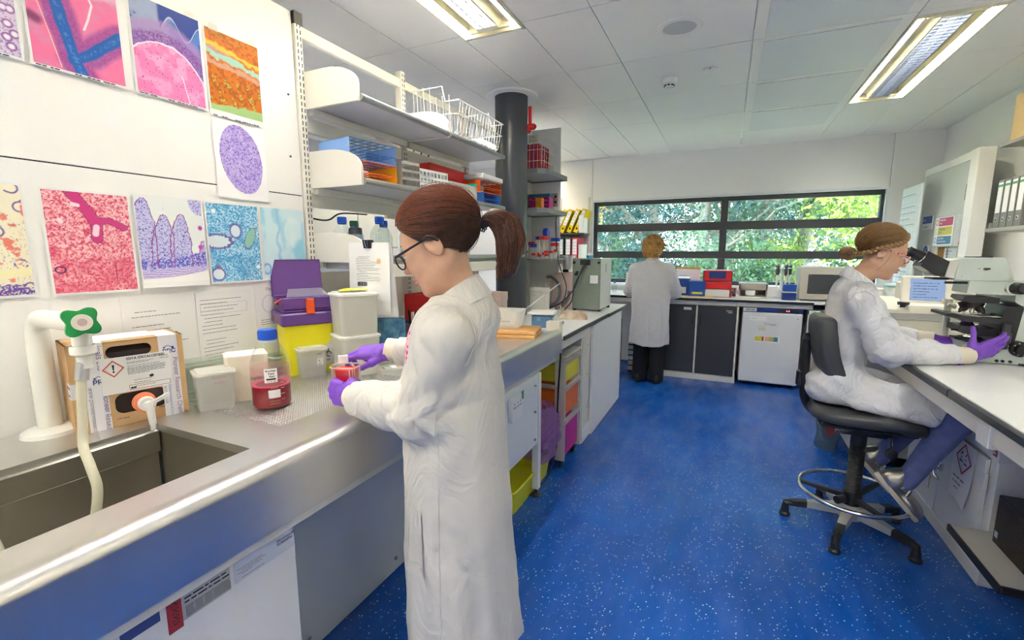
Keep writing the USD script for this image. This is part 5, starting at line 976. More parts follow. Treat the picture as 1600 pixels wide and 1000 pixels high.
for k, (m, pts) in enumerate(((mat('hose_slate', (.16, .18, .19), .5), [(-1.52, 4.05, 1.17), (-1.46, 4.0, 1.17), (-1.385, 3.96, 1.12), (-1.355, 3.93, 1.04), (-1.37, 3.90, .96), (-1.44, 3.86, .905)]), (mat('hose_slate'), [(-1.25, 3.88, 1.06), (-1.26, 3.87, .99), (-1.31, 3.84, .92), (-1.36, 3.82, .905)]))): single('drain_hose', MB().tube(spline(pts, 8), .013, 10), m, ('thick', 'lower')[k] + ' slate grey hose curving in front of the pink jerrycan', 'hose')
t = thing('pipette_pot', 'pot of upright glass pipettes left of the jerrycan', 'pot', (-1.46, 3.82, .8905)); obj('pot', shell([(0, 0), (.04, 0), (.045, .11)], 20), mat('tan_pot', (.52, .46, .34), .5), t); rng = np.random.default_rng(6)
for k in range(9): a = rng.uniform(0, 6.28); obj('pipette', MB().cyl((.02 * math.cos(a), .02 * math.sin(a), .005), (.05 * math.cos(a), .05 * math.sin(a), rng.uniform(.16, .26)), .003, n=6), CREAM if k % 2 else mat('straw_tan'), t)
t = thing('gas_bottle', 'slim pale blue bottle beside the end shelf panel', 'bottle', (-1.50, 3.95, .8845)); obj('bottle', MB().lathe([(0, 0), (.028, 0), (.03, .02), (.03, .16), (.012, .20), (.008, .23), (0, .23)], 18), frosted('pale_bottle', (.70, .78, .84), .3), t)
t = thing('white_carton', 'white carton with printed line by the column', 'carton', (-1.42, 3.60, .8905)); obj('box', B((-.07, -.05, 0), (.07, .05, .215), .002), mat('carton_white', (.78, .76, .68), .5), t); flat_text(t, ['Waste tips', 'only'], (-.05, -.0505, .175), EX, EZ, .014, INKG)
t = thing('plastic_bag', 'clear crumpled bag standing on the end shelf base', 'bag', (-1.56, 3.60, .8905)); a, zz = np.meshgrid(np.linspace(0, 2 * PI, 19)[:-1], np.linspace(0, .34, 10), indexing='ij'); rr = .06 * (1.1 - zz / .4) * (1 + .5 * (meshkit.noise(np.stack([np.cos(a) * 2, np.sin(a) * 2, zz * 18], -1), 9) - .5)); q = [(i * 10 + j, ((i + 1) % 18) * 10 + j, ((i + 1) % 18) * 10 + j + 1, i * 10 + j + 1) for i in range(18) for j in range(9)]; obj('film', (np.stack([rr * np.cos(a), rr * np.sin(a), zz], -1).reshape(-1, 3), np.array(q)), frosted('bag_film', (.75, .78, .76), .7, .1), t, smooth=False)
SCB = mat('scale_blue', (.10, .21, .36), .4)
t = thing('hotplate_stirrer', 'blue wedge-shaped stirrer with white top plate', 'stirrer', (-1.12, 2.98, zl), 12)
obj('base', MB().prism([(-.09, 0), (.09, 0), (.035, .078), (-.09, .078)], .20, XZ(.10)), SCB, t); obj('foot', MB().prism([(.09, 0), (.105, 0), (.11, .018), (.09, .02)], .20, XZ(.10)), SCB, t)
obj('control_panel', MB().box((-.085, .012, .0), (.085, .075, .002), T=frame((.092, 0, .002), (0, 1, 0), (-.575, 0, .82))), WHITEP, t); TK = frame((.0935, 0, .003), (0, 1, 0), (-.575, 0, .82)); obj('dial', MB().cyl((-.03, .04, 0), (-.03, .04, .012), .014, n=16, T=TK).cyl((.035, .04, 0), (.035, .04, .012), .014, n=16, T=TK), WHITEP, t); obj('top_plate', MB().prism(rrect(-.12, -.10, .06, .10, .012), .012, TR((0, 0, .088))).prism(rrect(-.07, -.05, .02, .05, .012), .012, TR((0, 0, .077))), WHITEP, t); flat_text(t, ['SI'], (-.055, -.1005, .05), EX, EZ, .018, mat('pale_ink', (.45, .55, .68), .5))
t = thing('wipes_pack', 'soft beige pack of wipes on the white bench', 'pack', (-1.06, 3.40, zl), 15); n = 14; X, Y = np.meshgrid(np.linspace(-.11, .11, n), np.linspace(-.075, .075, n), indexing='ij'); ed = (1 - (X / .11) ** 4) * (1 - (Y / .075) ** 4); Z = .062 * np.clip(ed, 0, 1) ** .4 + .006 * (meshkit.noise(np.stack([X * 50, Y * 50, X * 0], -1), 2) - .5); k = (np.arange(n - 1)[:, None] * n + np.arange(n - 1)).ravel(); b = MB().add(np.stack([X, Y, np.maximum(Z, 0)], -1).reshape(-1, 3), np.stack([k, k + n, k + n + 1, k + 1], 1)).box((-.1, -.068, 0), (.1, .068, .012)); obj('pack', b, mat('wipes_beige', (.68, .60, .46), .4, vary=(14, (.45, .30, .20))), t); obj('tab', MB().prism([(0, 0), (.05, 0), (.06, .03), (.02, .05)], .001, frame((-.09, -.03, .055), (0, 1, .2), (-.3, 0, 1))), mat('kraft', (.66, .50, .22), .6), t)
# clear tray with open lid and timber boards at the end of the steel bench
t = thing('plastic_tray', 'clear plastic tray with its lid tipped open', 'tray', (-1.22, 2.44, .9605), 12); tub(t, .30, .20, .10, CLEARP, .85, .002, r=.03); T = TR((.155, 0, .10), ry=-38) ; obj('open_lid', MB().prism(rrect(0, -.105, .26, .105, .03), .003, T), frosted('tray_lid_plastic', (.86, .88, .88), .6), t); flat_text(t, ['Do not', 'move wax tray'], (.0, -.098, .055), EX, EZ, .009, INKG); obj('liner', B((-.12, -.075, .003), (.12, .075, .03), .01), mat('pale_wax', (.80, .76, .62), .5), t)
BRD = mat('orange_timber', (.60, .30, .09), .5, vary=(10, (.70, .40, .15), (1, 8, 1)))
for k, (z, r) in enumerate(((.9155, 10), (.9375, 13))): t = thing('timber_board', ('lower', 'upper')[k] + ' orange timber board under the clear tray', 'board', (-1.14, 2.42, z), r); obj('plank', B((-.17, -.11, 0), (.17, .11, .020), .003), BRD, t)
single('small_block', B((-1.02, 2.70, zl), (-.93, 2.76, .965), .003), mat('block_cream', (.80, .75, .62), .5), 'cream block with dark side at the end of the steel bench', 'block'); t = thing('pink_box', 'pale pink box by the column base', 'box', (-1.52, 3.0, zl)); obj('box', B((-.06, -.05, 0), (.06, .05, .22), .002), mat('box_pink', (.80, .62, .58), .5), t); obj('lid', B((-.063, -.053, .16), (.063, .053, .222), .002), mat('box_pink'), t)
# ================================================================ under the laminate bench
t = thing('drawer_tower', 'translucent drawer tower in yellow, orange and magenta on castors', 'drawers', (-1.03, 2.84, 0), world=True)
CL = frosted('tower_clear', (.88, .86, .82), .35)
for z0, z1, m, nm in ((.06, .335, mat('tower_magenta', (.62, .005, .26), .4), 'drawer'), (.34, .555, mat('tower_orange', (.88, .20, .01), .4), 'drawer'), (.56, .73, mat('tower_yellow', (.80, .72, .03), .4), 'drawer')):
    b = MB().box((-1.17, 2.69, z0), (-1.14, 2.99, z1 + .01)); b.box((-1.17, 2.67, z1 - .02), (-.885, 2.69, z1 + .005), .004); b.box((-1.17, 2.99, z0), (-.885, 3.005, z1 + .005)); b.box((-.895, 2.675, z1 - .035), (-.87, 3.005, z1), .006); b.box((-.945, 2.668, z0), (-.875, 2.69, z1 - .02), .004); obj('casing', b, CL, t); obj(nm, B((-1.15, 2.692, z0 + .012), (-.884, 2.985, z1 - .035), .01), m, t)
obj('top', B((-1.175, 2.665, .735), (-.868, 3.01, .76), .01), CL, t); b = MB()
for x in (-1.14, -.91):
    for y in (2.70, 2.97): b.cyl((x - .01, y, .024), (x + .01, y, .024), .024, n=16); b.box((x - .012, y - .012, .03), (x + .012, y + .012, .06))
obj('castor', b, BLACK, t)
BAGM = frosted('lilac_bag', (.62, .36, .80), .42, .15)
t = thing('bin_bag', 'lilac plastic sack in an open waste holder beside the drawers', 'bag', (-.99, 2.52, .145)); a, zz = np.meshgrid(np.linspace(0, 2 * PI, 29)[:-1], np.linspace(0, .33, 14), indexing='ij'); rr = (.11 + .03 * np.sin(zz / .33 * 2.4)) * (1 - .35 * np.clip((zz - .24) / .09, 0, 1)) * (1 + .75 * (meshkit.fbm(np.stack([np.cos(a) * 4, np.sin(a) * 4, zz * 22], -1), 3, 9) - .5)); q = [(i * 14 + j, ((i + 1) % 28) * 14 + j, ((i + 1) % 28) * 14 + j + 1, i * 14 + j + 1) for i in range(28) for j in range(13)]; obj('sack', (np.stack([rr * np.cos(a) * .85, rr * np.sin(a) * 1.05, zz], -1).reshape(-1, 3), np.array(q)), BAGM, t, smooth=False); obj('contents', MB().ball((0, 0, .13), (.07, .08, .12), 2), mat('waste_pinkish', (.55, .35, .34), .7), t)
YLM = mat('lime_yellow_plastic', (.72, .74, .02), .4)
t = thing('yellow_crate', 'low lime yellow crate on the floor under the bench', 'crate', (-1.12, 2.33, 0), 90); tub(t, .62, .36, .145, YLM, .9, .005, r=.05, name='crate'); obj('rim', MB().tube([(x, y, .142) for x, y in rrect(-.315, -.185, .315, .185, .05)], .008, 6, closed=True), YLM, t)
t = thing('floor_cable', 'black cable hanging from the bench to the floor', 'cable', (-.885, 2.60, .0)); obj('cord', MB().tube(spline([(.0, .0, .79), (-.004, -.03, .5), (.0, -.05, .25), (-.02, -.10, .08), (-.05, -.18, .008), (-.10, -.40, .006), (-.2, -.55, .006), (-.32, -.5, .006)], 8), .0055, 8), BLACK, t)
# ================================================================ back counter under the window
zc = .91
t = thing('window_counter', 'long white counter with black edge under the window', 'counter', (0, 5.7, 0), world=True)
obj('worktop', B((-2.4, 5.315, .885), (1.62, 6.075, zc), .003), LAMW, t); obj('edge', B((-2.4, 5.303, .883), (.80, 5.315, .907), .002), BLACK, t); obj('rail', B((-2.4, 5.34, .835), (.80, 5.36, .883), .002), CREAM, t); obj('rail_joint', B((.115, 5.337, .835), (.118, 5.341, .883)), INKG, t); obj('back_panel', B((-2.4, 5.95, 0), (1.6, 5.97, .88)), CREAM, t)
CUPD = mat('charcoal_cupboard', (.035, .038, .045), .45, bump=(300, .1))
t = thing('base_cupboard', 'charcoal double door cupboard with cream trim under the counter', 'cupboard', (-.20, 5.6, 0), world=True)
obj('carcass', B((-.66, 5.36, .07), (.145, 5.9, .83)), CREAM, t); obj('plinth', B((-.70, 5.345, 0), (.15, 5.9, .07), .002), CREAM, t); obj('door', B((-.66, 5.335, .075), (-.275, 5.358, .828), .002), CUPD, t); obj('door', B((-.255, 5.335, .075), (.125, 5.358, .828), .002), CUPD, t); obj('stile', B((-.274, 5.34, .07), (-.256, 5.36, .83)), CREAM, t); obj('stile', B((.127, 5.335, .07), (.145, 5.36, .83)), CREAM, t)
for x in (-.305, -.225): obj('handle', MB().tube([(x, 5.336, .72), (x, 5.31, .71), (x, 5.31, .62), (x, 5.336, .61)], .005, 8), BLACK, t)
obj('label', B((-.40, 5.332, .775), (-.318, 5.335, .805)), PAPER, t); flat_text(t, ['Flammables'], (-.395, 5.3315, .786), EX, EZ, .009, INKG); b = MB(); rng = np.random.default_rng(8)
for k in range(3): b.box((.02 + .012 * k, 5.333, .785 - .012 * k), (.085, 5.335, .789 - .012 * k))
obj('label', b, PAPER, t, smooth=False)
def fridge(x0, label, loc_name='fridge'):
    t = thing('fridge', label, 'fridge', (x0 + .27, 5.6, 0), world=True); FW = mat('fridge_white', (.78, .80, .80), .3)
    obj('body', B((x0, 5.37, .03), (x0 + .54, 5.9, .83), .006), FW, t); obj('door', B((x0, 5.325, .045), (x0 + .54, 5.366, .785), .008), FW, t); obj('control_strip', B((x0, 5.33, .79), (x0 + .54, 5.366, .83), .003), BLUE if False else mat('fridge_navy', (.012, .035, .22), .35), t); obj('brand_plate', B((x0 + .005, 5.326, .793), (x0 + .13, 5.33, .828)), WHITEP, t); obj('display', B((x0 + .33, 5.326, .796), (x0 + .50, 5.33, .825)), BLACK, t)
    b = MB()
    for x in (x0 + .04, x0 + .5): b.cyl((x, 5.42, 0), (x, 5.42, .03), .02, n=12)
    obj('foot', b, BLACK, t); flat_text(t, ['Labcold'], (x0 + .025, 5.3255, .804), EX, EZ, .016, mat('navy_ink'), bold=True); flat_text(t, ['4.0'], (x0 + .39, 5.3255, .803), EX, EZ, .016, emit('red_digits', (1, .05, .12), 2.5), bold=True); return t
t = fridge(.18, 'white undercounter fridge marked Fridge with a red digital display')
flat_text(t, ['Fridge'], (.39, 5.3245, .655), EX, EZ, .026, INKG); obj('sheet', B((.25, 5.3235, .70), (.405, 5.325, .745)), PAPER, t); paper_print(t, frame((.25, 5.3234, .70), EX, EZ), .155, .045, 4, top=.015, rows=2, h=.006, left=.006, right=.01, bottom=.005)
obj('sticker_strip', B((.305, 5.3235, .475), (.535, 5.325, .545)), PAPER, t)
for k, (x, w, c) in enumerate(((.31, .065, (.75, .66, .05)), (.375, .015, (.5, .05, .04)), (.405, .04, (.80, .40, .22)), (.445, .04, (.45, .5, .12)), (.485, .035, (.08, .28, .5)))): obj('sticker', B((x, 5.3225, .49), (x + w, 5.3236, .535)), mat('sticker_%d' % k if False else ('sticker_lemon', 'sticker_red', 'sticker_apricot', 'sticker_green', 'sticker_blue')[k], c, .5), t)
obj('sticker', B((.34, 5.3235, .60), (.40, 5.325, .63)), mat('sticker_tan', (.66, .58, .42), .6), t); obj('lock', MB().cyl((.68, 5.318, .735), (.68, 5.325, .735), .006, n=10), GREYM, t)
fridge(.765, 'second white fridge half hidden behind the stool back')
# drawer stacks left of the cupboard
t = thing('drawer_stack', 'stack of shallow white drawers in a dark frame by the person at the window', 'drawers', (-.86, 5.5, 0), world=True); obj('frame', B((-.99, 5.36, 0), (-.80, 5.8, .47), .003), mat('brown_black', (.04, .035, .03), .5), t)
for k in range(7): obj('drawer', B((-.985, 5.335, .03 + .062 * k), (-.805, 5.36, .075 + .062 * k), .003), WHITEP, t)
t = thing('drawer_stack', 'second stack of drawers seen edge-on behind the end cupboard', 'drawers', (-1.15, 5.3, 0), world=True); obj('frame', B((-1.30, 5.05, 0), (-1.06, 5.30, .64), .003), mat('brown_black'), t)
for k in range(9): obj('drawer', B((-1.295, 5.02, .03 + .066 * k), (-1.065, 5.05, .08 + .066 * k), .003), CREAM, t)
# things on the counter
zt = zc + .0005
FB = mat('file_blue', (.01, .08, .42), .4)
for k, (x, y, w, h) in enumerate(((-.46, 5.62, .17, .195), (-.285, 5.56, .17, .16))):
    t = thing('blue_file_box', ('taller', 'shorter')[k] + ' blue cardboard box on the window counter', 'box', (x, y, zt)); obj('box', B((-w / 2, -.12, 0), (w / 2, .12, h), .003), FB, t); obj('label', B((-.05, -.1215, .03), (.06, -.12, .055) if k else (.06, -.12, .10)), mat('label_lemon', (.70, .62, .08), .5) if k else mat('label_cream_print', (.78, .72, .66), .5), t); obj('lid_paper', MB().box((-w / 2 - .004, -.124, h), (w / 2 + .004, .124, h + .01)), PAPER if k == 0 else FB, t)
t = thing('sleeve_holder', 'clear paper holder with wooden top propped on the window sill', 'frame', (-.41, 5.86, zt)); obj('sheet', B((-.13, 0, 0), (.13, .006, .30)), PAPER, t); obj('wood_edge', B((-.135, -.004, .29), (.135, .01, .315), .002), WOODO, t); paper_print(t, frame((-.13, -.0005, .06), EX, EZ), .26, .2, 12, top=.05, rows=5, h=.008)
single('yellow_folder', B((-.52, 5.36, zt), (-.12, 5.50, zt + .008), .001), mat('folder_pale_yellow', (.85, .66, .25), .5), 'pale yellow folder lying on the counter front', 'folder')
for k, (z, lab) in enumerate(((0, 'lower red tray box with a white tray on the counter'), (.175, 'upper red tray box with a navy front on the counter'))):
    t = thing('red_tray_box', lab, 'tray box', (-.085, 5.62, zt + z)); b = MB(); hh = .165 if k == 0 else .115
    for a, c in (((-.145, -.13, 0), (.145, .13, .004)), ((-.145, -.13, 0), (-.14, .13, hh)), ((.14, -.13, 0), (.145, .13, hh)), ((-.145, .125, 0), (.145, .13, hh))): b.box(a, c, .001)
    b.box((-.145, -.13, hh * .55 if k == 0 else 0), (.145, -.125, hh), .001); obj('body', b, mat('bright_red', (.85, .012, .02), .35), t)
    obj('inner', B((-.13, -.135, .004) if k == 0 else (-.085, -.135, .03), (.13, .12, .085) if k == 0 else (.085, -.13, hh - .01), .004), WHITEP if k == 0 else mat('fridge_navy'), t); obj('clear_lip', B((-.147, -.135, hh), (.147, .135, hh + .004)), frosted('clear_lip', (.9, .9, .9), .4), t)
t = thing('staining_chest', 'beige box with tinted lid and white label on the counter', 'box', (.27, 5.64, zt)); obj('base', B((-.135, -.12, 0), (.135, .12, .02), .002), CREAM, t); b = MB()
for a, c in (((-.135, -.12, .02), (-.12, .12, .15)), ((.12, -.12, .02), (.135, .12, .15)), ((-.135, .11, .02), (.135, .12, .15)), ((-.135, -.12, .09), (.135, -.11, .15))): b.box(a, c, .002)
obj('body', b, mat('taupe_plastic', (.50, .45, .38), .3), t); obj('lid', B((-.14, -.125, .15), (.14, .125, .16), .003), mat('silver_beige', (.62, .60, .56), .25, .4), t); obj('label', B((-.07, -.1225, .03), (.02, -.12, .085)), PAPER, t)
t = thing('pipette_stand', 'white stand hung with pipettes on the counter', 'stand', (.545, 5.72, zt)); obj('base', MB().cyl((0, 0, 0), (0, 0, .012), .07, n=28), WHITEP, t); obj('post', MB().cyl((0, 0, .01), (0, 0, .36), .014, n=14), WHITEP, t); obj('carousel', MB().cyl((0, 0, .315), (0, 0, .325), .085, n=28), WHITEP, t)
for k, a in enumerate((-2.2, -1.2, -.2, .9, 2.2)):
    x, y = .075 * math.cos(a), .075 * math.sin(a); p = thing('pipette', ('hand pipette with yellow ring on the stand', 'hand pipette with red ring on the stand', 'hand pipette at the right of the stand', 'hand pipette behind the post of the stand', 'hand pipette at the back of the stand')[k], 'pipette', (.545 + x, 5.72 + y, zt)); obj('handle', MB().cyl((0, 0, .25), (0, 0, .345), .014, .017, 12).box((-.004, -.02, .33), (.004, .005, .36)), DKGREY, p); obj('ring', MB().cyl((0, 0, .24), (0, 0, .25), .0135, n=12), (YELLOW, RED, WHITEP, YELLOW, RED)[k], p); obj('shaft', MB().cyl((0, 0, .10), (0, 0, .24), .003, .008, 10), WHITEP, p); obj('button', MB().cyl((0, 0, .345), (0, 0, .375), .006, n=8).cyl((0, 0, .372), (0, 0, .382), .011, n=10), WHITEP, p)
t = thing('tip_box', 'navy and blue pipette tip box beside the microwave', 'box', (.60, 5.50, zt)); obj('base', B((-.062, -.05, 0), (.062, .05, .075), .004), mat('fridge_navy'), t); obj('band', B((-.064, -.052, .075), (.064, .052, .09), .002), MILKY, t); obj('lid', B((-.06, -.048, .09), (.06, .048, .16), .005), FB, t)
t = thing('microwave', 'beige and black microwave oven on the counter', 'microwave', (.94, 5.62, zt)); BEI = mat('microwave_beige', (.58, .54, .46), .35, .25)
obj('body', B((-.26, -.16, .012), (.26, .19, .34), .008), BEI, t); obj('door', B((-.26, -.178, .02), (.16, -.16, .335), .014), BEI, t); obj('door_window', B((-.19, -.181, .075), (.12, -.178, .27), .006), mat('microwave_glass', (.06, .065, .065), .15), t); b = MB()
for k in range(12): b.box((-.18, -.1818, .085 + .015 * k), (.11, -.1808, .09 + .015 * k))
obj('mesh_lines', b, DKGREY, t, smooth=False); obj('control_panel', B((.17, -.176, .03), (.255, -.16, .33), .004), DKGREY, t); obj('foot', MB().cyl((-.22, -.12, 0), (-.22, -.12, .014), .02, n=10).cyl((.22, -.12, 0), (.22, -.12, .014), .02, n=10).cyl((.22, .15, 0), (.22, .15, .014), .02, n=10).cyl((-.22, .15, 0), (-.22, .15, .014), .02, n=10), BLACK, t); flat_text(t, ['Panasonic'], (-.185, -.1815, .06), EX, EZ, .010, WHITEP)
n = 16; X, Y = np.meshgrid(np.linspace(-.10, .10, n), np.linspace(-.08, .08, n), indexing='ij'); Z = .003 + .06 * meshkit.fbm(np.stack([X * 22, Y * 22, X * 0], -1), 3, 11) * np.clip(1.1 - np.hypot(X / .1, Y / .08), 0, 1); k = (np.arange(n - 1)[:, None] * n + np.arange(n - 1)).ravel()
t = thing('white_cloth', 'crumpled white cloth on top of the microwave', 'cloth', (.80, 5.62, zt + .3405)); obj('cloth', MB().add(np.stack([X, Y, Z], -1).reshape(-1, 3), np.stack([k, k + n, k + n + 1, k + 1], 1)), PAPER, t)
t = thing('monitor', 'small pale monitor standing behind the person at the window', 'monitor', (-1.04, 5.85, zt)); obj('screen', B((-.10, -.01, .03), (.10, .01, .24), .004), mat('monitor_grey', (.55, .57, .55), .4), t); obj('foot', B((-.05, -.05, 0), (.05, .05, .03), .004), GREYM, t)
for k, (x, y, s, lab) in enumerate(((-1.25, 5.70, .75, 'small blue capped bottle left of the person at the window'), (-1.36, 5.82, .8, 'second small bottle left of the person at the window'))): lab_bottle(lab, (x, y, zt), s, CAPB, None)
t = thing('phone', 'dark telephone at the left end of the window counter', 'phone', (-1.42, 5.55, zt), 20); obj('base', MB().prism([(-.08, 0), (.08, 0), (.08, .03), (-.08, .06)], .14, XZ(.07)), DKGREY, t); obj('handset', MB().tube([(-.07, -.04, .07), (-.04, -.04, .085), (.05, -.04, .06), (.07, -.04, .035)], .016, 8), BLACK, t)
t = thing('ornament', 'spotted mug beside the beige box', 'mug', (.075, 5.70, zt)); obj('mug', shell([(0, 0), (.035, 0), (.04, .09)], 20), mat('spotted_mug', (.75, .72, .7), .4, vary=(40, (.15, .05, .06))), t)
single('paper_stack', B((.42, 5.75, zt), (.60, 5.95, zt + .12), .002), PAPER, 'white paper stack behind the pipette stand', 'papers')
# ================================================================ right: desk
zd = .90
t = thing('microscope_desk', 'white desk with dark front edge along the right wall', 'desk', (1.3, 2.5, 0), world=True)
DESKW = mat('desk_laminate', (.80, .82, .80), .32)
obj('worktop', B((.785, 2.165, .872), (1.875, 4.75, zd), .002), DESKW, t); obj('worktop', B((.785, -.3, .872), (1.875, 2.162, zd), .002), DESKW, t)
obj('edge', B((.768, 2.165, .868), (.785, 4.75, .897), .004), mat('desk_edge_slate', (.05, .055, .06), .35), t); obj('edge', B((.768, -.3, .868), (.785, 2.158, .897), .004), mat('desk_edge_slate'), t)
obj('rail', B((.80, 1.95, .79), (.82, 4.75, .868), .002), CREAM, t); obj('rail', B((.80, -.3, .79), (.82, 1.93, .868), .002), CREAM, t); obj('rail_bracket', B((.79, 1.90, .775), (.822, 1.98, .868), .003), WHITEP, t)
obj('leg', B((.82, 4.70, 0), (.86, 4.74, .868)), CREAM, t); obj('back_panel', B((1.80, -.3, 0), (1.82, 4.75, .868)), mat('panel_warm_grey', (.55, .55, .52), .5), t); obj('leg', B((.82, -.28, 0), (.86, -.24, .868)), CREAM, t)
t = thing('pedestal', 'pale cabinet with black plinth under the desk beyond the stool', 'cabinet', (1.2, 3.9, 0), world=True); obj('carcass', B((.84, 3.62, .07), (1.75, 4.5, .78), .003), mat('pedestal_grey', (.62, .63, .60), .45), t); obj('plinth', B((.87, 3.64, 0), (1.75, 4.5, .07)), BLACK, t); obj('door', B((.83, 3.63, .075), (.845, 4.49, .775), .002), WHITE, t); obj('front_panel', B((.86, 3.605, .08), (1.74, 3.62, .77), .002), mat('pedestal_grey'), t); obj('screw', MB().cyl((.93, 3.60, .24), (.93, 3.606, .24), .007, n=10), GREYM, t)
t = thing('clear_bag_bin', 'dark clear plastic bag of rubbish under the desk beyond the stool', 'bag', (.74, 3.85, 0)); a, zz = np.meshgrid(np.linspace(0, 2 * PI, 23)[:-1], np.linspace(0, .38, 12), indexing='ij'); rr = .10 * (1 + .35 * (meshkit.noise(np.stack([np.cos(a) * 2, np.sin(a) * 2, zz * 10], -1), 5) - .5)); q = [(i * 12 + j, ((i + 1) % 22) * 12 + j, ((i + 1) % 22) * 12 + j + 1, i * 12 + j + 1) for i in range(22) for j in range(11)]; obj('film', (np.stack([rr * np.cos(a) * .7, rr * np.sin(a), zz], -1).reshape(-1, 3), np.array(q)), frosted('dark_bag_film', (.25, .35, .40), .55, .1), t, smooth=False); obj('contents', MB().ball((0, 0, .2), (.05, .07, .16), 2), mat('bag_contents', (.30, .10, .14), .6, vary=(15, (.12, .2, .25))), t)
# metal chemical cabinet
MET = mat('cabinet_enamel', (.70, .72, .73), .35)
t = thing('chemical_cabinet', 'grey steel cupboard with corrosive hazard sign under the desk', 'cabinet', (1.3, 2.75, 0), world=True)
obj('carcass', B((1.05, 2.43, .015), (1.70, 3.35, .605), .006), MET, t); obj('plinth', B((1.043, 2.425, 0), (1.70, 3.35, .07), .003), MET, t); obj('top_band', B((1.046, 2.426, .55), (1.70, 3.352, .608), .004), MET, t)
obj('door', B((1.036, 2.475, .085), (1.05, 2.885, .545), .003), MET, t); obj('door', B((1.036, 2.895, .085), (1.05, 3.31, .545), .003), MET, t)
for z in (.16, .45): obj('hinge', MB().cyl((1.04, 2.47, z - .035), (1.04, 2.47, z + .035), .007, n=10), CREAM, t)
hd = obj('handle', MB().box((1.02, 2.84, .32), (1.037, 2.87, .36), .004).tube([(1.025, 2.855, .345), (1.0, 2.85, .335), (.995, 2.80, .312), (.998, 2.775, .305)], [.009, .010, .009, .007], 10), CHROME, t); obj('key', MB().cyl((1.036, 2.90, .325), (1.01, 2.90, .325), .008, n=10).tube([(1.01, 2.90, .32), (1.008, 2.90, .28)], .002, 6).prism(Polygon(arc((0, 0), .012, 0, 350, 14)), .002, frame((1.01, 2.90, .265), EY, EZ)).box((1.008, 2.896, .20), (1.0095, 2.904, .252)), mat('brass', (.6, .45, .2), .35, 1.0), hd)
n = 10; X, Y = np.meshgrid(np.linspace(0, .20, n), np.linspace(0, .285, n), indexing='ij'); Z = .001 + .02 * (1 - Y / .285) ** 3 * (X / .2) ** 2; k = (np.arange(n - 1)[:, None] * n + np.arange(n - 1)).ravel(); TS = frame((1.034, 2.755, .262), (0, -1, 0), EZ); TS[:3, 2] = (-1, 0, 0)
sg = obj('sign_sheet', MB().add(np.stack([X, Y, Z], -1).reshape(-1, 3), np.stack([k, k + n, k + n + 1, k + 1], 1), TS), mat('sign_paper', (.82, .83, .86), .4), t, smooth=True); TS = TS @ TR((0, 0, .003))
D4 = lambda c, r: [(c[0] + r, c[1]), (c[0], c[1] + r), (c[0] - r, c[1]), (c[0], c[1] - r)]
obj('hazard_diamond', MB().prism(Polygon(D4((.105, .205), .074)).difference(Polygon(D4((.105, .205), .064))), .0004, TS), mat('hazard_crimson', (.60, .02, .10), .5), sg)
obj('corrosion_symbol', MB().box((.07, .19, 0), (.10, .196, .0004), T=TS).box((.11, .185, 0), (.14, .191, .0004), T=TS).prism([(.075, .225), (.09, .24), (.094, .236), (.08, .222)], .0004, TS).prism([(.115, .225), (.13, .24), (.134, .236), (.12, .222)], .0004, TS).prism([(.08, .205), (.083, .205), (.083, .215), (.08, .215)], .0004, TS).prism([(.12, .20), (.123, .20), (.123, .214), (.12, .214)], .0004, TS), mat('navy_ink'), sg, smooth=False)
b = MB(); rng = np.random.default_rng(2); scrawl(b, TS, .03, .17, .10, .016, rng); scrawl(b, TS, .03, .14, .075, .012, rng); scrawl(b, TS, .05, .15, .05, .012, rng); obj('print', b, INKG, sg, smooth=False)
obj('red_badge', B((1.0445, 2.435, .572), (1.0462, 2.462, .60)), mat('badge_red', (.55, .03, .07), .5), t); flat_text(t, ['BD'], (1.0440, 2.459, .580), (0, -1, 0), EZ, .011, PAPER, bold=True)
t = thing('tote_bag', 'glossy red patterned bag lying on the steel cupboard', 'bag', (1.35, 2.7, .6085)); n = 20; X, Y = np.meshgrid(np.linspace(-.27, .25, n), np.linspace(-.25, .25, n), indexing='ij'); Z = .16 * np.clip((1 - (X / .29) ** 4) * (1 - (Y / .27) ** 4), 0, 1) ** .5 * (.75 + .5 * (meshkit.fbm(np.stack([X * 9, Y * 9, X * 0], -1), 3, 4) - .3)); Z = np.minimum(Z, .165); k = (np.arange(n - 1)[:, None] * n + np.arange(n - 1)).ravel(); obj('film', MB().add(np.stack([X, Y, Z], -1).reshape(-1, 3), np.stack([k, k + n, k + n + 1, k + 1], 1)).add(np.stack([X, Y, Z * 0], -1).reshape(-1, 3), np.stack([k, k + 1, k + n + 1, k + n], 1)), mat('red_gloss_film', (.60, .01, .015), .12, vary=(7, (.10, .012, .02)), bump=(25, .5)), t); obj('green_patch', MB().ball((-.24, -.06, .045), (.03, .09, .03), 2), mat('olive_gloss', (.30, .28, .02), .2), t)
t = thing('computer', 'black perforated computer tower on the low board', 'computer', (1.2, 2.22, .2555)); obj('case', B((-.17, -.1, 0), (.25, .12, .20), .004), BLACK, t); b = MB()
for i in range(22):
    for j in range(11): b.box((-.1712, -.09 + .0093 * i, .012 + .0165 * j), (-.1698, -.085 + .0093 * i, .022 + .0165 * j))
obj('front_mesh', b, mat('mesh_bronze', (.13, .10, .07), .4, .6), t, smooth=False); obj('sticker', B((-.172, .085, .03), (-.1705, .105, .055)), mat('sticker_pale', (.6, .7, .85), .4), t)
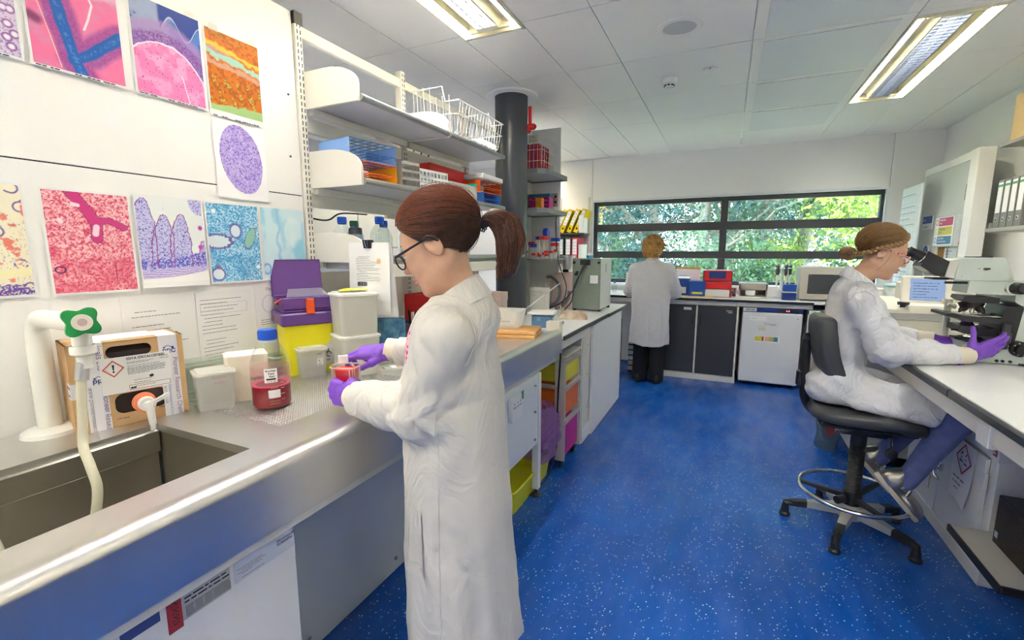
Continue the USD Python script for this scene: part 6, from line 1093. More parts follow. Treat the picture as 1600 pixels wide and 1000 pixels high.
t = thing('low_board', 'grey topped board with black edge projecting in front of the cupboard', 'board', (1.2, 2.2, .25), world=True); obj('board', B((.93, 2.02, .228), (1.75, 2.42, .2550), .002), mat('board_grey', (.55, .54, .50), .5), t); obj('edge', B((.92, 2.01, .226), (.93, 2.42, .256), .002), BLACK, t); obj('edge', B((.93, 2.008, .226), (1.75, 2.02, .256), .002), BLACK, t); obj('leg', B((1.3, 2.05, 0), (1.34, 2.09, .228)), MET, t); obj('leg', B((1.3, 2.36, 0), (1.34, 2.40, .228)), MET, t)
t = thing('mouse', 'dark blue computer mouse at the right edge of the desk', 'mouse', (1.17, 2.50, zd + .0005), 70); obj('shell', MB().hull(np.array([(.055 * math.cos(a) * math.cos(e), .031 * math.sin(a) * math.cos(e), .034 * math.sin(e)) for a in np.linspace(0, 6.2, 18) for e in np.linspace(0, 1.5, 6)])), mat('mouse_navy', (.01, .025, .09), .2), t); obj('wheel', MB().cyl((.025, -.004, .028), (.025, .004, .028), .008, n=12), BLACK, t)
# ================================================================ microscope
MG = mat('microscope_grey_green', (.58, .66, .60), .35); MG2 = mat('microscope_cream', (.74, .76, .68), .35); MB_ = mat('microscope_black', (.022, .022, .024), .3)
t = thing('microscope', 'large grey-green research microscope on the desk', 'microscope', (1.12, 2.86, zd), world=True)
yn, yf = 2.775, 2.945; ym = .5 * (yn + yf)
def profY(poly, y0, y1, m, name, bev=0): return obj(name, MB().prism(Polygon(poly).buffer(-bev).buffer(bev) if bev else Polygon(poly), y1 - y0, XZ(y1)), m, t)
profY([(1.005, .903), (1.34, .903), (1.34, .985), (1.01, .99)], yn - .02, yf + .02, MG, 'base', .01); profY([(1.16, .96), (1.40, .96), (1.40, 1.265), (1.165, 1.265), (1.17, 1.18), (1.20, 1.16)], yn, yf, MG, 'column', .012)
profY([(1.005, 1.213), (1.40, 1.205), (1.40, 1.268), (1.01, 1.272)], yn + .005, yf - .005, MG, 'arm', .006)
hp = [(x, y, z) for x, y, z in [(.955, yn, 1.278), (1.15, yn, 1.278), (.955, yf, 1.278), (1.15, yf, 1.278), (.968, yn + .012, 1.372), (1.122, yn + .012, 1.372), (.968, yf - .012, 1.372), (1.122, yf - .012, 1.372), (.955, yn, 1.285), (1.152, yn, 1.285), (.955, yf, 1.285), (1.152, yf, 1.285), (.972, yn + .02, 1.376), (1.118, yn + .02, 1.376), (.972, yf - .02, 1.376), (1.118, yf - .02, 1.376)]]
obj('head_housing', MB().hull(hp), MG, t); obj('head_slot', B((1.025, yn + .03, 1.376), (1.085, yf - .03, 1.380), .001), MB_, t); obj('head_lip', MB().box((.95, yn - .001, 1.272), (1.155, yf + .001, 1.279), .002), MG, t); obj('tube_mount', MB().hull([(.938, yn + .02, 1.362), (.968, yn + .01, 1.37), (.925, yn + .02, 1.285), (.96, yn + .01, 1.28), (.938, yf - .02, 1.362), (.968, yf - .01, 1.37), (.925, yf - .02, 1.285), (.96, yf - .01, 1.28)]), MG2, t)
obj('head_knob', MB().cyl((1.055, yn + .006, 1.325), (1.055, yn - .012, 1.325), .0055, n=12).cyl((1.062, yn - .004, 1.326), (1.066, yn - .010, 1.326), .004, n=8), MB_, t); b = MB().cyl((.978, yn + .003, 1.289), (.978, yn - .002, 1.289), .003, n=8).cyl((1.135, yn + .003, 1.289), (1.135, yn - .002, 1.289), .003, n=8); obj('screw', b, CHROME, t); b = MB(); scrawl(b, frame((1.03, yn + .0035, 1.325), EX, EZ), 0, .014, 0, .004, np.random.default_rng(1)); obj('mark', b, INK, t, smooth=False)
bt = MB().hull([(.938, yn + .025, 1.356), (.925, yn + .03, 1.288), (.938, yf - .025, 1.356), (.925, yf - .03, 1.288), (.855, yn + .025, 1.405), (.835, yn + .03, 1.335), (.855, yf - .025, 1.405), (.835, yf - .03, 1.335), (.89, yn + .03, 1.295), (.89, yf - .03, 1.295)]); obj('binocular_body', bt, MB_, t)
for k, y in enumerate((ym - .033, ym + .033)):
    ey = obj('eyepiece', MB().cyl((.862, y, 1.365), (.815, y, 1.392), .026, .024, 24).cyl((.818, y, 1.390), (.795, y, 1.403), .0225, .021, 24).lathe([(.024, 0), (.0255, .004), (.024, .008)], 24, frame((.83, y, 1.383), (0, 1, 0), (.5, 0, .86))), MB_, t); obj('rubber_cup', MB().cyl((.80, y, 1.40), (.787, y, 1.4075), .020, .0225, 24), FOOTRUB, ey); obj('ring', MB().cyl((.846, y, 1.374), (.842, y, 1.3765), .0255, n=24), CHROME, ey); obj('lens', MB().cyl((.789, y, 1.4063), (.7865, y, 1.4078), .014, n=20), mat('lens_dark', (.02, .03, .05), .05), ey)
obj('analyser_slider', MB().box((.955, yn + .02, 1.255), (1.02, yn + .035, 1.265), .002).cyl((.93, yn + .027, 1.26), (.955, yn + .027, 1.26), .006, n=10), MB_, t); obj('lamp_shutter', MB().box((.885, yn + .03, 1.272), (.945, yf - .03, 1.280), .002), MB_, t)
ck = obj('coarse_ring', MB().cyl((1.155, yn + .01, 1.243), (1.155, yn - .02, 1.243), .026, .028, 28), MG2, t); obj('filter_knob', MB().cyl((1.158, yn - .02, 1.243), (1.162, yn - .055, 1.243), .026, .024, 28).cyl((1.162, yn - .055, 1.243), (1.163, yn - .062, 1.243), .017, .015, 24), MB_, ck)
profY([(1.005, 1.20), (1.125, 1.195), (1.125, 1.17), (1.02, 1.17), (1.0, 1.185)], yn + .015, yf - .015, MB_, 'nosepiece_mount', .004); obj('nosepiece', MB().cyl((1.055, ym, 1.17), (1.06, ym, 1.148), .048, .042, 28), mat('turret_dark', (.06, .05, .05), .3, .6), t)
for k in range(5): a = k * 2 * PI / 5 + .6; d = np.array([math.cos(a) * .5, math.sin(a) * .5, -.86]); p0 = np.array([1.06 + .026 * math.cos(a), ym + .026 * math.sin(a), 1.150]); obj('objective', MB().cyl(p0, p0 + d * .026, .0115, .010, 14).cyl(p0 + d * .026, p0 + d * .038, .008, .004, 14), CHROME if k % 2 else MB_, t)
profY([(.945, 1.118), (.965, 1.120), (1.0, 1.112), (1.165, 1.098), (1.165, 1.078), (1.0, 1.085), (.985, 1.098), (.945, 1.104)], yn - .01, yf + .02, MB_, 'stage', .002); obj('stage_plate', MB().box((1.0, yn + .0, 1.1095), (1.15, yf, 1.1125), T=TR()), mat('plate_steel', (.62, .62, .60), .25, 1.0), t); obj('slide', B((1.02, ym - .013, 1.1126), (1.095, ym + .013, 1.1138)), GLASS, t); obj('slide_clip', MB().tube([(1.12, ym - .05, 1.114), (1.10, ym, 1.117), (1.12, ym + .04, 1.114)], .002, 6).cyl((1.12, ym - .03, 1.112), (1.12, ym - .03, 1.124), .005, n=10).cyl((1.135, ym - .02, 1.112), (1.135, ym - .02, 1.122), .005, n=10), MB_, t)
profY([(1.0, 1.062), (1.075, 1.06), (1.10, 1.05), (1.14, 1.06), (1.14, 1.02), (1.08, 1.015), (1.02, 1.025), (1.0, 1.035)], yn + .02, yf - .02, MB_, 'condenser', .003); obj('condenser_lens', MB().cyl((1.05, ym, 1.055), (1.05, ym, 1.078), .03, .018, 24), mat('lens_violet', (.10, .06, .25), .08), t); obj('condenser_lever', MB().cyl((1.0, yn + .03, 1.04), (.975, yn + .02, 1.041), .004, n=8), MB_, t)
profY([(1.125, .99), (1.185, .99), (1.20, 1.16), (1.145, 1.16), (1.13, 1.10)], yn - .006, yf + .006, MB_, 'focus_block', .006); sk = obj('stage_drive', MB().cyl((1.145, yn - .025, 1.085), (1.145, yn - .025, 1.04), .014, n=18).cyl((1.145, yn - .025, 1.045), (1.145, yn - .025, 1.0), .020, .019, 22).cyl((1.145, yn - .025, 1.0), (1.145, yn - .025, .972), .014, .013, 18), mat('knob_dark', (.05, .05, .055), .4), t)
fk = obj('focus_knob', MB().cyl((1.195, yn, .975), (1.198, yn - .035, .975), .034, .034, 32).cyl((1.198, yn - .035, .975), (1.20, yn - .05, .975), .024, .022, 28), MB_, t); b = MB()
for k in range(10): a = k * PI / 5; b.cyl((1.199 + .027 * math.cos(a), yn - .0345, .975 + .027 * math.sin(a)), (1.199 + .027 * math.cos(a), yn - .037, .975 + .027 * math.sin(a)), .0025, n=6)
obj('knob_dots', b, PAPER, fk); obj('lamp_ring', MB().lathe([(.022, .99), (.05, .99), (.05, 1.0), (.038, 1.006), (.022, 1.006)], 32, TR((1.06, ym - .01, 0))).box((1.02, yn - .005, .985), (1.13, yf, .994), .003), MB_, t); obj('lamp_window', MB().cyl((1.06, ym - .01, .99), (1.06, ym - .01, 1.004), .022, n=24), emit('field_lamp', (1, .95, .85), .6), t)
obj('base_dial', MB().cyl((1.045, yn - .015, .943), (1.045, yn - .034, .943), .017, n=24), MB_, t); obj('base_dial_ring', MB().lathe([(.018, 0), (.022, .002), (.022, .006), (.018, .006)], 28, TR((1.045, yn - .019, .943), rx=90)), MG2, t); b = MB()
for x in (1.13, 1.15, 1.175): b.cyl((x, yn - .019, .915), (x, yn - .026, .915), .006, n=10)
obj('button', b, MB_, t); obj('red_switch', B((1.012, yn - .0225, .955), (1.024, yn - .019, .970), .001), mat('switch_red', (.8, .15, .10), .4), t); obj('switch_plate', B((1.008, yn - .021, .925), (1.03, yn - .019, .98)), PAPER, t); flat_text(t, ['I/O'], (1.011, yn - .0213, .935), EX, EZ, .008, INK)
obj('post', MB().cyl((1.015, yf + .03, .905), (1.012, yf + .03, 1.145), .014, n=16).cyl((1.012, yf + .03, 1.145), (1.012, yf + .03, 1.17), .018, n=16).cyl((1.0, yf - .005, 1.145), (1.03, yf - .005, 1.135), .012, n=10), MG2, t)
single('power_lead', MB().tube(spline([(1.20, 2.745, .907), (1.25, 2.735, .905), (1.33, 2.70, .905), (1.45, 2.64, .905), (1.6, 2.62, .905)], 8), .0045, 8), BLACK, 'black lead trailing from the microscope along the desk', 'cable')
# ================================================================ embedding station etc. at the far end of the desk
CRS = mat('instrument_cream', (.80, .77, .66), .4)
t = thing('embedding_station', 'long cream instrument with grey band and tilted screen on the desk', 'instrument', (1.3, 3.8, zd), world=True)
obj('base', B((.90, 3.46, zd + .001), (1.60, 4.15, 1.0), .006), CRS, t); obj('band', B((.885, 3.445, 1.0), (1.61, 4.16, 1.04), .003), mat('band_grey', (.48, .48, .46), .4), t); obj('top_slab', MB().hull([(.875, 3.44, 1.042), (1.62, 3.44, 1.042), (.875, 4.17, 1.042), (1.62, 4.17, 1.042), (1.0, 3.46, 1.085), (1.60, 3.46, 1.085), (1.0, 4.15, 1.085), (1.60, 4.15, 1.085)]), CRS, t); obj('work_plate', B((.88, 3.43, 1.040), (1.0, 3.60, 1.062), .002), CRS, t)
obj('black_knob', MB().cyl((.975, 3.47, 1.04), (.975, 3.47, 1.09), .016, n=18).cyl((.975, 3.47, 1.088), (.975, 3.47, 1.104), .028, .03, 22), MB_, t)
TS = frame((1.02, 3.66, 1.09), (.93, -.12, 0), (.20, .25, .95)); obj('screen_case', MB().box((-.01, -.015, -.02), (.25, .17, 0), .006, T=TS), CRS, t); obj('screen', MB().box((.035, .012, 0), (.20, .15, .002), T=TS), usdkit.material(stage, '/World/Looks/lcd_screen', {'e': ('emission', {'color': (.40, .55, .85), 'strength': .16})}, [], surface='e.emission'), t); b = MB(); rng = np.random.default_rng(5)
for k in range(6): scrawl(b, TS @ TR((0, 0, .002)), .05, .05 + rng.uniform(.06, .13), .03 + .018 * k, .008, rng)
obj('screen_print', b, mat('lcd_text', (.10, .16, .35), .5), t, smooth=False); obj('yellow_note', MB().box((.19, -.012, .001), (.235, .03, .003), T=TS), mat('note_yellow', (.85, .70, .20), .6), t); obj('cooling_head', B((1.08, 3.75, 1.085), (1.38, 4.05, 1.20), .008), CRS, t)
t = thing('tray_stand', 'small round metal tray on a thin stem behind the instrument', 'stand', (1.22, 4.02, 1.0855)); obj('stem', MB().cyl((0, 0, 0), (0, 0, .05), .006, n=10), GREYM, t); obj('tray', MB().lathe([(0, .05), (.05, .05), (.055, .058), (.05, .056), (0, .054)], 28), GREYM, t); obj('knob', MB().ball((0, 0, .066), .01, 2), WHITEP, t)
t = thing('waste_bucket', 'white bucket with teal lid and handle behind the instrument', 'bucket', (1.22, 4.42, zd + .0005)); obj('bucket', MB().lathe([(0, 0), (.085, 0), (.10, .24), (.0, .24)], 28), WHITEP, t); obj('lid', MB().lathe([(.108, .235), (.112, .25), (.10, .262), (0, .264)], 28), mat('teal_grey_lid', (.42, .60, .62), .4), t); obj('handle', MB().tube([(-.11, 0, .24), (-.11, -.04, .20), (-.05, -.10, .16), (.05, -.10, .16), (.11, -.04, .20), (.11, 0, .24)], .004, 6), mat('teal_grey_lid'), t)
t = thing('control_box', 'cream control box with blue display by the window corner', 'instrument', (1.05, 4.55, zd + .0005)); obj('case', B((-.11, -.10, 0), (.09, .12, .22), .008), mat('box_cream_green', (.74, .77, .66), .4), t); obj('panel', B((-.10, -.1015, .06), (.06, -.10, .20)), PAPER, t); obj('display', B((-.05, -.1025, .13), (.03, -.101, .17)), mat('display_teal', (.10, .28, .36), .3), t)
for k in range(3): obj('button', B((-.08 + .04 * k, -.1025, .08), (-.06 + .04 * k, -.101, .10)), INKG, t)
t = thing('rubber_bulb_clamp', 'brass and black clamp on a rod in front of the door', 'clamp', (1.30, 4.30, zd + .0005)); obj('rod', MB().cyl((0, 0, 0), (0, 0, .42), .006, n=10), GREYM, t); obj('foot', B((-.05, -.05, 0), (.05, .05, .012), .002), DKGREY, t); obj('clamp', MB().cyl((-.05, 0, .40), (.02, 0, .40), .015, n=12).cyl((-.06, 0, .40), (-.045, 0, .40), .022, n=12), mat('khaki_metal', (.33, .31, .24), .4, .6), t)
# whiteboard panel and door signs
t = thing('whiteboard', 'white planner board with ruled rows standing beside the door', 'whiteboard', (1.535, 5.6, zc), world=True); obj('board', B((1.53, 5.34, zc + .001), (1.545, 5.84, 2.01), .003), mat('board_white', (.84, .87, .88), .3), t); b = MB(); T = frame((1.5295, 5.84, zc), (0, -1, 0), EZ)
for k in range(17): b.box((.005, .12 + .055 * k, 0), (.49, .1225 + .055 * k, .0004), T=T)
for k in range(4): b.box((.10 + .1 * k, .12, 0), (.102 + .1 * k, 1.0, .0004), T=T)
obj('ruled_lines', b, mat('line_grey_blue', (.50, .58, .64), .5), t, smooth=False); b = MB(); rng = np.random.default_rng(9)
for k in range(17):
    if rng.random() < .7: scrawl(b, T, .02, .02 + rng.uniform(.15, .45), .135 + .055 * k, .018, rng)
obj('handwriting', b, mat('marker_blue_grey', (.35, .45, .55), .6), t, smooth=False)
SX = 1.654
def doorsign(name, label, y0, y1, z0, z1): 
    t = thing(name, label, 'sign', (SX, y0, z0), world=True); obj('plate', B((SX - .006, y1, z0), (SX, y0, z1), .001), mat('sign_white', (.82, .84, .84), .4), t); return t
t = doorsign('door_sign', 'blue and grey notice on the door beside the wooden panel', 5.62, 5.40, 1.605, 1.725); obj('blue_field', B((SX - .0072, 5.402, 1.66), (SX - .006, 5.618, 1.725)), mat('sign_blue', (.02, .07, .42), .4), t); flat_text(t, ['Lab 2'], (SX - .0075, 5.60, 1.685), (0, -1, 0), EZ, .016, PAPER, bold=False); b = MB(); scrawl(b, frame((SX - .0065, 5.61, 1.605), (0, -1, 0), EZ), .01, .12, .02, .014, np.random.default_rng(1)); obj('print', b, INKG, t, smooth=False)
t = thing('hazard_panel', 'framed door panel with pink, yellow and blue hazard notices', 'sign', (SX, 4.98, 1.45), world=True); obj('case', B((SX - .05, 4.79, 1.445), (SX, 5.185, 1.70), .004), mat('frame_silver', (.55, .60, .61), .35, .3), t); obj('sheet', B((SX - .0515, 4.815, 1.455), (SX - .05, 5.175, 1.685)), PAPER, t)
for k, (z0, c, tx) in enumerate(((1.615, (.50, .06, .16), ['Biohazard', 'area']), (1.540, (.62, .58, .10), ['Flammable', 'store']), (1.465, (.06, .22, .38), ['Lab coats', 'must be worn']))):
    obj('notice', B((SX - .0525, 4.83, z0), (SX - .0515, 5.095, z0 + .065)), mat(('sign_magenta', 'sign_lemon', 'sign_steel_blue')[k], c, .5), t); flat_text(t, tx, (SX - .0528, 5.08, z0 + .04), (0, -1, 0), EZ, .018, PAPER if k != 1 else INKG, gap=1.4); obj('symbol', MB().prism(Polygon(arc((0, 0), .024, 0, 350, 16)).difference(Polygon(arc((0, 0), .018, 0, 350, 16))), .0004, frame((SX - .0518, 5.135, z0 + .032), (0, -1, 0), EZ)), mat(('sign_magenta', 'sign_lemon', 'sign_steel_blue')[k]), t)
t = doorsign('door_notice', 'white typed notice on the door under the framed panel', 5.06, 4.78, 1.20, 1.435); paper_print(t, frame((SX - .0065, 5.06, 1.20), (0, -1, 0), EZ), .28, .235, 6, top=.03, rows=7, h=.009)
t = doorsign('round_sign', 'round blue mandatory sign on the door behind the eyepieces', 5.54, 5.40, 1.345, 1.465); obj('disc', MB().prism(Polygon(arc((0, 0), .055, 0, 355, 28)), .001, frame((SX - .007, 5.47, 1.405), (0, -1, 0), EZ)), mat('sign_blue'), t); obj('pictogram', MB().prism([(-.03, -.035), (.03, -.035), (.03, -.005), (.01, .0), (-.01, .0), (-.03, -.005)], .0006, frame((SX - .0082, 5.47, 1.405), (0, -1, 0), EZ)), PAPER, t)
# wall shelf with files at the right edge
t = thing('file_rack', 'grey shelf on the right wall holding upright files', 'shelf', (1.85, 4.3, 1.55), world=True); obj('shelf', B((1.60, 3.4, 1.535), (1.878, 4.30, 1.56), .003), mat('shelf_warm_grey', (.38, .37, .34), .45), t); obj('shelf_end', B((1.62, 4.30, 1.535), (1.878, 4.31, 1.60)), mat('shelf_warm_grey'), t)
GF = mat('file_grey', (.20, .205, .20), .5)
for k in range(4):
    y = 4.285 - .085 * k; p = thing('lever_arch_file', ('first', 'second', 'third', 'fourth')[k] + ' grey lever arch file from the left on the right wall shelf', 'folder', (1.63, y, 1.561)); obj('cover', B((0, -.075, 0), (.24, 0, .60 if False else .315), .002), GF, p); obj('spine_label', B((-.001, -.066, .10), (0, -.010, .30)), PAPER, p); obj('label_band', B((-.002, -.066, .27), (-.001, -.010, .285)), mat('band_green', (.08, .38, .14), .5), p); obj('finger_ring', MB().cyl((-.003, -.0375, .055), (.001, -.0375, .055), .014, n=16).cyl((-.0035, -.0375, .055), (.001, -.0375, .055), .010, n=16), CHROME if False else mat('ring_pale', (.62, .62, .6), .3), p); obj('ring_hole', MB().cyl((-.0042, -.0375, .055), (.001, -.0375, .055), .008, n=14), BLACK, p)
single('orange_box_file', B((1.66, 4.12, 2.12), (1.87, 4.30, 2.42), .003), mat('file_sand', (.75, .55, .28), .5), 'sand coloured box file high on the right wall', 'file'); t = thing('upper_shelf', 'upper shelf on the right wall under the sand coloured file', 'shelf', (1.85, 4.0, 2.1), world=True); obj('board', B((1.62, 3.4, 2.095), (1.878, 4.32, 2.119), .003), mat('shelf_warm_grey'), t)
# ================================================================ draughtsman stool
CU = mat('stool_vinyl', (.055, .06, .065), .38); ARM = mat('stool_base_grey', (.52, .52, .48), .4, .4)
t = thing('drafting_stool', 'dark grey laboratory stool with chrome foot ring and glides', 'stool', (.65, 2.70, 0))
sh = []
for s, z in ((.90, 0), (1.0, .012), (1.02, .03), (1.0, .05), (.93, .062)): sh.append([(x * s, y * s, .598 + z - .03 * max(0, x - .10) / .12) for x, y in rrect(-.23, -.22, .22, .22, .11, 9)])
nn = len(sh[0]); v = np.array(sum(sh, [])); f = [(i * nn + j, i * nn + (j + 1) % nn, (i + 1) * nn + (j + 1) % nn, (i + 1) * nn + j) for i in range(4) for j in range(nn)]; b = MB().add(v, np.array(f))
for r, up in ((0, False), (4, True)): b.add(np.vstack([sh[r], np.mean(sh[r], 0)]), np.array([(j, (j + 1) % nn, nn) if up else ((j + 1) % nn, j, nn) for j in range(nn)]))
obj('seat', b, CU, t, smooth=50); obj('seat_pan', MB().box((-.20, -.19, .575), (.18, .19, .60), .012), BLACK, t)
def brf(p):
    c = np.array([-.20, 0, .945]); q = p - c; bow = .055 * (q[:, 1] / .2) ** 2; lean = -.22 * q[:, 2] + .9 * q[:, 2] ** 2; x = q[:, 0] + .0 - bow - lean * .9; d = np.stack([np.abs(x) - .016, np.abs(q[:, 1]) - .105 + .2 * np.clip(q[:, 2] - .05, 0, 1), np.abs(q[:, 2]) - .12], 1); return np.linalg.norm(np.maximum(d, 0), axis=1) + np.minimum(d.max(1), 0) - .028
obj('backrest', surfnet(brf, (-.32, -.2, .75), (-.05, .2, 1.14), .009), CU, t, smooth=True)
b = MB().tube(spline([(.05, 0, .575), (-.12, 0, .572), (-.20, 0, .595), (-.245, 0, .66), (-.255, 0, .78), (-.257, 0, .97)], 8), .021, 12).ball((-.257, 0, .975), (.024, .028, .022), 2).cyl((-.257, 0, .93), (-.20, 0, .935), .016, n=14).box((-.29, -.02, .72), (-.265, .02, .80), .006); obj('back_post', b, BLACK, t)
obj('mechanism', MB().box((-.10, -.09, .52), (.10, .09, .578), .012).cyl((0, 0, .45), (0, 0, .53), .034, n=20), BLACK, t); b = MB()
for k in range(34): b.lathe([(.030, .16 + .0094 * k), (.034, .1647 + .0094 * k), (.030, .1694 + .0094 * k)], 20)
b.cyl((0, 0, .10), (0, 0, .50), .029, n=20); obj('gas_column', b, BLACK, t)
b = MB().tube([(.233 * math.cos(a), .233 * math.sin(a), .195) for a in np.linspace(0, 2 * PI, 49)[:-1]], .010, 10, closed=True); obj('foot_ring', b, CHROME, t); b = MB()
for k in range(3): a = math.radians(170 + 120 * k); b.hull([(.02 * math.cos(a) - s * .012 * math.sin(a), .02 * math.sin(a) + s * .012 * math.cos(a), z) for s in (-1, 1) for z in (.155, .18)] + [(.23 * math.cos(a) - s * .010 * math.sin(a), .23 * math.sin(a) + s * .010 * math.cos(a), z) for s in (-1, 1) for z in (.183, .195)])
b.cyl((0, 0, .135), (0, 0, .20), .042, n=20).cyl((-.04, -.03, .165), (-.075, -.06, .165), .02, n=14); obj('ring_bracket', b, BLACK, t)
obj('hub', MB().lathe([(0, .06), (.05, .06), (.055, .09), (.045, .135), (0, .135)], 24), ARM, t)
for k, a in enumerate(np.radians([180, 248, 319, 35, 108])):
    d = np.array([math.cos(a), math.sin(a)]); n2 = np.array([-d[1], d[0]]); P = lambda r, w, z: (*(d * r + n2 * w), z)
    ar = obj('base_arm', MB().hull([P(.03, s * .026, z) for s in (-1, 1) for z in (.075, .125)] + [P(.20, s * .017, z) for s in (-1, 1) for z in (.07, .10)]), ARM, t); obj('arm_end', MB().hull([P(.19, s * .018, z) for s in (-1, 1) for z in (.068, .102)] + [P(.27, s * .016, z) for s in (-1, 1) for z in (.062, .088)]).tube([P(.255, 0, .076), P(.282, 0, .07), P(.285, 0, .045)], [.018, .019, .018], 12), BLACK, ar); obj('glide', MB().lathe([(0, 0), (.026, 0), (.027, .012), (.020, .022), (.018, .05), (0, .05)], 18, TR(P(.285, 0, 0))), BLACK, ar)
lv = obj('lever', MB().tube([(.09, -.06, .555), (.09, -.14, .55), (.088, -.16, .52), (.088, -.16, .50)], .006, 8), BLACK, t); obj('paddle', MB().prism(Polygon(arc((0, 0), .024, 0, 350, 20)), .012, frame((.088, -.154, .482), EX, EZ)), BLACK, lv)
TG = frame((-.165, -.12, .545), (.95, .10, .33), (.1, 0, 1)); tg = obj('tag', MB().box((0, -.032, 0), (.115, .016, .0012), T=TG), mat('tag_grey', (.16, .16, .165), .4), t); obj('tag_red', MB().box((0, -.032, .0012), (.036, .016, .0016), T=TG), mat('tag_red', (.40, .045, .03), .5), tg); obj('lettering', MB().text('ACTIVE', .024, TG @ TR((.036, -.019, .0014))), PAPER, tg, smooth=False)
# ================================================================ people
SKIN = mat('skin', (.62, .355, .225), .48, vary=(18, (.70, .42, .275)), subsurface_weight=.12, subsurface_scale=.004, bump=(220, .15))
def cotton(name, col, wr=.5, sc=8.0):
    return usdkit.material(stage, '/World/Looks/' + name, {'c': ('texture_coordinate', {}), 'mp': ('mapping', {'scale': (1, 1, .7)}), 'n1': ('noise_texture', {'scale': sc, 'detail': 3.0, 'roughness': .55, 'distortion': 1.2}), 'ab': ('math', {'math_type': 'pingpong', 'value2': .09}), 'n2': ('noise_texture', {'scale': 320.0}),
        'b1': ('bump', {'strength': wr, 'distance': .05}), 'b2': ('bump', {'strength': .15, 'distance': .001}), 'p': ('principled_bsdf', {'base_color': col, 'roughness': .85, 'sheen_weight': .1})},
        [('c.object', 'mp.vector'), ('mp.vector', 'n1.vector'), ('n1.fac', 'ab.value1'), ('ab.value', 'b1.height'), ('c.object', 'n2.vector'), ('n2.fac', 'b2.height'), ('b1.normal', 'b2.normal'), ('b2.normal', 'p.normal')], surface='p.BSDF')
COAT = cotton('white_cotton', (.73, .74, .77), .6, 9.0); COATW = cotton('offwhite_cotton', (.67, .65, .60), .42, 6.0); 
CUFF = mat('cream_knit', (.80, .74, .60), .85, bump=(300, .4))
def smax(a, b, k): return -smin(-a, -b, k)
def fold(P, s, seed, st=(1, 1, 1)): return meshkit.fbm(P * (np.asarray(st) * s), 2, seed) - .5
def head_sdf(p, jaw=1.0):
    d = smin(ell(p, (-.015, 0, .045), (.095, .074, .083)), ell(p, (.030, 0, -.015), (.064, .059, .090)), .03); y = np.abs(p[:, 1]); q = np.stack([p[:, 0], y, p[:, 2]], 1)
    d = smin(d, cap(q, (-.02, .048, -.045), (.055, .018, -.088), .021, .019), .03); d = smin(d, ell(p, (.066, 0, -.092), (.021, .021, .018)), .018)
    d = smin(d, cap(p, (.084, 0, .014), (.1065, 0, -.024), .007, .0105), .012); d = smin(d, ell(q, (.094, .012, -.029), (.010, .008, .008)), .007); d = smin(d, cap(q, (.080, 0, .028), (.066, .040, .027), .010, .008), .018); d = smin(d, ell(q, (.052, .038, -.022), (.030, .022, .026)), .02)
    d = smax(d, -ell(q, (.096, .031, .007), (.018, .020, .014)), .012); d = smin(d, ell(p, (.0895, 0, -.0515), (.0115, .023, .0065)), .006); d = smin(d, ell(p, (.0875, 0, -.0645), (.0115, .020, .0075)), .006); d = smax(d, -cap(p, (.103, 0, -.058), (.094, 0, -.0575), .0022), .003)
    e = ell(q, (-.012, .073, .0), (.020, .0085, .033), np.array([[.94, 0, .34], [0, 1, 0], [-.34, 0, .94]])); e = smax(e, -ell(q, (-.006, .083, .005), (.0105, .0085, .020), np.array([[.94, 0, .34], [0, 1, 0], [-.34, 0, .94]])), .005); d = smin(d, e, .006)
    lidd = np.maximum(np.linalg.norm(q - np.array([.0765, .031, .007], np.float32), axis=1) - .0135, -(p[:, 2] - .006)); return smin(d, lidd, .003)
def basis(F, up=(0, 0, 1)):
    F = np.array(F, float); F /= np.linalg.norm(F); L = np.cross(up, F); L /= np.linalg.norm(L); return np.stack([F, L, np.cross(F, L)], 1)
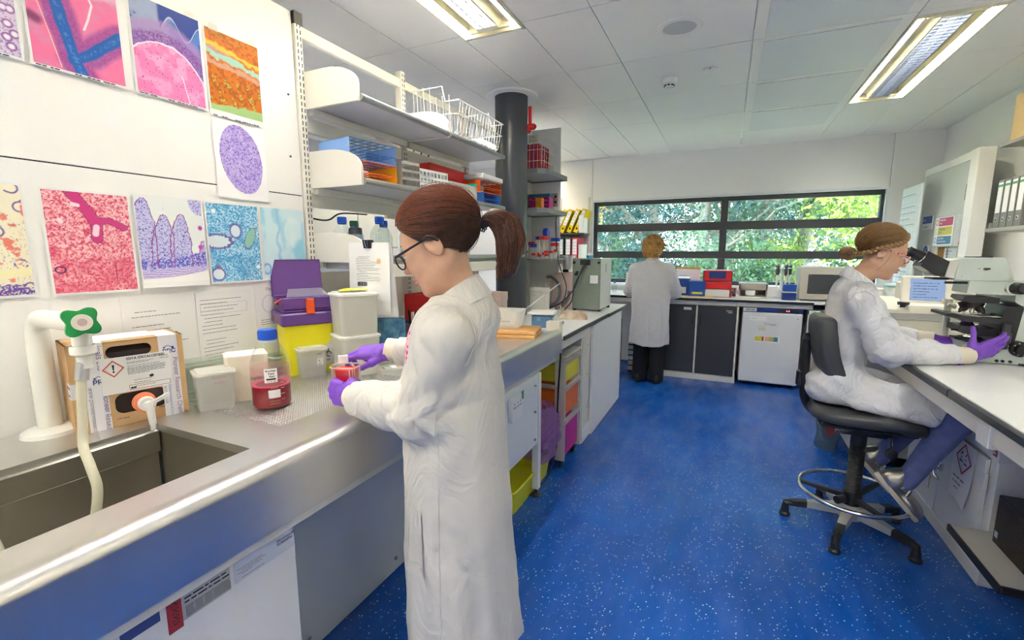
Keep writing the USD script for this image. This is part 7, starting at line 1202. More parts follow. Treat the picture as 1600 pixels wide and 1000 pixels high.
def make_head(t, O, F, neck, eye=(.10, .06, .03), lips=(.55, .22, .20), body=None, s=1.0):
    R = basis(F); O = np.array(O); nl = [((np.array(n) - O) @ R) / s for n in neck]; R = R * s
    fn = lambda p: smin(head_sdf(p), cap(p, nl[0], nl[1], .046, .051), .028)
    lo = np.minimum([-.13, -.10, -.13], np.min(nl, 0) - .07); hi = np.maximum([.13, .10, .15], np.max(nl, 0) + .07); v, f = surfnet(fn, lo, hi, .0028); v = v @ R.T + O
    if body is not None:
        bv, bf = body
        try:
            m = [m3.Manifold(m3.Mesh(np.asarray(a, np.float32), np.asarray(np.vstack([c[:, [0, 1, 2]], c[:, [0, 2, 3]]]), np.uint32))) for a, c in ((v, f), (bv, bf))]; u = (m[0] + m[1]).to_mesh()
            if len(u.tri_verts) < 100: raise ValueError
            v, f = u.vert_properties[:, :3], u.tri_verts
        except Exception: v, f = (lambda z: (z.vertices, z.faces))(MB().add(v, f).add(bv, bf).mesh())
    b = obj('body', (v, f), SKIN, t, smooth=True); W = lambda p: tuple(np.asarray(p) @ R.T + O)
    for s in (-1, 1):
        e = obj('eye', MB().ball(W((.0765, s * .031, .007)), .0122, 2), mat('eye_white', (.80, .78, .75), .15), t); obj('iris', MB().ball(W((.0835, s * .031, .0055)), .0062, 2), mat('iris_brown', eye, .1), e)
        obj('eyebrow', MB().tube([W((.087, s * .012, .029)), W((.083, s * .030, .034)), W((.070, s * .047, .030))], [.0028, .0034, .002], 6), mat('brow_brown', (.09, .045, .025), .8), t)
    obj('lips', MB().add(*(lambda m: (m.vertices * [.0118, .0215, .0058] + [.0905, 0, -.0515], m.faces))(trimesh.creation.icosphere(2)), T=np.block([[R, O[:, None]], [np.zeros((1, 3)), 1]])).add(*(lambda m: (m.vertices * [.0118, .0195, .0068] + [.0885, 0, -.0645], m.faces))(trimesh.creation.icosphere(2)), T=np.block([[R, O[:, None]], [np.zeros((1, 3)), 1]])), mat('lip_rose', lips, .4), t)
    return R, O, W
def tie_basis(T):
    T = np.array(T, float) / np.linalg.norm(T); a = np.cross(T, [0, 1, 0]); a /= np.linalg.norm(a); return T, a, np.cross(T, a)
def hair_cap(t, R, O, mats, c, r, planes, T, seed, n=1700, ear=True, name='hair', lift=.0035, groove=.0016, width=.0011):
    """hair swept from the hairline towards the direction T (local); planes: (normal, limit) bound the scalp area"""
    T, a, b = tie_basis(T); c = np.array(c); r = np.array(r)
    def fn(p):
        q = p - c; u = q / (np.linalg.norm(q, axis=1, keepdims=True) + 1e-9); ph = np.arctan2(u @ b, u @ a); d = ell(p, c, r) - groove * (np.sin(ph * 46 + 3 * np.sin(ph * 7)) + .8 * np.sin(ph * 19))
        for nrm, lim in planes: d = smax(d, p @ np.array(nrm, np.float32) - lim, .012)
        if ear: d = smax(d, -(np.linalg.norm((np.stack([p[:, 0], np.abs(p[:, 1]), p[:, 2]], 1) - np.array([-.004, .088, -.006], np.float32)), axis=1) - .031), .008)
        return d
    v, f = surfnet(fn, c - r - .012, c + r + .012, .0032); h = obj(name, (v @ R.T + O, f), mats[0], t, smooth=True); rng = np.random.default_rng(seed); S_ = [[] for _ in mats]
    while sum(map(len, S_)) < n:
        d0 = rng.normal(0, 1, 3); d0 /= np.linalg.norm(d0); p0 = c + d0 * r
        if any(p0 @ np.array(nn) > lim - .004 for nn, lim in planes) or (ear and abs(p0[1]) > .06 and np.hypot(p0[0] + .004, p0[2] + .006) < .034): continue
        th = math.acos(np.clip(d0 @ T, -1, 1)); 
        if th < .15: continue
        ax = d0 - T * (d0 @ T); ax /= np.linalg.norm(ax); ts = np.linspace(th, max(.05, th - rng.uniform(.5, 1.6)), 9); L = lift * rng.uniform(.2, 1.2) * (1 if rng.random() < .95 else 2); wob = rng.normal(0, .03)
        k = np.arange(9) / 8; pts = [c + (math.cos(x) * T + math.sin(x) * (ax * math.cos(wob * s) + np.cross(T, ax) * math.sin(wob * s))) * r * (1 + (L * (.3 + math.sin(PI * min(1, .15 + s)))) / .09) for x, s in zip(ts, k)]
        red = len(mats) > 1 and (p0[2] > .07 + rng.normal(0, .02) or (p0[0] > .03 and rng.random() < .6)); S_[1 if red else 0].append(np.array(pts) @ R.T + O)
    for m, s in zip(mats, S_):
        if s: curves('strands', h, s, width, m)
    return h
def hand(t, wrist, X, Z, left, curls, thumb, spread=(.10, .02, -.05, -.13), s=1.0, name='glove', m=GLOVE, label=None):
    X = np.array(X, float); X /= np.linalg.norm(X); Z = np.array(Z, float); Z = Z - X * (Z @ X); Z /= np.linalg.norm(Z); Y = np.cross(Z, X) * (-1 if left else 1); R = np.stack([X, Y, Z], 1)
    roots = [(.086, .027, .0), (.091, .007, .002), (.087, -.013, 0), (.077, -.031, -.004)]; lens = [(.040, .024, .020), (.044, .027, .021), (.041, .025, .020), (.031, .019, .018)]; ch = []
    for (rx, ry, rz), ln, cu, sp in zip(roots, lens, curls, spread):
        p = np.array([rx, ry, rz]); a = 0; pts = [p]
        for l, c in zip(ln, cu): a += math.radians(c); p = p + l * np.array([math.cos(a) * math.cos(sp), math.sin(sp) * math.cos(a), -math.sin(a)]); pts.append(p)
        ch.append(pts)
    th = [np.array(q, float) for q in thumb]
    def fn(p):
        d = smin(cap(p, (-.06, 0, 0), (.01, 0, -.002), .028, .026), cap(p, (.0, .008, -.002), (.03, .008, -.003), .026, .024), .02)
        for (rx, ry, rz), rr in zip(roots, (.0135, .0135, .013, .0115)): d = smin(d, cap(p, (.01, ry * .55, -.003), (rx, ry, rz - .002), .018, rr), .012)
        d = smin(d, cap(p, (.018, .016, -.010), th[1], .017, .0125), .012); f = np.full(len(p), 9.0, np.float32)
        for pts, rr in zip(ch, (.0098, .0100, .0095, .0084)):
            g = cap(p, pts[0], pts[1], rr * 1.06, rr)
            for i in (1, 2): g = smin(g, cap(p, pts[i], pts[i + 1], rr * (1.0 - .06 * i), rr * (.92 - .06 * i)), .003)
            f = smin(f, g, .0016)
        g = cap(p, th[0], th[1], .0125, .0115)
        for i in range(1, len(th) - 1): g = smin(g, cap(p, th[i], th[i + 1], .0112 - .0006 * i, .0100 - .0006 * i), .003)
        d = smin(smin(d, f, .007), g, .007); return d + .0012 * np.sin(p[:, 0] * 320 + 2.5 * np.sin(p[:, 1] * 120)) * np.clip((.05 - p[:, 0]) / .05, 0, 1)
    pts = np.vstack([np.vstack(ch[k]) for k in range(4)] + [np.vstack(th), [[-.055, -.03, -.03], [0, .03, .03]]]); v, f = surfnet(fn, pts.min(0) - .016, pts.max(0) + .016, .0026)
    v = (v * s) @ R.T + np.array(wrist); f = f[:, ::-1] if left else f
    return obj(name, (v, f), m, t, smooth=True, label=label), R
def limb_folds(P, a, b, amp, seed, freq=70):
    a, b = np.array(a, np.float32), np.array(b, np.float32); ba = b - a; L = np.linalg.norm(ba); h = (P - a) @ ba / L; w = np.clip(1 - np.abs(h - L) / (.75 * L), 0, 1); n = fold(P, 9, seed); ax = np.abs(np.sin(h * freq * .5 + n * 7 + (P @ np.array([3., 5., 9.], np.float32))))
    return amp * w * (1.6 * np.sqrt(ax + .02) - 1)
def lab_coat(t, A, F, prof, sh, arms, hem, neck, m, seed, V=True, h=.0062, lean=(0, 0), back_vent=True):
    """prof: rows (z, f offset, f radius, l radius); arms: list of joints in room coordinates with radii"""
    F = np.array([F[0], F[1], 0.]); F /= np.linalg.norm(F); L = np.array([-F[1], F[0], 0.]); A = np.array([A[0], A[1], 0.]); pr = np.array(prof)
    def fn(P):
        q = P - A.astype(np.float32); f, l, z = q @ F.astype(np.float32), q @ L.astype(np.float32), P[:, 2]
        fo, ra, rb = (np.interp(z, pr[:, 0], pr[:, k]).astype(np.float32) for k in (1, 2, 3)); ang = np.arctan2(l / rb, (f - fo) / ra); low = np.clip((1.0 - z) / .6, 0, 1)
        rip = 1 + low * (.030 * np.sin(ang * 7 + 2.5 * fold(P, 3, seed) * 2 + seed) + .018 * np.sin(ang * 13 + z * 3)); rr = np.sqrt(((f - fo) / (ra * rip)) ** 2 + (l / (rb * rip)) ** 2); d = (rr - 1) * np.minimum(ra, rb) * .92
        d = np.maximum(d, np.maximum(hem + .012 * np.sin(ang * 3 + 1) - z, z - pr[-1, 0]))
        for s in (-1, 1): d = smin(d, cap(P, A + F * sh[0] + L * s * .05 + [0, 0, sh[2] + .022], A + F * sh[0] + L * s * sh[1] + [0, 0, sh[2]], sh[3] * .9, sh[3]), .07)
        for s in (-1, 1): d = smin(d, cap(P, np.array(neck[1]) - F * .012 - [0, 0, .012], A + F * sh[0] + L * s * sh[1] * .8 + [0, 0, sh[2] + .01], .066, .058), .04)
        for k, (jt, rd) in enumerate(arms):
            g = smin(cap(P, jt[0], jt[1], rd[0], rd[1]), cap(P, jt[1], jt[2], rd[1], rd[2]), .03); g = g - limb_folds(P, jt[0], jt[1], .006, seed + k) - limb_folds(P, jt[2], jt[1], .010, seed + k + 5, 85); w = np.array(jt[2]) - np.array(jt[1]); w = w / np.linalg.norm(w); g = np.maximum(g, (P - np.array(jt[2], np.float32)) @ w.astype(np.float32)); d = smin(d, g, .028)
        dg = f * .8 - l * .3 + z * .75; d = d - .014 * fold(P, 7, seed + 2, (1, 1, .6)) - .006 * fold(P, 20, seed + 3, (1, 1, .8)) - .0045 * np.sqrt(np.abs(np.sin(dg * 34 + 8 * fold(P, 4, seed + 4)))) * np.clip((z - .80) / .12, 0, 1) * np.clip((1.2 - z) / .1, 0, 1)
        if V: d = smax(d, -np.maximum(np.abs(l) - .012 - np.clip(z - .98, 0, .4) * .30, .035 - f), .008)
        d = smax(d, -cap(P, neck[0], np.array(neck[1]) + F * .02, .058), .012); return d
    pts = np.vstack([A + F * (pr[:, 1:2].max() + pr[:, 2].max()) + [0, 0, hem]] + [A + s1 * L * pr[:, 3].max() + s2 * F * pr[:, 2].max() + [0, 0, zz] for s1 in (-1, 1) for s2 in (-1, 1) for zz in (hem, pr[-1, 0] + .04)] + [np.array(j) for jt, _ in arms for j in jt])
    v, f = surfnet(fn, pts.min(0) - .075, pts.max(0) + .075, h); return obj('lab_coat', (v, f), m, t, smooth=True), fn
def collar(c, O, N, U, r, hgt, m, tilt=.35, front_gap=.9, name='collar'):
    """stand collar: a strip around the neck, open towards the front U"""
    T = frame(O, U, N); T = np.eye(4); N = np.array(N) / np.linalg.norm(N); U = np.array(U, float); U -= N * (U @ N); U /= np.linalg.norm(U); Wv = np.cross(N, U); T[:3, 0], T[:3, 1], T[:3, 2], T[:3, 3] = U, Wv, N, O
    a = np.linspace(front_gap, 2 * PI - front_gap, 40); rows = []
    for z, k in ((0, 1.0), (hgt * .5, .97), (hgt, 1.0), (hgt * 1.02, 1.06), (hgt * .55, 1.14), (-.004, 1.22)): rows += [(r * k * math.cos(x) * 1.08, r * k * math.sin(x) * (1.0), z * (1 + tilt * math.cos(x - PI))) for x in a]
    n = len(a); f = [(i * n + j, i * n + j + 1, (i + 1) * n + j + 1, (i + 1) * n + j) for i in range(5) for j in range(n - 1)]; return obj(name, MB().add(np.array(rows), np.array(f), T), m, c, smooth=60)
def seam(t, fn, pts, m, r=.0016, name='seam'):
    """a stitched line laid on the implicit surface"""
    P = spline(pts, 10).astype(np.float32)
    for _ in range(14):
        d = fn(P); g = np.stack([(fn(P + e) - fn(P - e)) / .008 for e in np.eye(3, dtype=np.float32) * .004], 1); P = P - (d / np.maximum((g * g).sum(1), .2))[:, None] * g
    return obj(name, MB().tube(P, r, 6), m, t)
def shoe(t, heel, toe, up, m, sole, w=.042, name='shoe'):
    heel, toe = np.array(heel, float), np.array(toe, float); L = np.linalg.norm(toe - heel); X = (toe - heel) / L; U = np.array(up, float); U -= X * (U @ X); U /= np.linalg.norm(U); T = frame(heel, X, np.cross(U, X))
    def fn(p): d = smin(ell(p, (L * .73, 0, .034), (L * .28, w, .034)), ell(p, (L * .22, 0, .045), (L * .24, w * .82, .052)), .04); d = smin(d, cap(p, (L * .25, 0, .055), (L * .20, 0, .10), .036, .034), .03); d = smax(d, .016 - p[:, 2], .004); return d - .0025 * fold(p, 26, 4)
    v, f = surfnet(fn, (-.04, -.06, -.01), (L + .04, .06, .15), .004); s = obj(name, MB().add(v, f, T), m, t, smooth=True); pl = Polygon([(L * .5 + (L * .54) * math.cos(a), (w * (.93 + .10 * math.cos(a))) * math.sin(a)) for a in np.linspace(0, 2 * PI, 33)[:-1]]); obj('sole', MB().prism(pl, .020, T).prism(pl.buffer(.002), .008, T @ TR((0, 0, .006))), sole, s); return s, T
def glasses(t, W, m, lensm, drop=0.0):
    b = MB(); g = obj('glasses', MB().tube([W((.104, -.012, .012)), W((.106, 0, .016)), W((.104, .012, .012))], .0022, 6), m, t)
    for s in (-1, 1):
        ring = [W((.101 - .18 * (math.cos(a) * .027 * .5 + .0) ** 1 * 0 - .10 * max(0, abs(.035 + .027 * math.cos(a)) - .03), s * (.036 + .026 * math.cos(a)), -.002 + .0185 * math.sin(a))) for a in np.linspace(0, 2 * PI, 25)[:-1]]; obj('rim', MB().tube(ring, .0022, 6, closed=True), m, g); obj('lens', MB().add(np.vstack([ring, np.mean(ring, 0)]), np.array([(k, (k + 1) % 24, 24) for k in range(24)])), lensm, g); obj('temple', MB().tube([W((.097, s * .062, .004)), W((.090, s * .072, .008)), W((.04, s * .080, .012)), W((-.012, s * .082, .016)), W((-.03, s * .081, .0))], [.0034, .0036, .003, .0025, .002], 6), m, g)
    return g

# ---------------------------------------------------------------- woman at the sink bench
t = thing('person', 'person in white lab coat with auburn ponytail and glasses at the sink bench', 'person', (-.65, 1.055, 0), world=True)
A1, F1 = (-.668, 1.055), (-.975, -.22); HO, HF = (-.680, 1.015, 1.415), (-.90, -.195, -.385)
LS, LE, LW = (-.60, .905, 1.200), (-.672, .905, 1.000), (-.935, .965, .985); RS, RE, RW = (-.672, 1.205, 1.205), (-.79, 1.25, 1.05), (-.968, 1.178, 1.080)
nk = ((-.655, 1.025, 1.36), (-.615, 1.045, 1.235))
def bfn(P):
    d = smin(cap(P, (-.645, 1.05, 1.08), (-.635, 1.05, 1.16), .08, .06), cap(P, (-.64, 1.055, .80), (-.63, 1.05, 1.0), .10, .09), .06)
    for a, b, c in ((LS, LE, LW), (RS, RE, RW)): d = smin(smin(d, cap(P, a, b, .040, .034), .03), cap(P, b, c, .034, .024), .02)
    for s in (-1, 1): d = smin(d, cap(P, (-.64, 1.055 + s * .075, .82), (-.64, 1.055 + s * .08, .06), .07, .035), .03)
    return smin(d, cap(P, nk[1], (-.62, 1.05, 1.15), .056, .06), .03)
R_, O_, W_ = make_head(t, HO, HF, nk, body=surfnet(bfn, (-1.02, .82, 0.0), (-.5, 1.35, 1.36), .014), s=1.04)
HB = mat('auburn_brown_hair', (.045, .020, .011), .36, vary=(60, (.10, .042, .021), (1, 1, 1))); HR = mat('copper_red_hair', (.27, .075, .035), .42)  # red tone: dyed hair with the light on crown and front painted in
tie1 = tuple(((np.array([-.60, 1.068, 1.468]) - O_) @ R_) - np.array([-.016, 0, .050]))
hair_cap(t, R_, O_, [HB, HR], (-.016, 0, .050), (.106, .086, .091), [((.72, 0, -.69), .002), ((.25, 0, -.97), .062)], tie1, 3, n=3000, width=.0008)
TP_ = [(-.600, 1.068, 1.468), (-.582, 1.076, 1.478)]; tv = np.array(TP_[1]); 
path = spline([TP_[0], tv, tv + (.026, .012, .012), tv + (.052, .024, -.008), tv + (.066, .024, -.060), tv + (.062, .016, -.115), tv + (.056, .010, -.150)], 8); rad = np.interp(np.linspace(0, 1, len(path)), [0, .15, .4, .7, .9, 1], [.014, .018, .034, .040, .030, .010])
pt = obj('ponytail', MB().tube(path, rad * .8, 12), HB, t, smooth=True); rng = np.random.default_rng(8); st = []
for k in range(1500):
    a, q = rng.uniform(0, 2 * PI), math.sqrt(rng.uniform(.2, 1)); e = rng.uniform(.6, 1.0); n = int(len(path) * e); ph = rng.uniform(0, 6.28); sp = [path[i] + rad[min(i, len(path) - 6)] * 1.12 * q * np.array([math.cos(a) * .8, math.sin(a), math.cos(a) * .45]) + .0022 * np.array([math.sin(i * .5 + ph), math.cos(i * .4 + ph), 0]) for i in range(0, n, 3)]; st.append(np.array(sp))
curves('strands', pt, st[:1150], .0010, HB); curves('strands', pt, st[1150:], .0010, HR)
b = MB(); 
for k in range(9): a = k * 2 * PI / 9; b.ball(np.array(TP_[0]) * .4 + tv * .6 + np.array([.004, .018 * math.cos(a), .018 * math.sin(a)]), .0058, 1)
obj('beaded_hair_tie', b, mat('silver_bead', (.75, .74, .72), .15, 1.0), t)
glasses(t, W_, mat('glasses_slate', (.02, .03, .045), .25), pane('spectacle_lens', (.9, .95, 1)))
obj('shirt', surfnet(lambda P: ell(P, (-.695, 1.035, 1.12), (.085, .12, .16)), (-.80, .9, .94), (-.58, 1.17, 1.3), .008), usdkit.material(stage, '/World/Looks/pink_dotted_shirt', {'c': ('texture_coordinate', {}), 'v': ('voronoi_texture', {'scale': 62.0, 'randomness': 0.0}), 'r': ('rgb_ramp', {'ramp': [(.33, (.72, .01, .22)), (.40, (.86, .55, .60))]}), 'p': ('principled_bsdf', {'roughness': .8})}, [('c.object', 'v.vector'), ('v.distance', 'r.fac'), ('r.color', 'p.base_color')], surface='p.BSDF'), t, smooth=True)
prof = [(.25, -.02, .165, .190), (.45, -.015, .155, .186), (.80, -.005, .140, .182), (.95, .0, .132, .172), (1.08, .005, .125, .168), (1.18, .0, .110, .150), (1.25, -.005, .085, .10), (1.27, -.005, .07, .08)]
lc, cfn = lab_coat(t, A1, F1, prof, (-.005, .118, 1.205, .062), [((LS, LE, LW), (.066, .060, .047)), ((RS, RE, RW), (.064, .056, .044))], .265, ((-.662, 1.022, 1.36), (-.628, 1.044, 1.245)), COATW, 3)
cl = collar(lc, (-.634, 1.042, 1.258), (-.42, -.12, .90), (-.975, -.22, 0), .068, .046, COATW, .25)
Lq = np.array([.22, -.975, 0]); Fq = np.array([-.975, -.22, 0]); A_ = np.array([-.668, 1.055, 0]); PT = lambda f, l, z: A_ + Fq * f + Lq * l + [0, 0, z]
seam(lc, cfn, [PT(-.02, .20, z) for z in (.30, .5, .7, .9, 1.02)], COATW, .0018); seam(lc, cfn, [PT(.05, .15, 1.10), PT(.045, .14, 1.20), PT(.0, .13, 1.265), PT(-.05, .14, 1.22), PT(-.07, .16, 1.14)], COATW, .002)
pk = [PT(.10, .17, z) for z in (.73, .66, .58)]
def patch(fn, c, u, v, w, h, n=10, off=.003):
    X, Y = np.meshgrid(np.linspace(-w / 2, w / 2, n), np.linspace(-h / 2, h / 2, n), indexing='ij'); P = (np.array(c) + X[..., None] * np.array(u) + Y[..., None] * np.array(v)).reshape(-1, 3).astype(np.float32)
    for _ in range(16):
        d = fn(P) - off; g = np.stack([(fn(P + e) - fn(P - e)) / .008 for e in np.eye(3, dtype=np.float32) * .004], 1); P = P - (d / np.maximum((g * g).sum(1), .2))[:, None] * g
    k = (np.arange(n - 1)[:, None] * n + np.arange(n - 1)).ravel(); return P, np.stack([k, k + n, k + n + 1, k + 1], 1)
obj('pocket', patch(cfn, PT(.09, .20, .66), (-.90, -.43, 0), (0, 0, 1), .125, .19), COATW, lc, smooth=True)
seam(lc, cfn, [PT(-.17, .06, .30), PT(-.19, .0, .30), PT(-.16, .10, .30), PT(-.06, .19, .30), PT(.08, .17, .30)], COATW, .0016, 'hem_seam') if False else None
for (w, d_) in ((LW, np.array(LW) - np.array(LE)), (RW, np.array(RW) - np.array(RE))): d_ = d_ / np.linalg.norm(d_); obj('cuff', MB().cyl(np.array(w) - d_ * .03, np.array(w) + d_ * .035, .041, .036, 26), CUFF, t)
hw = np.array(LW) + np.array([-.030, .004, -.002])
hand(t, hw, (-.99, .12, .03), (-.12, -.98, .12), True, [(58, 75, 35), (60, 76, 35), (62, 76, 36), (66, 78, 40)], [(.012, .018, -.010), (.044, .034, -.030), (.066, .034, -.056), (.072, .026, -.078)], (.07, .025, -.03, -.09), .98)
hw2 = np.array(RW) + np.array([-.030, -.012, -.002])
hand(t, hw2, (-.82, -.48, .0), (.0, -.34, .93), False, [(18, 50, 30), (24, 52, 30), (34, 55, 30), (46, 58, 34)], [(.012, .022, -.010), (.048, .046, -.022), (.080, .044, -.040), (.108, .036, -.052)], (.04, .0, -.03, -.08), .94)
tr = MB()
for s in (-1, 1): tr.tube([PT(-.01, s * .085, .55), PT(-.015, s * .085, .3), PT(-.02, s * .085, .07)], [.075, .062, .055], 16)
obj('trousers', tr, mat('dark_trousers', (.03, .032, .04), .8), t, smooth=True)
for s in (-1, 1): shoe(t, PT(-.08, s * .085, 0), PT(.17, s * .10, 0), (0, 0, 1), mat('black_shoe', (.02, .02, .022), .4), BLACK)
# things in her hands
t = thing('staining_jar', 'small ribbed glass staining jar of red dye held in the near gloved hand', 'jar', (-1.045, 1.030, .975), 20); tub(t, .078, .066, .080, pane('jar_glass', (.95, .93, .92), 1.6), .86, .003, r=.016); obj('red_dye', MB().prism(rrect(-.031, -.026, .031, .026, .012), .066, TR((0, 0, .004))), mat('red_dye', (.78, .015, .01), .15), t); b = MB()
for x, y in rrect(-.032, -.027, .032, .027, .010, 3): b.cyl((x, y, .004), (x * 1.08, y * 1.08, .072), .0022, n=6)
obj('rib', b, frosted('rib_glass', (.95, .85, .82), .6, .05), t); obj('rim', MB().tube([(x, y, .079) for x, y in rrect(-.040, -.034, .040, .034, .016)], .0026, 6, closed=True), frosted('rib_glass', (.95, .85, .82)), t)
t = thing('white_cassette', 'small white tissue cassette pinched in the far gloved hand', 'cassette', (-1.088, 1.062, 1.062), 35); obj('cassette', B((-.016, -.004, -.014), (.016, .004, .014), .002), mat('cassette_white', (.85, .85, .84), .5), t)

# ---------------------------------------------------------------- person at the window
t = thing('person', 'person with curly blonde hair seen from behind at the window counter', 'person', (-.715, 5.05, 0), world=True)
A2, F2 = (-.715, 5.05), (0, 1); nk = ((-.715, 5.055, 1.36), (-.715, 5.04, 1.26)); arms2 = []
JL = ((-.885, 5.04, 1.225), (-.945, 5.10, .985), (-.80, 5.26, .975)); JR = ((-.545, 5.04, 1.225), (-.485, 5.10, .985), (-.62, 5.26, .975))
def bfn2(P):
    d = smin(cap(P, (-.715, 5.05, .8), (-.715, 5.05, 1.2), .10, .09), cap(P, nk[1], (-.715, 5.05, 1.15), .056, .06), .03)
    for a, b, c in (JL, JR): d = smin(smin(d, cap(P, a, b, .038, .033), .03), cap(P, b, c, .033, .024), .02)
    return d
R2, O2, W2 = make_head(t, (-.715, 5.075, 1.425), (0, .88, -.47), nk, body=surfnet(bfn2, (-1.0, 4.9, .68), (-.43, 5.32, 1.33), .016))
CUR = mat('curly_blonde_hair', (.50, .24, .055), .5, vary=(45, (.66, .38, .10))); CUR2 = mat('dark_blonde_hair', (.33, .14, .03), .5)
def cf(p): return smin(ell(p, (-.025, 0, .045), (.118, .100, .098)), ell(p, (-.07, 0, -.045), (.062, .098, .085)), .03) - .022 * fold(p, 32, 6) - .008 * fold(p, 70, 7)
def cf2(p): return smax(cf(p), p @ np.array([.80, 0, -.60], np.float32) - .03, .02)
v, f = surfnet(cf2, (-.17, -.13, -.15), (.12, .13, .17), .004); hc = obj('hair', (v @ R2.T + O2, f), CUR, t, smooth=True); rng = np.random.default_rng(4); st = []
for k in rng.choice(len(v), 520, replace=False):
    p = v[k]; n0 = p - np.array([-.03, 0, .0]); n0 /= np.linalg.norm(n0); d = np.array([rng.normal(0, .5), rng.normal(0, .5), -1.0]); d -= n0 * (d @ n0); d /= np.linalg.norm(d); c = np.cross(n0, d); L = rng.uniform(.03, .06); u = np.linspace(0, 1, 14); w = rng.uniform(11, 17); ph = rng.uniform(0, 6); st.append((p + n0 * .002 + (u[:, None] * L) * d + .0055 * (np.sin(u * w + ph)[:, None] * c + (np.cos(u * w + ph)[:, None] * .8 + .3) * n0)) @ R2.T + O2)
curves('strands', hc, st[:330], .0022, CUR); curves('strands', hc, st[330:], .0022, CUR2)
prof2 = [(.41, -.02, .155, .205), (.7, -.02, .150, .200), (.9, -.015, .14, .190), (1.08, -.005, .125, .185), (1.2, 0, .105, .155), (1.27, 0, .08, .09), (1.285, 0, .06, .07)]
lc2, fn2 = lab_coat(t, A2, F2, prof2, (-.005, .135, 1.215, .060), [(JL, (.066, .062, .05)), (JR, (.066, .062, .05))], .42, ((-.715, 5.06, 1.40), (-.715, 5.05, 1.27)), cotton('shaded_white_cotton', (.66, .645, .65), .5, 10.0), 7, h=.009); collar(lc2, (-.715, 5.045, 1.275), (0, .25, 1), (0, 1, 0), .066, .042, COAT, .2)  # darker copy of the coat cotton, shade at the counter put into its colour
seam(lc2, fn2, [(-.87, 4.95, 1.16), (-.80, 4.92, 1.14), (-.715, 4.91, 1.135), (-.63, 4.92, 1.14), (-.56, 4.95, 1.16)], COAT, .002, 'yoke_seam'); seam(lc2, fn2, [(-.715, 4.88, z) for z in (.44, .55, .68, .8)], COAT, .002, 'vent_seam')
tr = MB()
for s in (-1, 1): tr.tube([(-.715 + s * .085, 5.05, .60), (-.715 + s * .085, 5.05, .3), (-.715 + s * .088, 5.05, .025)], [.085, .078, .080], 18)
obj('trousers', tr, mat('black_trousers', (.012, .012, .014), .8), t, smooth=True)
for s in (-1, 1): shoe(t, (-.715 + s * .095, 4.96, 0), (-.715 + s * .115, 5.21, 0), (0, 0, 1), mat('black_shoe'), BLACK)
for J, l in ((JL, True), (JR, False)): hand(t, np.array(J[2]) + (.02 if l else -.02, .012, -.01), (.75 if l else -.75, .60, -.25), (0, .2, .95), l, [(35, 40, 20)] * 4, [(.012, .022, -.01), (.046, .046, -.02), (.075, .045, -.035), (.09, .04, -.045)], s=.92)

# ---------------------------------------------------------------- seated woman at the microscope
t = thing('person', 'seated person in white lab coat with braided hair looking into the microscope', 'person', (.52, 2.76, .66), world=True)
HO3, HF3 = (.668, 2.765, 1.396), (.945, .03, -.33); nk = ((.645, 2.765, 1.345), (.568, 2.765, 1.235))
RS3, RE3, RW3 = (.585, 2.60, 1.165), (.680, 2.545, .960), (.950, 2.655, .945); LS3, LE3, LW3 = (.60, 2.93, 1.165), (.70, 2.97, .975), (.885, 2.905, .975)
HIP, KR, KL = (.50, 2.66, .745), (.965, 2.585, .665), (.965, 2.84, .665); AR, AL = (.815, 2.590, .335), (.775, 2.835, .345)
def bfn3(P):
    d = smin(cap(P, (.53, 2.76, .78), (.54, 2.76, 1.0), .10, .09), cap(P, (.54, 2.76, 1.0), (.57, 2.765, 1.2), .09, .08), .05)
    for a, b, c in ((RS3, RE3, RW3), (LS3, LE3, LW3)): d = smin(smin(d, cap(P, a, b, .038, .033), .03), cap(P, b, c, .033, .024), .02)
    for h_, k_, a_ in ((HIP, KR, AR), ((.50, 2.86, .745), KL, AL)): d = smin(smin(d, cap(P, h_, k_, .07, .05), .03), cap(P, k_, a_, .048, .033), .02)
    return smin(d, cap(P, nk[1], (.56, 2.765, 1.15), .056, .06), .03)
R3, O3, W3 = make_head(t, HO3, HF3, nk, lips=(.62, .22, .20), body=surfnet(bfn3, (.38, 2.44, .25), (1.06, 3.05, 1.32), .014))
HL = mat('light_brown_hair', (.16, .075, .028), .38, vary=(55, (.27, .14, .055))); HL2 = mat('honey_hair', (.36, .21, .085), .4)
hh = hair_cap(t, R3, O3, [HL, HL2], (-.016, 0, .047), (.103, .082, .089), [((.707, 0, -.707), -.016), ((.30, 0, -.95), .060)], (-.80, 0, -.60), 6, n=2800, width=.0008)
rng = np.random.default_rng(3)
for s in (-1, 1):
    br = spline([(.058, s * .014, .110), (.054, s * .046, .090), (.036, s * .072, .060), (.004, s * .085, .034), (-.035, s * .086, .010), (-.065, s * .070, -.018), (-.090, s * .040, -.036), (-.10, s * .01, -.040)], 5); b = MB()
    for i in range(len(br) - 1):
        d = br[i + 1] - br[i]; side = np.cross(d, br[i] - np.array([-.016, 0, .047])); side /= np.linalg.norm(side) + 1e-9; c = br[i] + side * (.0045 if i % 2 else -.0045); b.ball(W3(c), (.0085, .0075, .0085), 2)
    obj('braid', b, HL2 if s < 0 else HL, t, smooth=True)
def bunf(p): return ell(p, (-.125, 0, -.045), (.034, .036, .030)) - .003 * np.sin(np.arctan2(p[:, 2] + .045, p[:, 0] + .125) * 5 + p[:, 1] * 180) - .006 * fold(p, 40, 3)
v, f = surfnet(bunf, (-.18, -.06, -.10), (-.07, .06, .01), .003); bn = obj('bun', (v @ R3.T + O3, f), HL, t, smooth=True); st = []
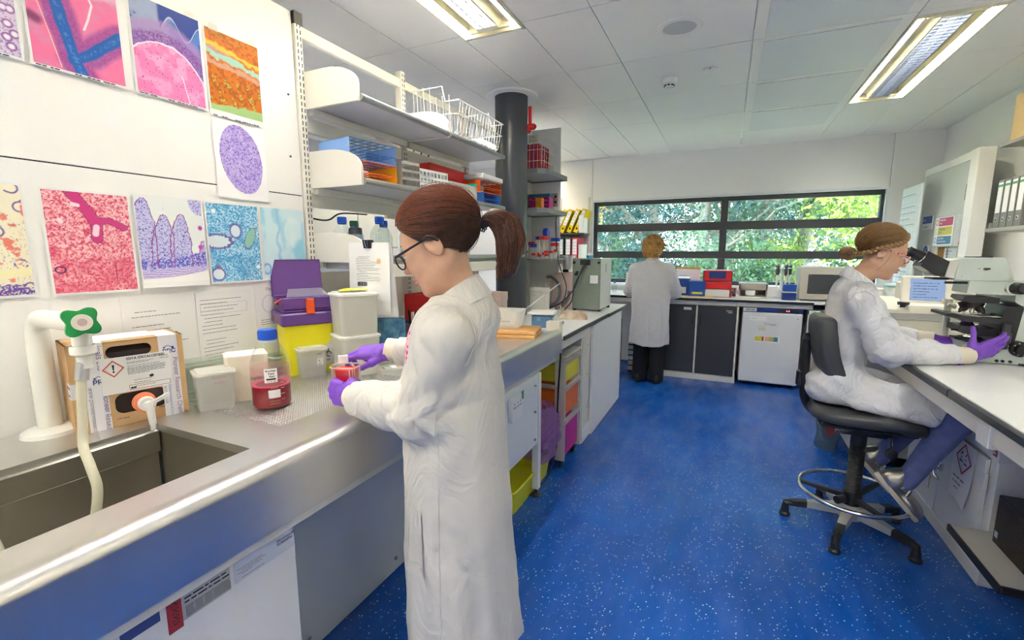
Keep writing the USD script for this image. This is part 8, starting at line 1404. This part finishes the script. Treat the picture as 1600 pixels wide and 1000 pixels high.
for k in range(240):
    a = rng.uniform(0, 6.28); e = rng.uniform(-1, 1); u = np.linspace(0, 2.2, 10); r0 = .034 * math.sqrt(max(.05, 1 - e * e)) + .003; st.append(np.array([W3((-.125 + r0 * math.cos(a + x), e * .036, -.045 + .9 * r0 * math.sin(a + x))) for x in u]))
curves('strands', bn, st, .0011, HL2); curves('strands', hh, [np.array([W3(p) for p in spline([(.012, -.079, .02), (.018, -.080, -.02), (.012, -.074, -.055), (.0, -.066, -.085)], 4)])], .0012, HL)
glasses(t, W3, usdkit.material(stage, '/World/Looks/red_tortoise_frame', {'c': ('texture_coordinate', {}), 'n': ('noise_texture', {'scale': 90.0}), 'r': ('rgb_ramp', {'ramp': [(.45, (.55, .02, .03)), (.6, (.85, .62, .58))]}), 'p': ('principled_bsdf', {'roughness': .2})}, [('c.object', 'n.vector'), ('n.fac', 'r.fac'), ('r.color', 'p.base_color')], surface='p.BSDF'), pane('spectacle_lens')); obj('earring', MB().ball(W3((-.004, -.082, -.030)), .0035, 2).ball(W3((-.004, -.082, -.037)), .0025, 1), CHROME, t)
def coat3(P):
    y = P[:, 1] - 2.762; q = np.stack([P[:, 0], y * .70, P[:, 2]], 1); d = smin(cap(q, (.55, 0, .76), (.54, 0, .98), .104, .100), cap(q, (.54, 0, .98), (.565, 0, 1.13), .100, .092), .06)
    for s in (-1, 1): d = smin(d, cap(P, (.585, 2.762 + s * .05, 1.21), (.59, 2.762 + s * .13, 1.185), .052, .060), .06); d = smin(d, cap(P, (.565, 2.765, 1.215), (.585, 2.762 + s * .10, 1.20), .062, .056), .04)
    for (a, b, c), sd in (((RS3, RE3, RW3), 1), ((LS3, LE3, LW3), 4)):
        g = smin(cap(P, a, b, .068, .062), cap(P, b, c, .062, .045), .035) - limb_folds(P, a, b, .011, sd, 75) - limb_folds(P, c, b, .011, sd + 2, 80); w = np.array(c) - np.array(b); w = (w / np.linalg.norm(w)).astype(np.float32); d = smin(d, np.maximum(g, (P - np.array(c, np.float32)) @ w), .022)
    sk = smin(cap(P, (.50, 2.655, .745), (.90, 2.60, .705), .098, .074), cap(P, (.50, 2.865, .745), (.90, 2.83, .705), .098, .074), .06); sk = smin(sk, cap(P, (.50, 2.70, .72), (.50, 2.82, .72), .088), .06); sk = smin(sk, cap(P, (.60, 2.545, .70), (.86, 2.535, .665), .030, .026), .05); d = smin(d, sk, .06)
    fo = .020 * fold(P, 6, 5) + .008 * fold(P, 16, 6); dr = .006 * np.sin((P[:, 0] * .75 + P[:, 2]) * 58 + 7 * fold(P, 5, 8)) * np.clip((.98 - P[:, 2]) / .2, 0, 1) * np.clip((P[:, 2] - .68) / .1, 0, 1) + .0045 * np.sin((P[:, 0] - P[:, 2] * .8) * 62 + 8 * fold(P, 5, 9)) * np.clip((P[:, 2] - .95) / .1, 0, 1); d = d - fo - dr
    d = smax(d, P[:, 0] - .905 - .4 * (P[:, 2] - .70), .006); d = smax(d, .672 - P[:, 2] - .28 * np.clip(P[:, 0] - .62, 0, .35), .006) ; d = smax(d, -np.maximum(np.abs(y) - .014 - np.clip(P[:, 2] - 1.0, 0, .4) * .3, .60 - P[:, 0]), .008); return smax(d, -cap(P, (.655, 2.765, 1.36), (.592, 2.765, 1.245), .057), .012)
v, f = surfnet(coat3, (.33, 2.44, .56), (1.02, 3.08, 1.32), .006); lc = obj('lab_coat', (v, f), COAT, t, smooth=True); collar(lc, (.582, 2.765, 1.250), (.52, 0, .85), (1, 0, 0), .068, .040, COAT, .25)
seam(lc, coat3, [(.62, 2.575, 1.09), (.60, 2.56, 1.16), (.575, 2.565, 1.225), (.53, 2.57, 1.18), (.50, 2.575, 1.10)], COAT, .002); seam(lc, coat3, [(.50, 2.56, .70), (.50, 2.58, .80), (.51, 2.60, .92), (.53, 2.60, 1.02)], COAT, .002)
for (w, e) in ((RW3, RE3), (LW3, LE3)): d_ = np.array(w) - np.array(e); d_ /= np.linalg.norm(d_); obj('cuff', MB().cyl(np.array(w) - d_ * .03, np.array(w) + d_ * .065, .041, .037, 26), CUFF, t)
d_ = np.array(RW3) - np.array(RE3); d_ /= np.linalg.norm(d_)
hand(t, np.array(RW3) + d_ * .062, (.86, .16, .46), (.14, -.95, -.12), False, [(4, 20, 16), (8, 22, 16), (14, 26, 18), (22, 30, 20)], [(.012, .022, -.006), (.036, .054, -.006), (.054, .084, -.014), (.064, .106, -.024)], (.02, .0, -.02, -.05), 1.0)
d_ = np.array(LW3) - np.array(LE3); d_ /= np.linalg.norm(d_)
hand(t, np.array(LW3) + d_ * .055, (.90, -.10, -.10), (.02, -.55, .83), True, [(40, 45, 22), (45, 48, 24), (50, 50, 26), (55, 52, 28)], [(.012, .022, -.008), (.046, .044, -.018), (.075, .044, -.030), (.095, .040, -.038)], s=.94)
JE = mat('blue_leggings', (.115, .15, .36), .75, bump=(300, .2), vary=(30, (.15, .19, .42)))
def legs(P):
    d = np.full(len(P), 9., np.float32)
    for h_, k_, a_ in ((HIP, KR, AR), ((.50, 2.86, .745), KL, AL)): d = np.minimum(d, smin(cap(P, h_, k_, .080, .062), cap(P, k_, a_, .060, .041), .02))
    return d - .006 * fold(P, 14, 3)
obj('leggings', surfnet(legs, (.40, 2.48, .28), (1.06, 2.97, .84), .007), JE, t, smooth=True); SIL = mat('silver_leather', (.42, .40, .36), .28, .85, bump=(40, .5)); SOLE = mat('offwhite_sole', (.66, .62, .52), .6)
for hl, te in (((.705, 2.595, .345), (.862, 2.585, .160)), ((.668, 2.845, .350), (.825, 2.835, .170))):
    s, T = shoe(t, hl, te, (.75, 0, .65), SIL, SOLE, .043); obj('strap', MB().tube([(.12, -.036, .045), (.11, -.025, .072), (.11, 0, .080), (.11, .025, .072), (.12, .036, .045)], .009, 8, T).tube([(.085, -.038, .05), (.075, -.028, .082), (.075, 0, .09), (.075, .028, .082), (.085, .038, .05)], .009, 8, T), SIL, s); b = MB()
    for q in range(3): b.ball((T @ np.array([.10 + .03 * q, -.030, .055 - .008 * q, 1]))[:3], .0045, 1)
    obj('stud', b, CHROME, s)
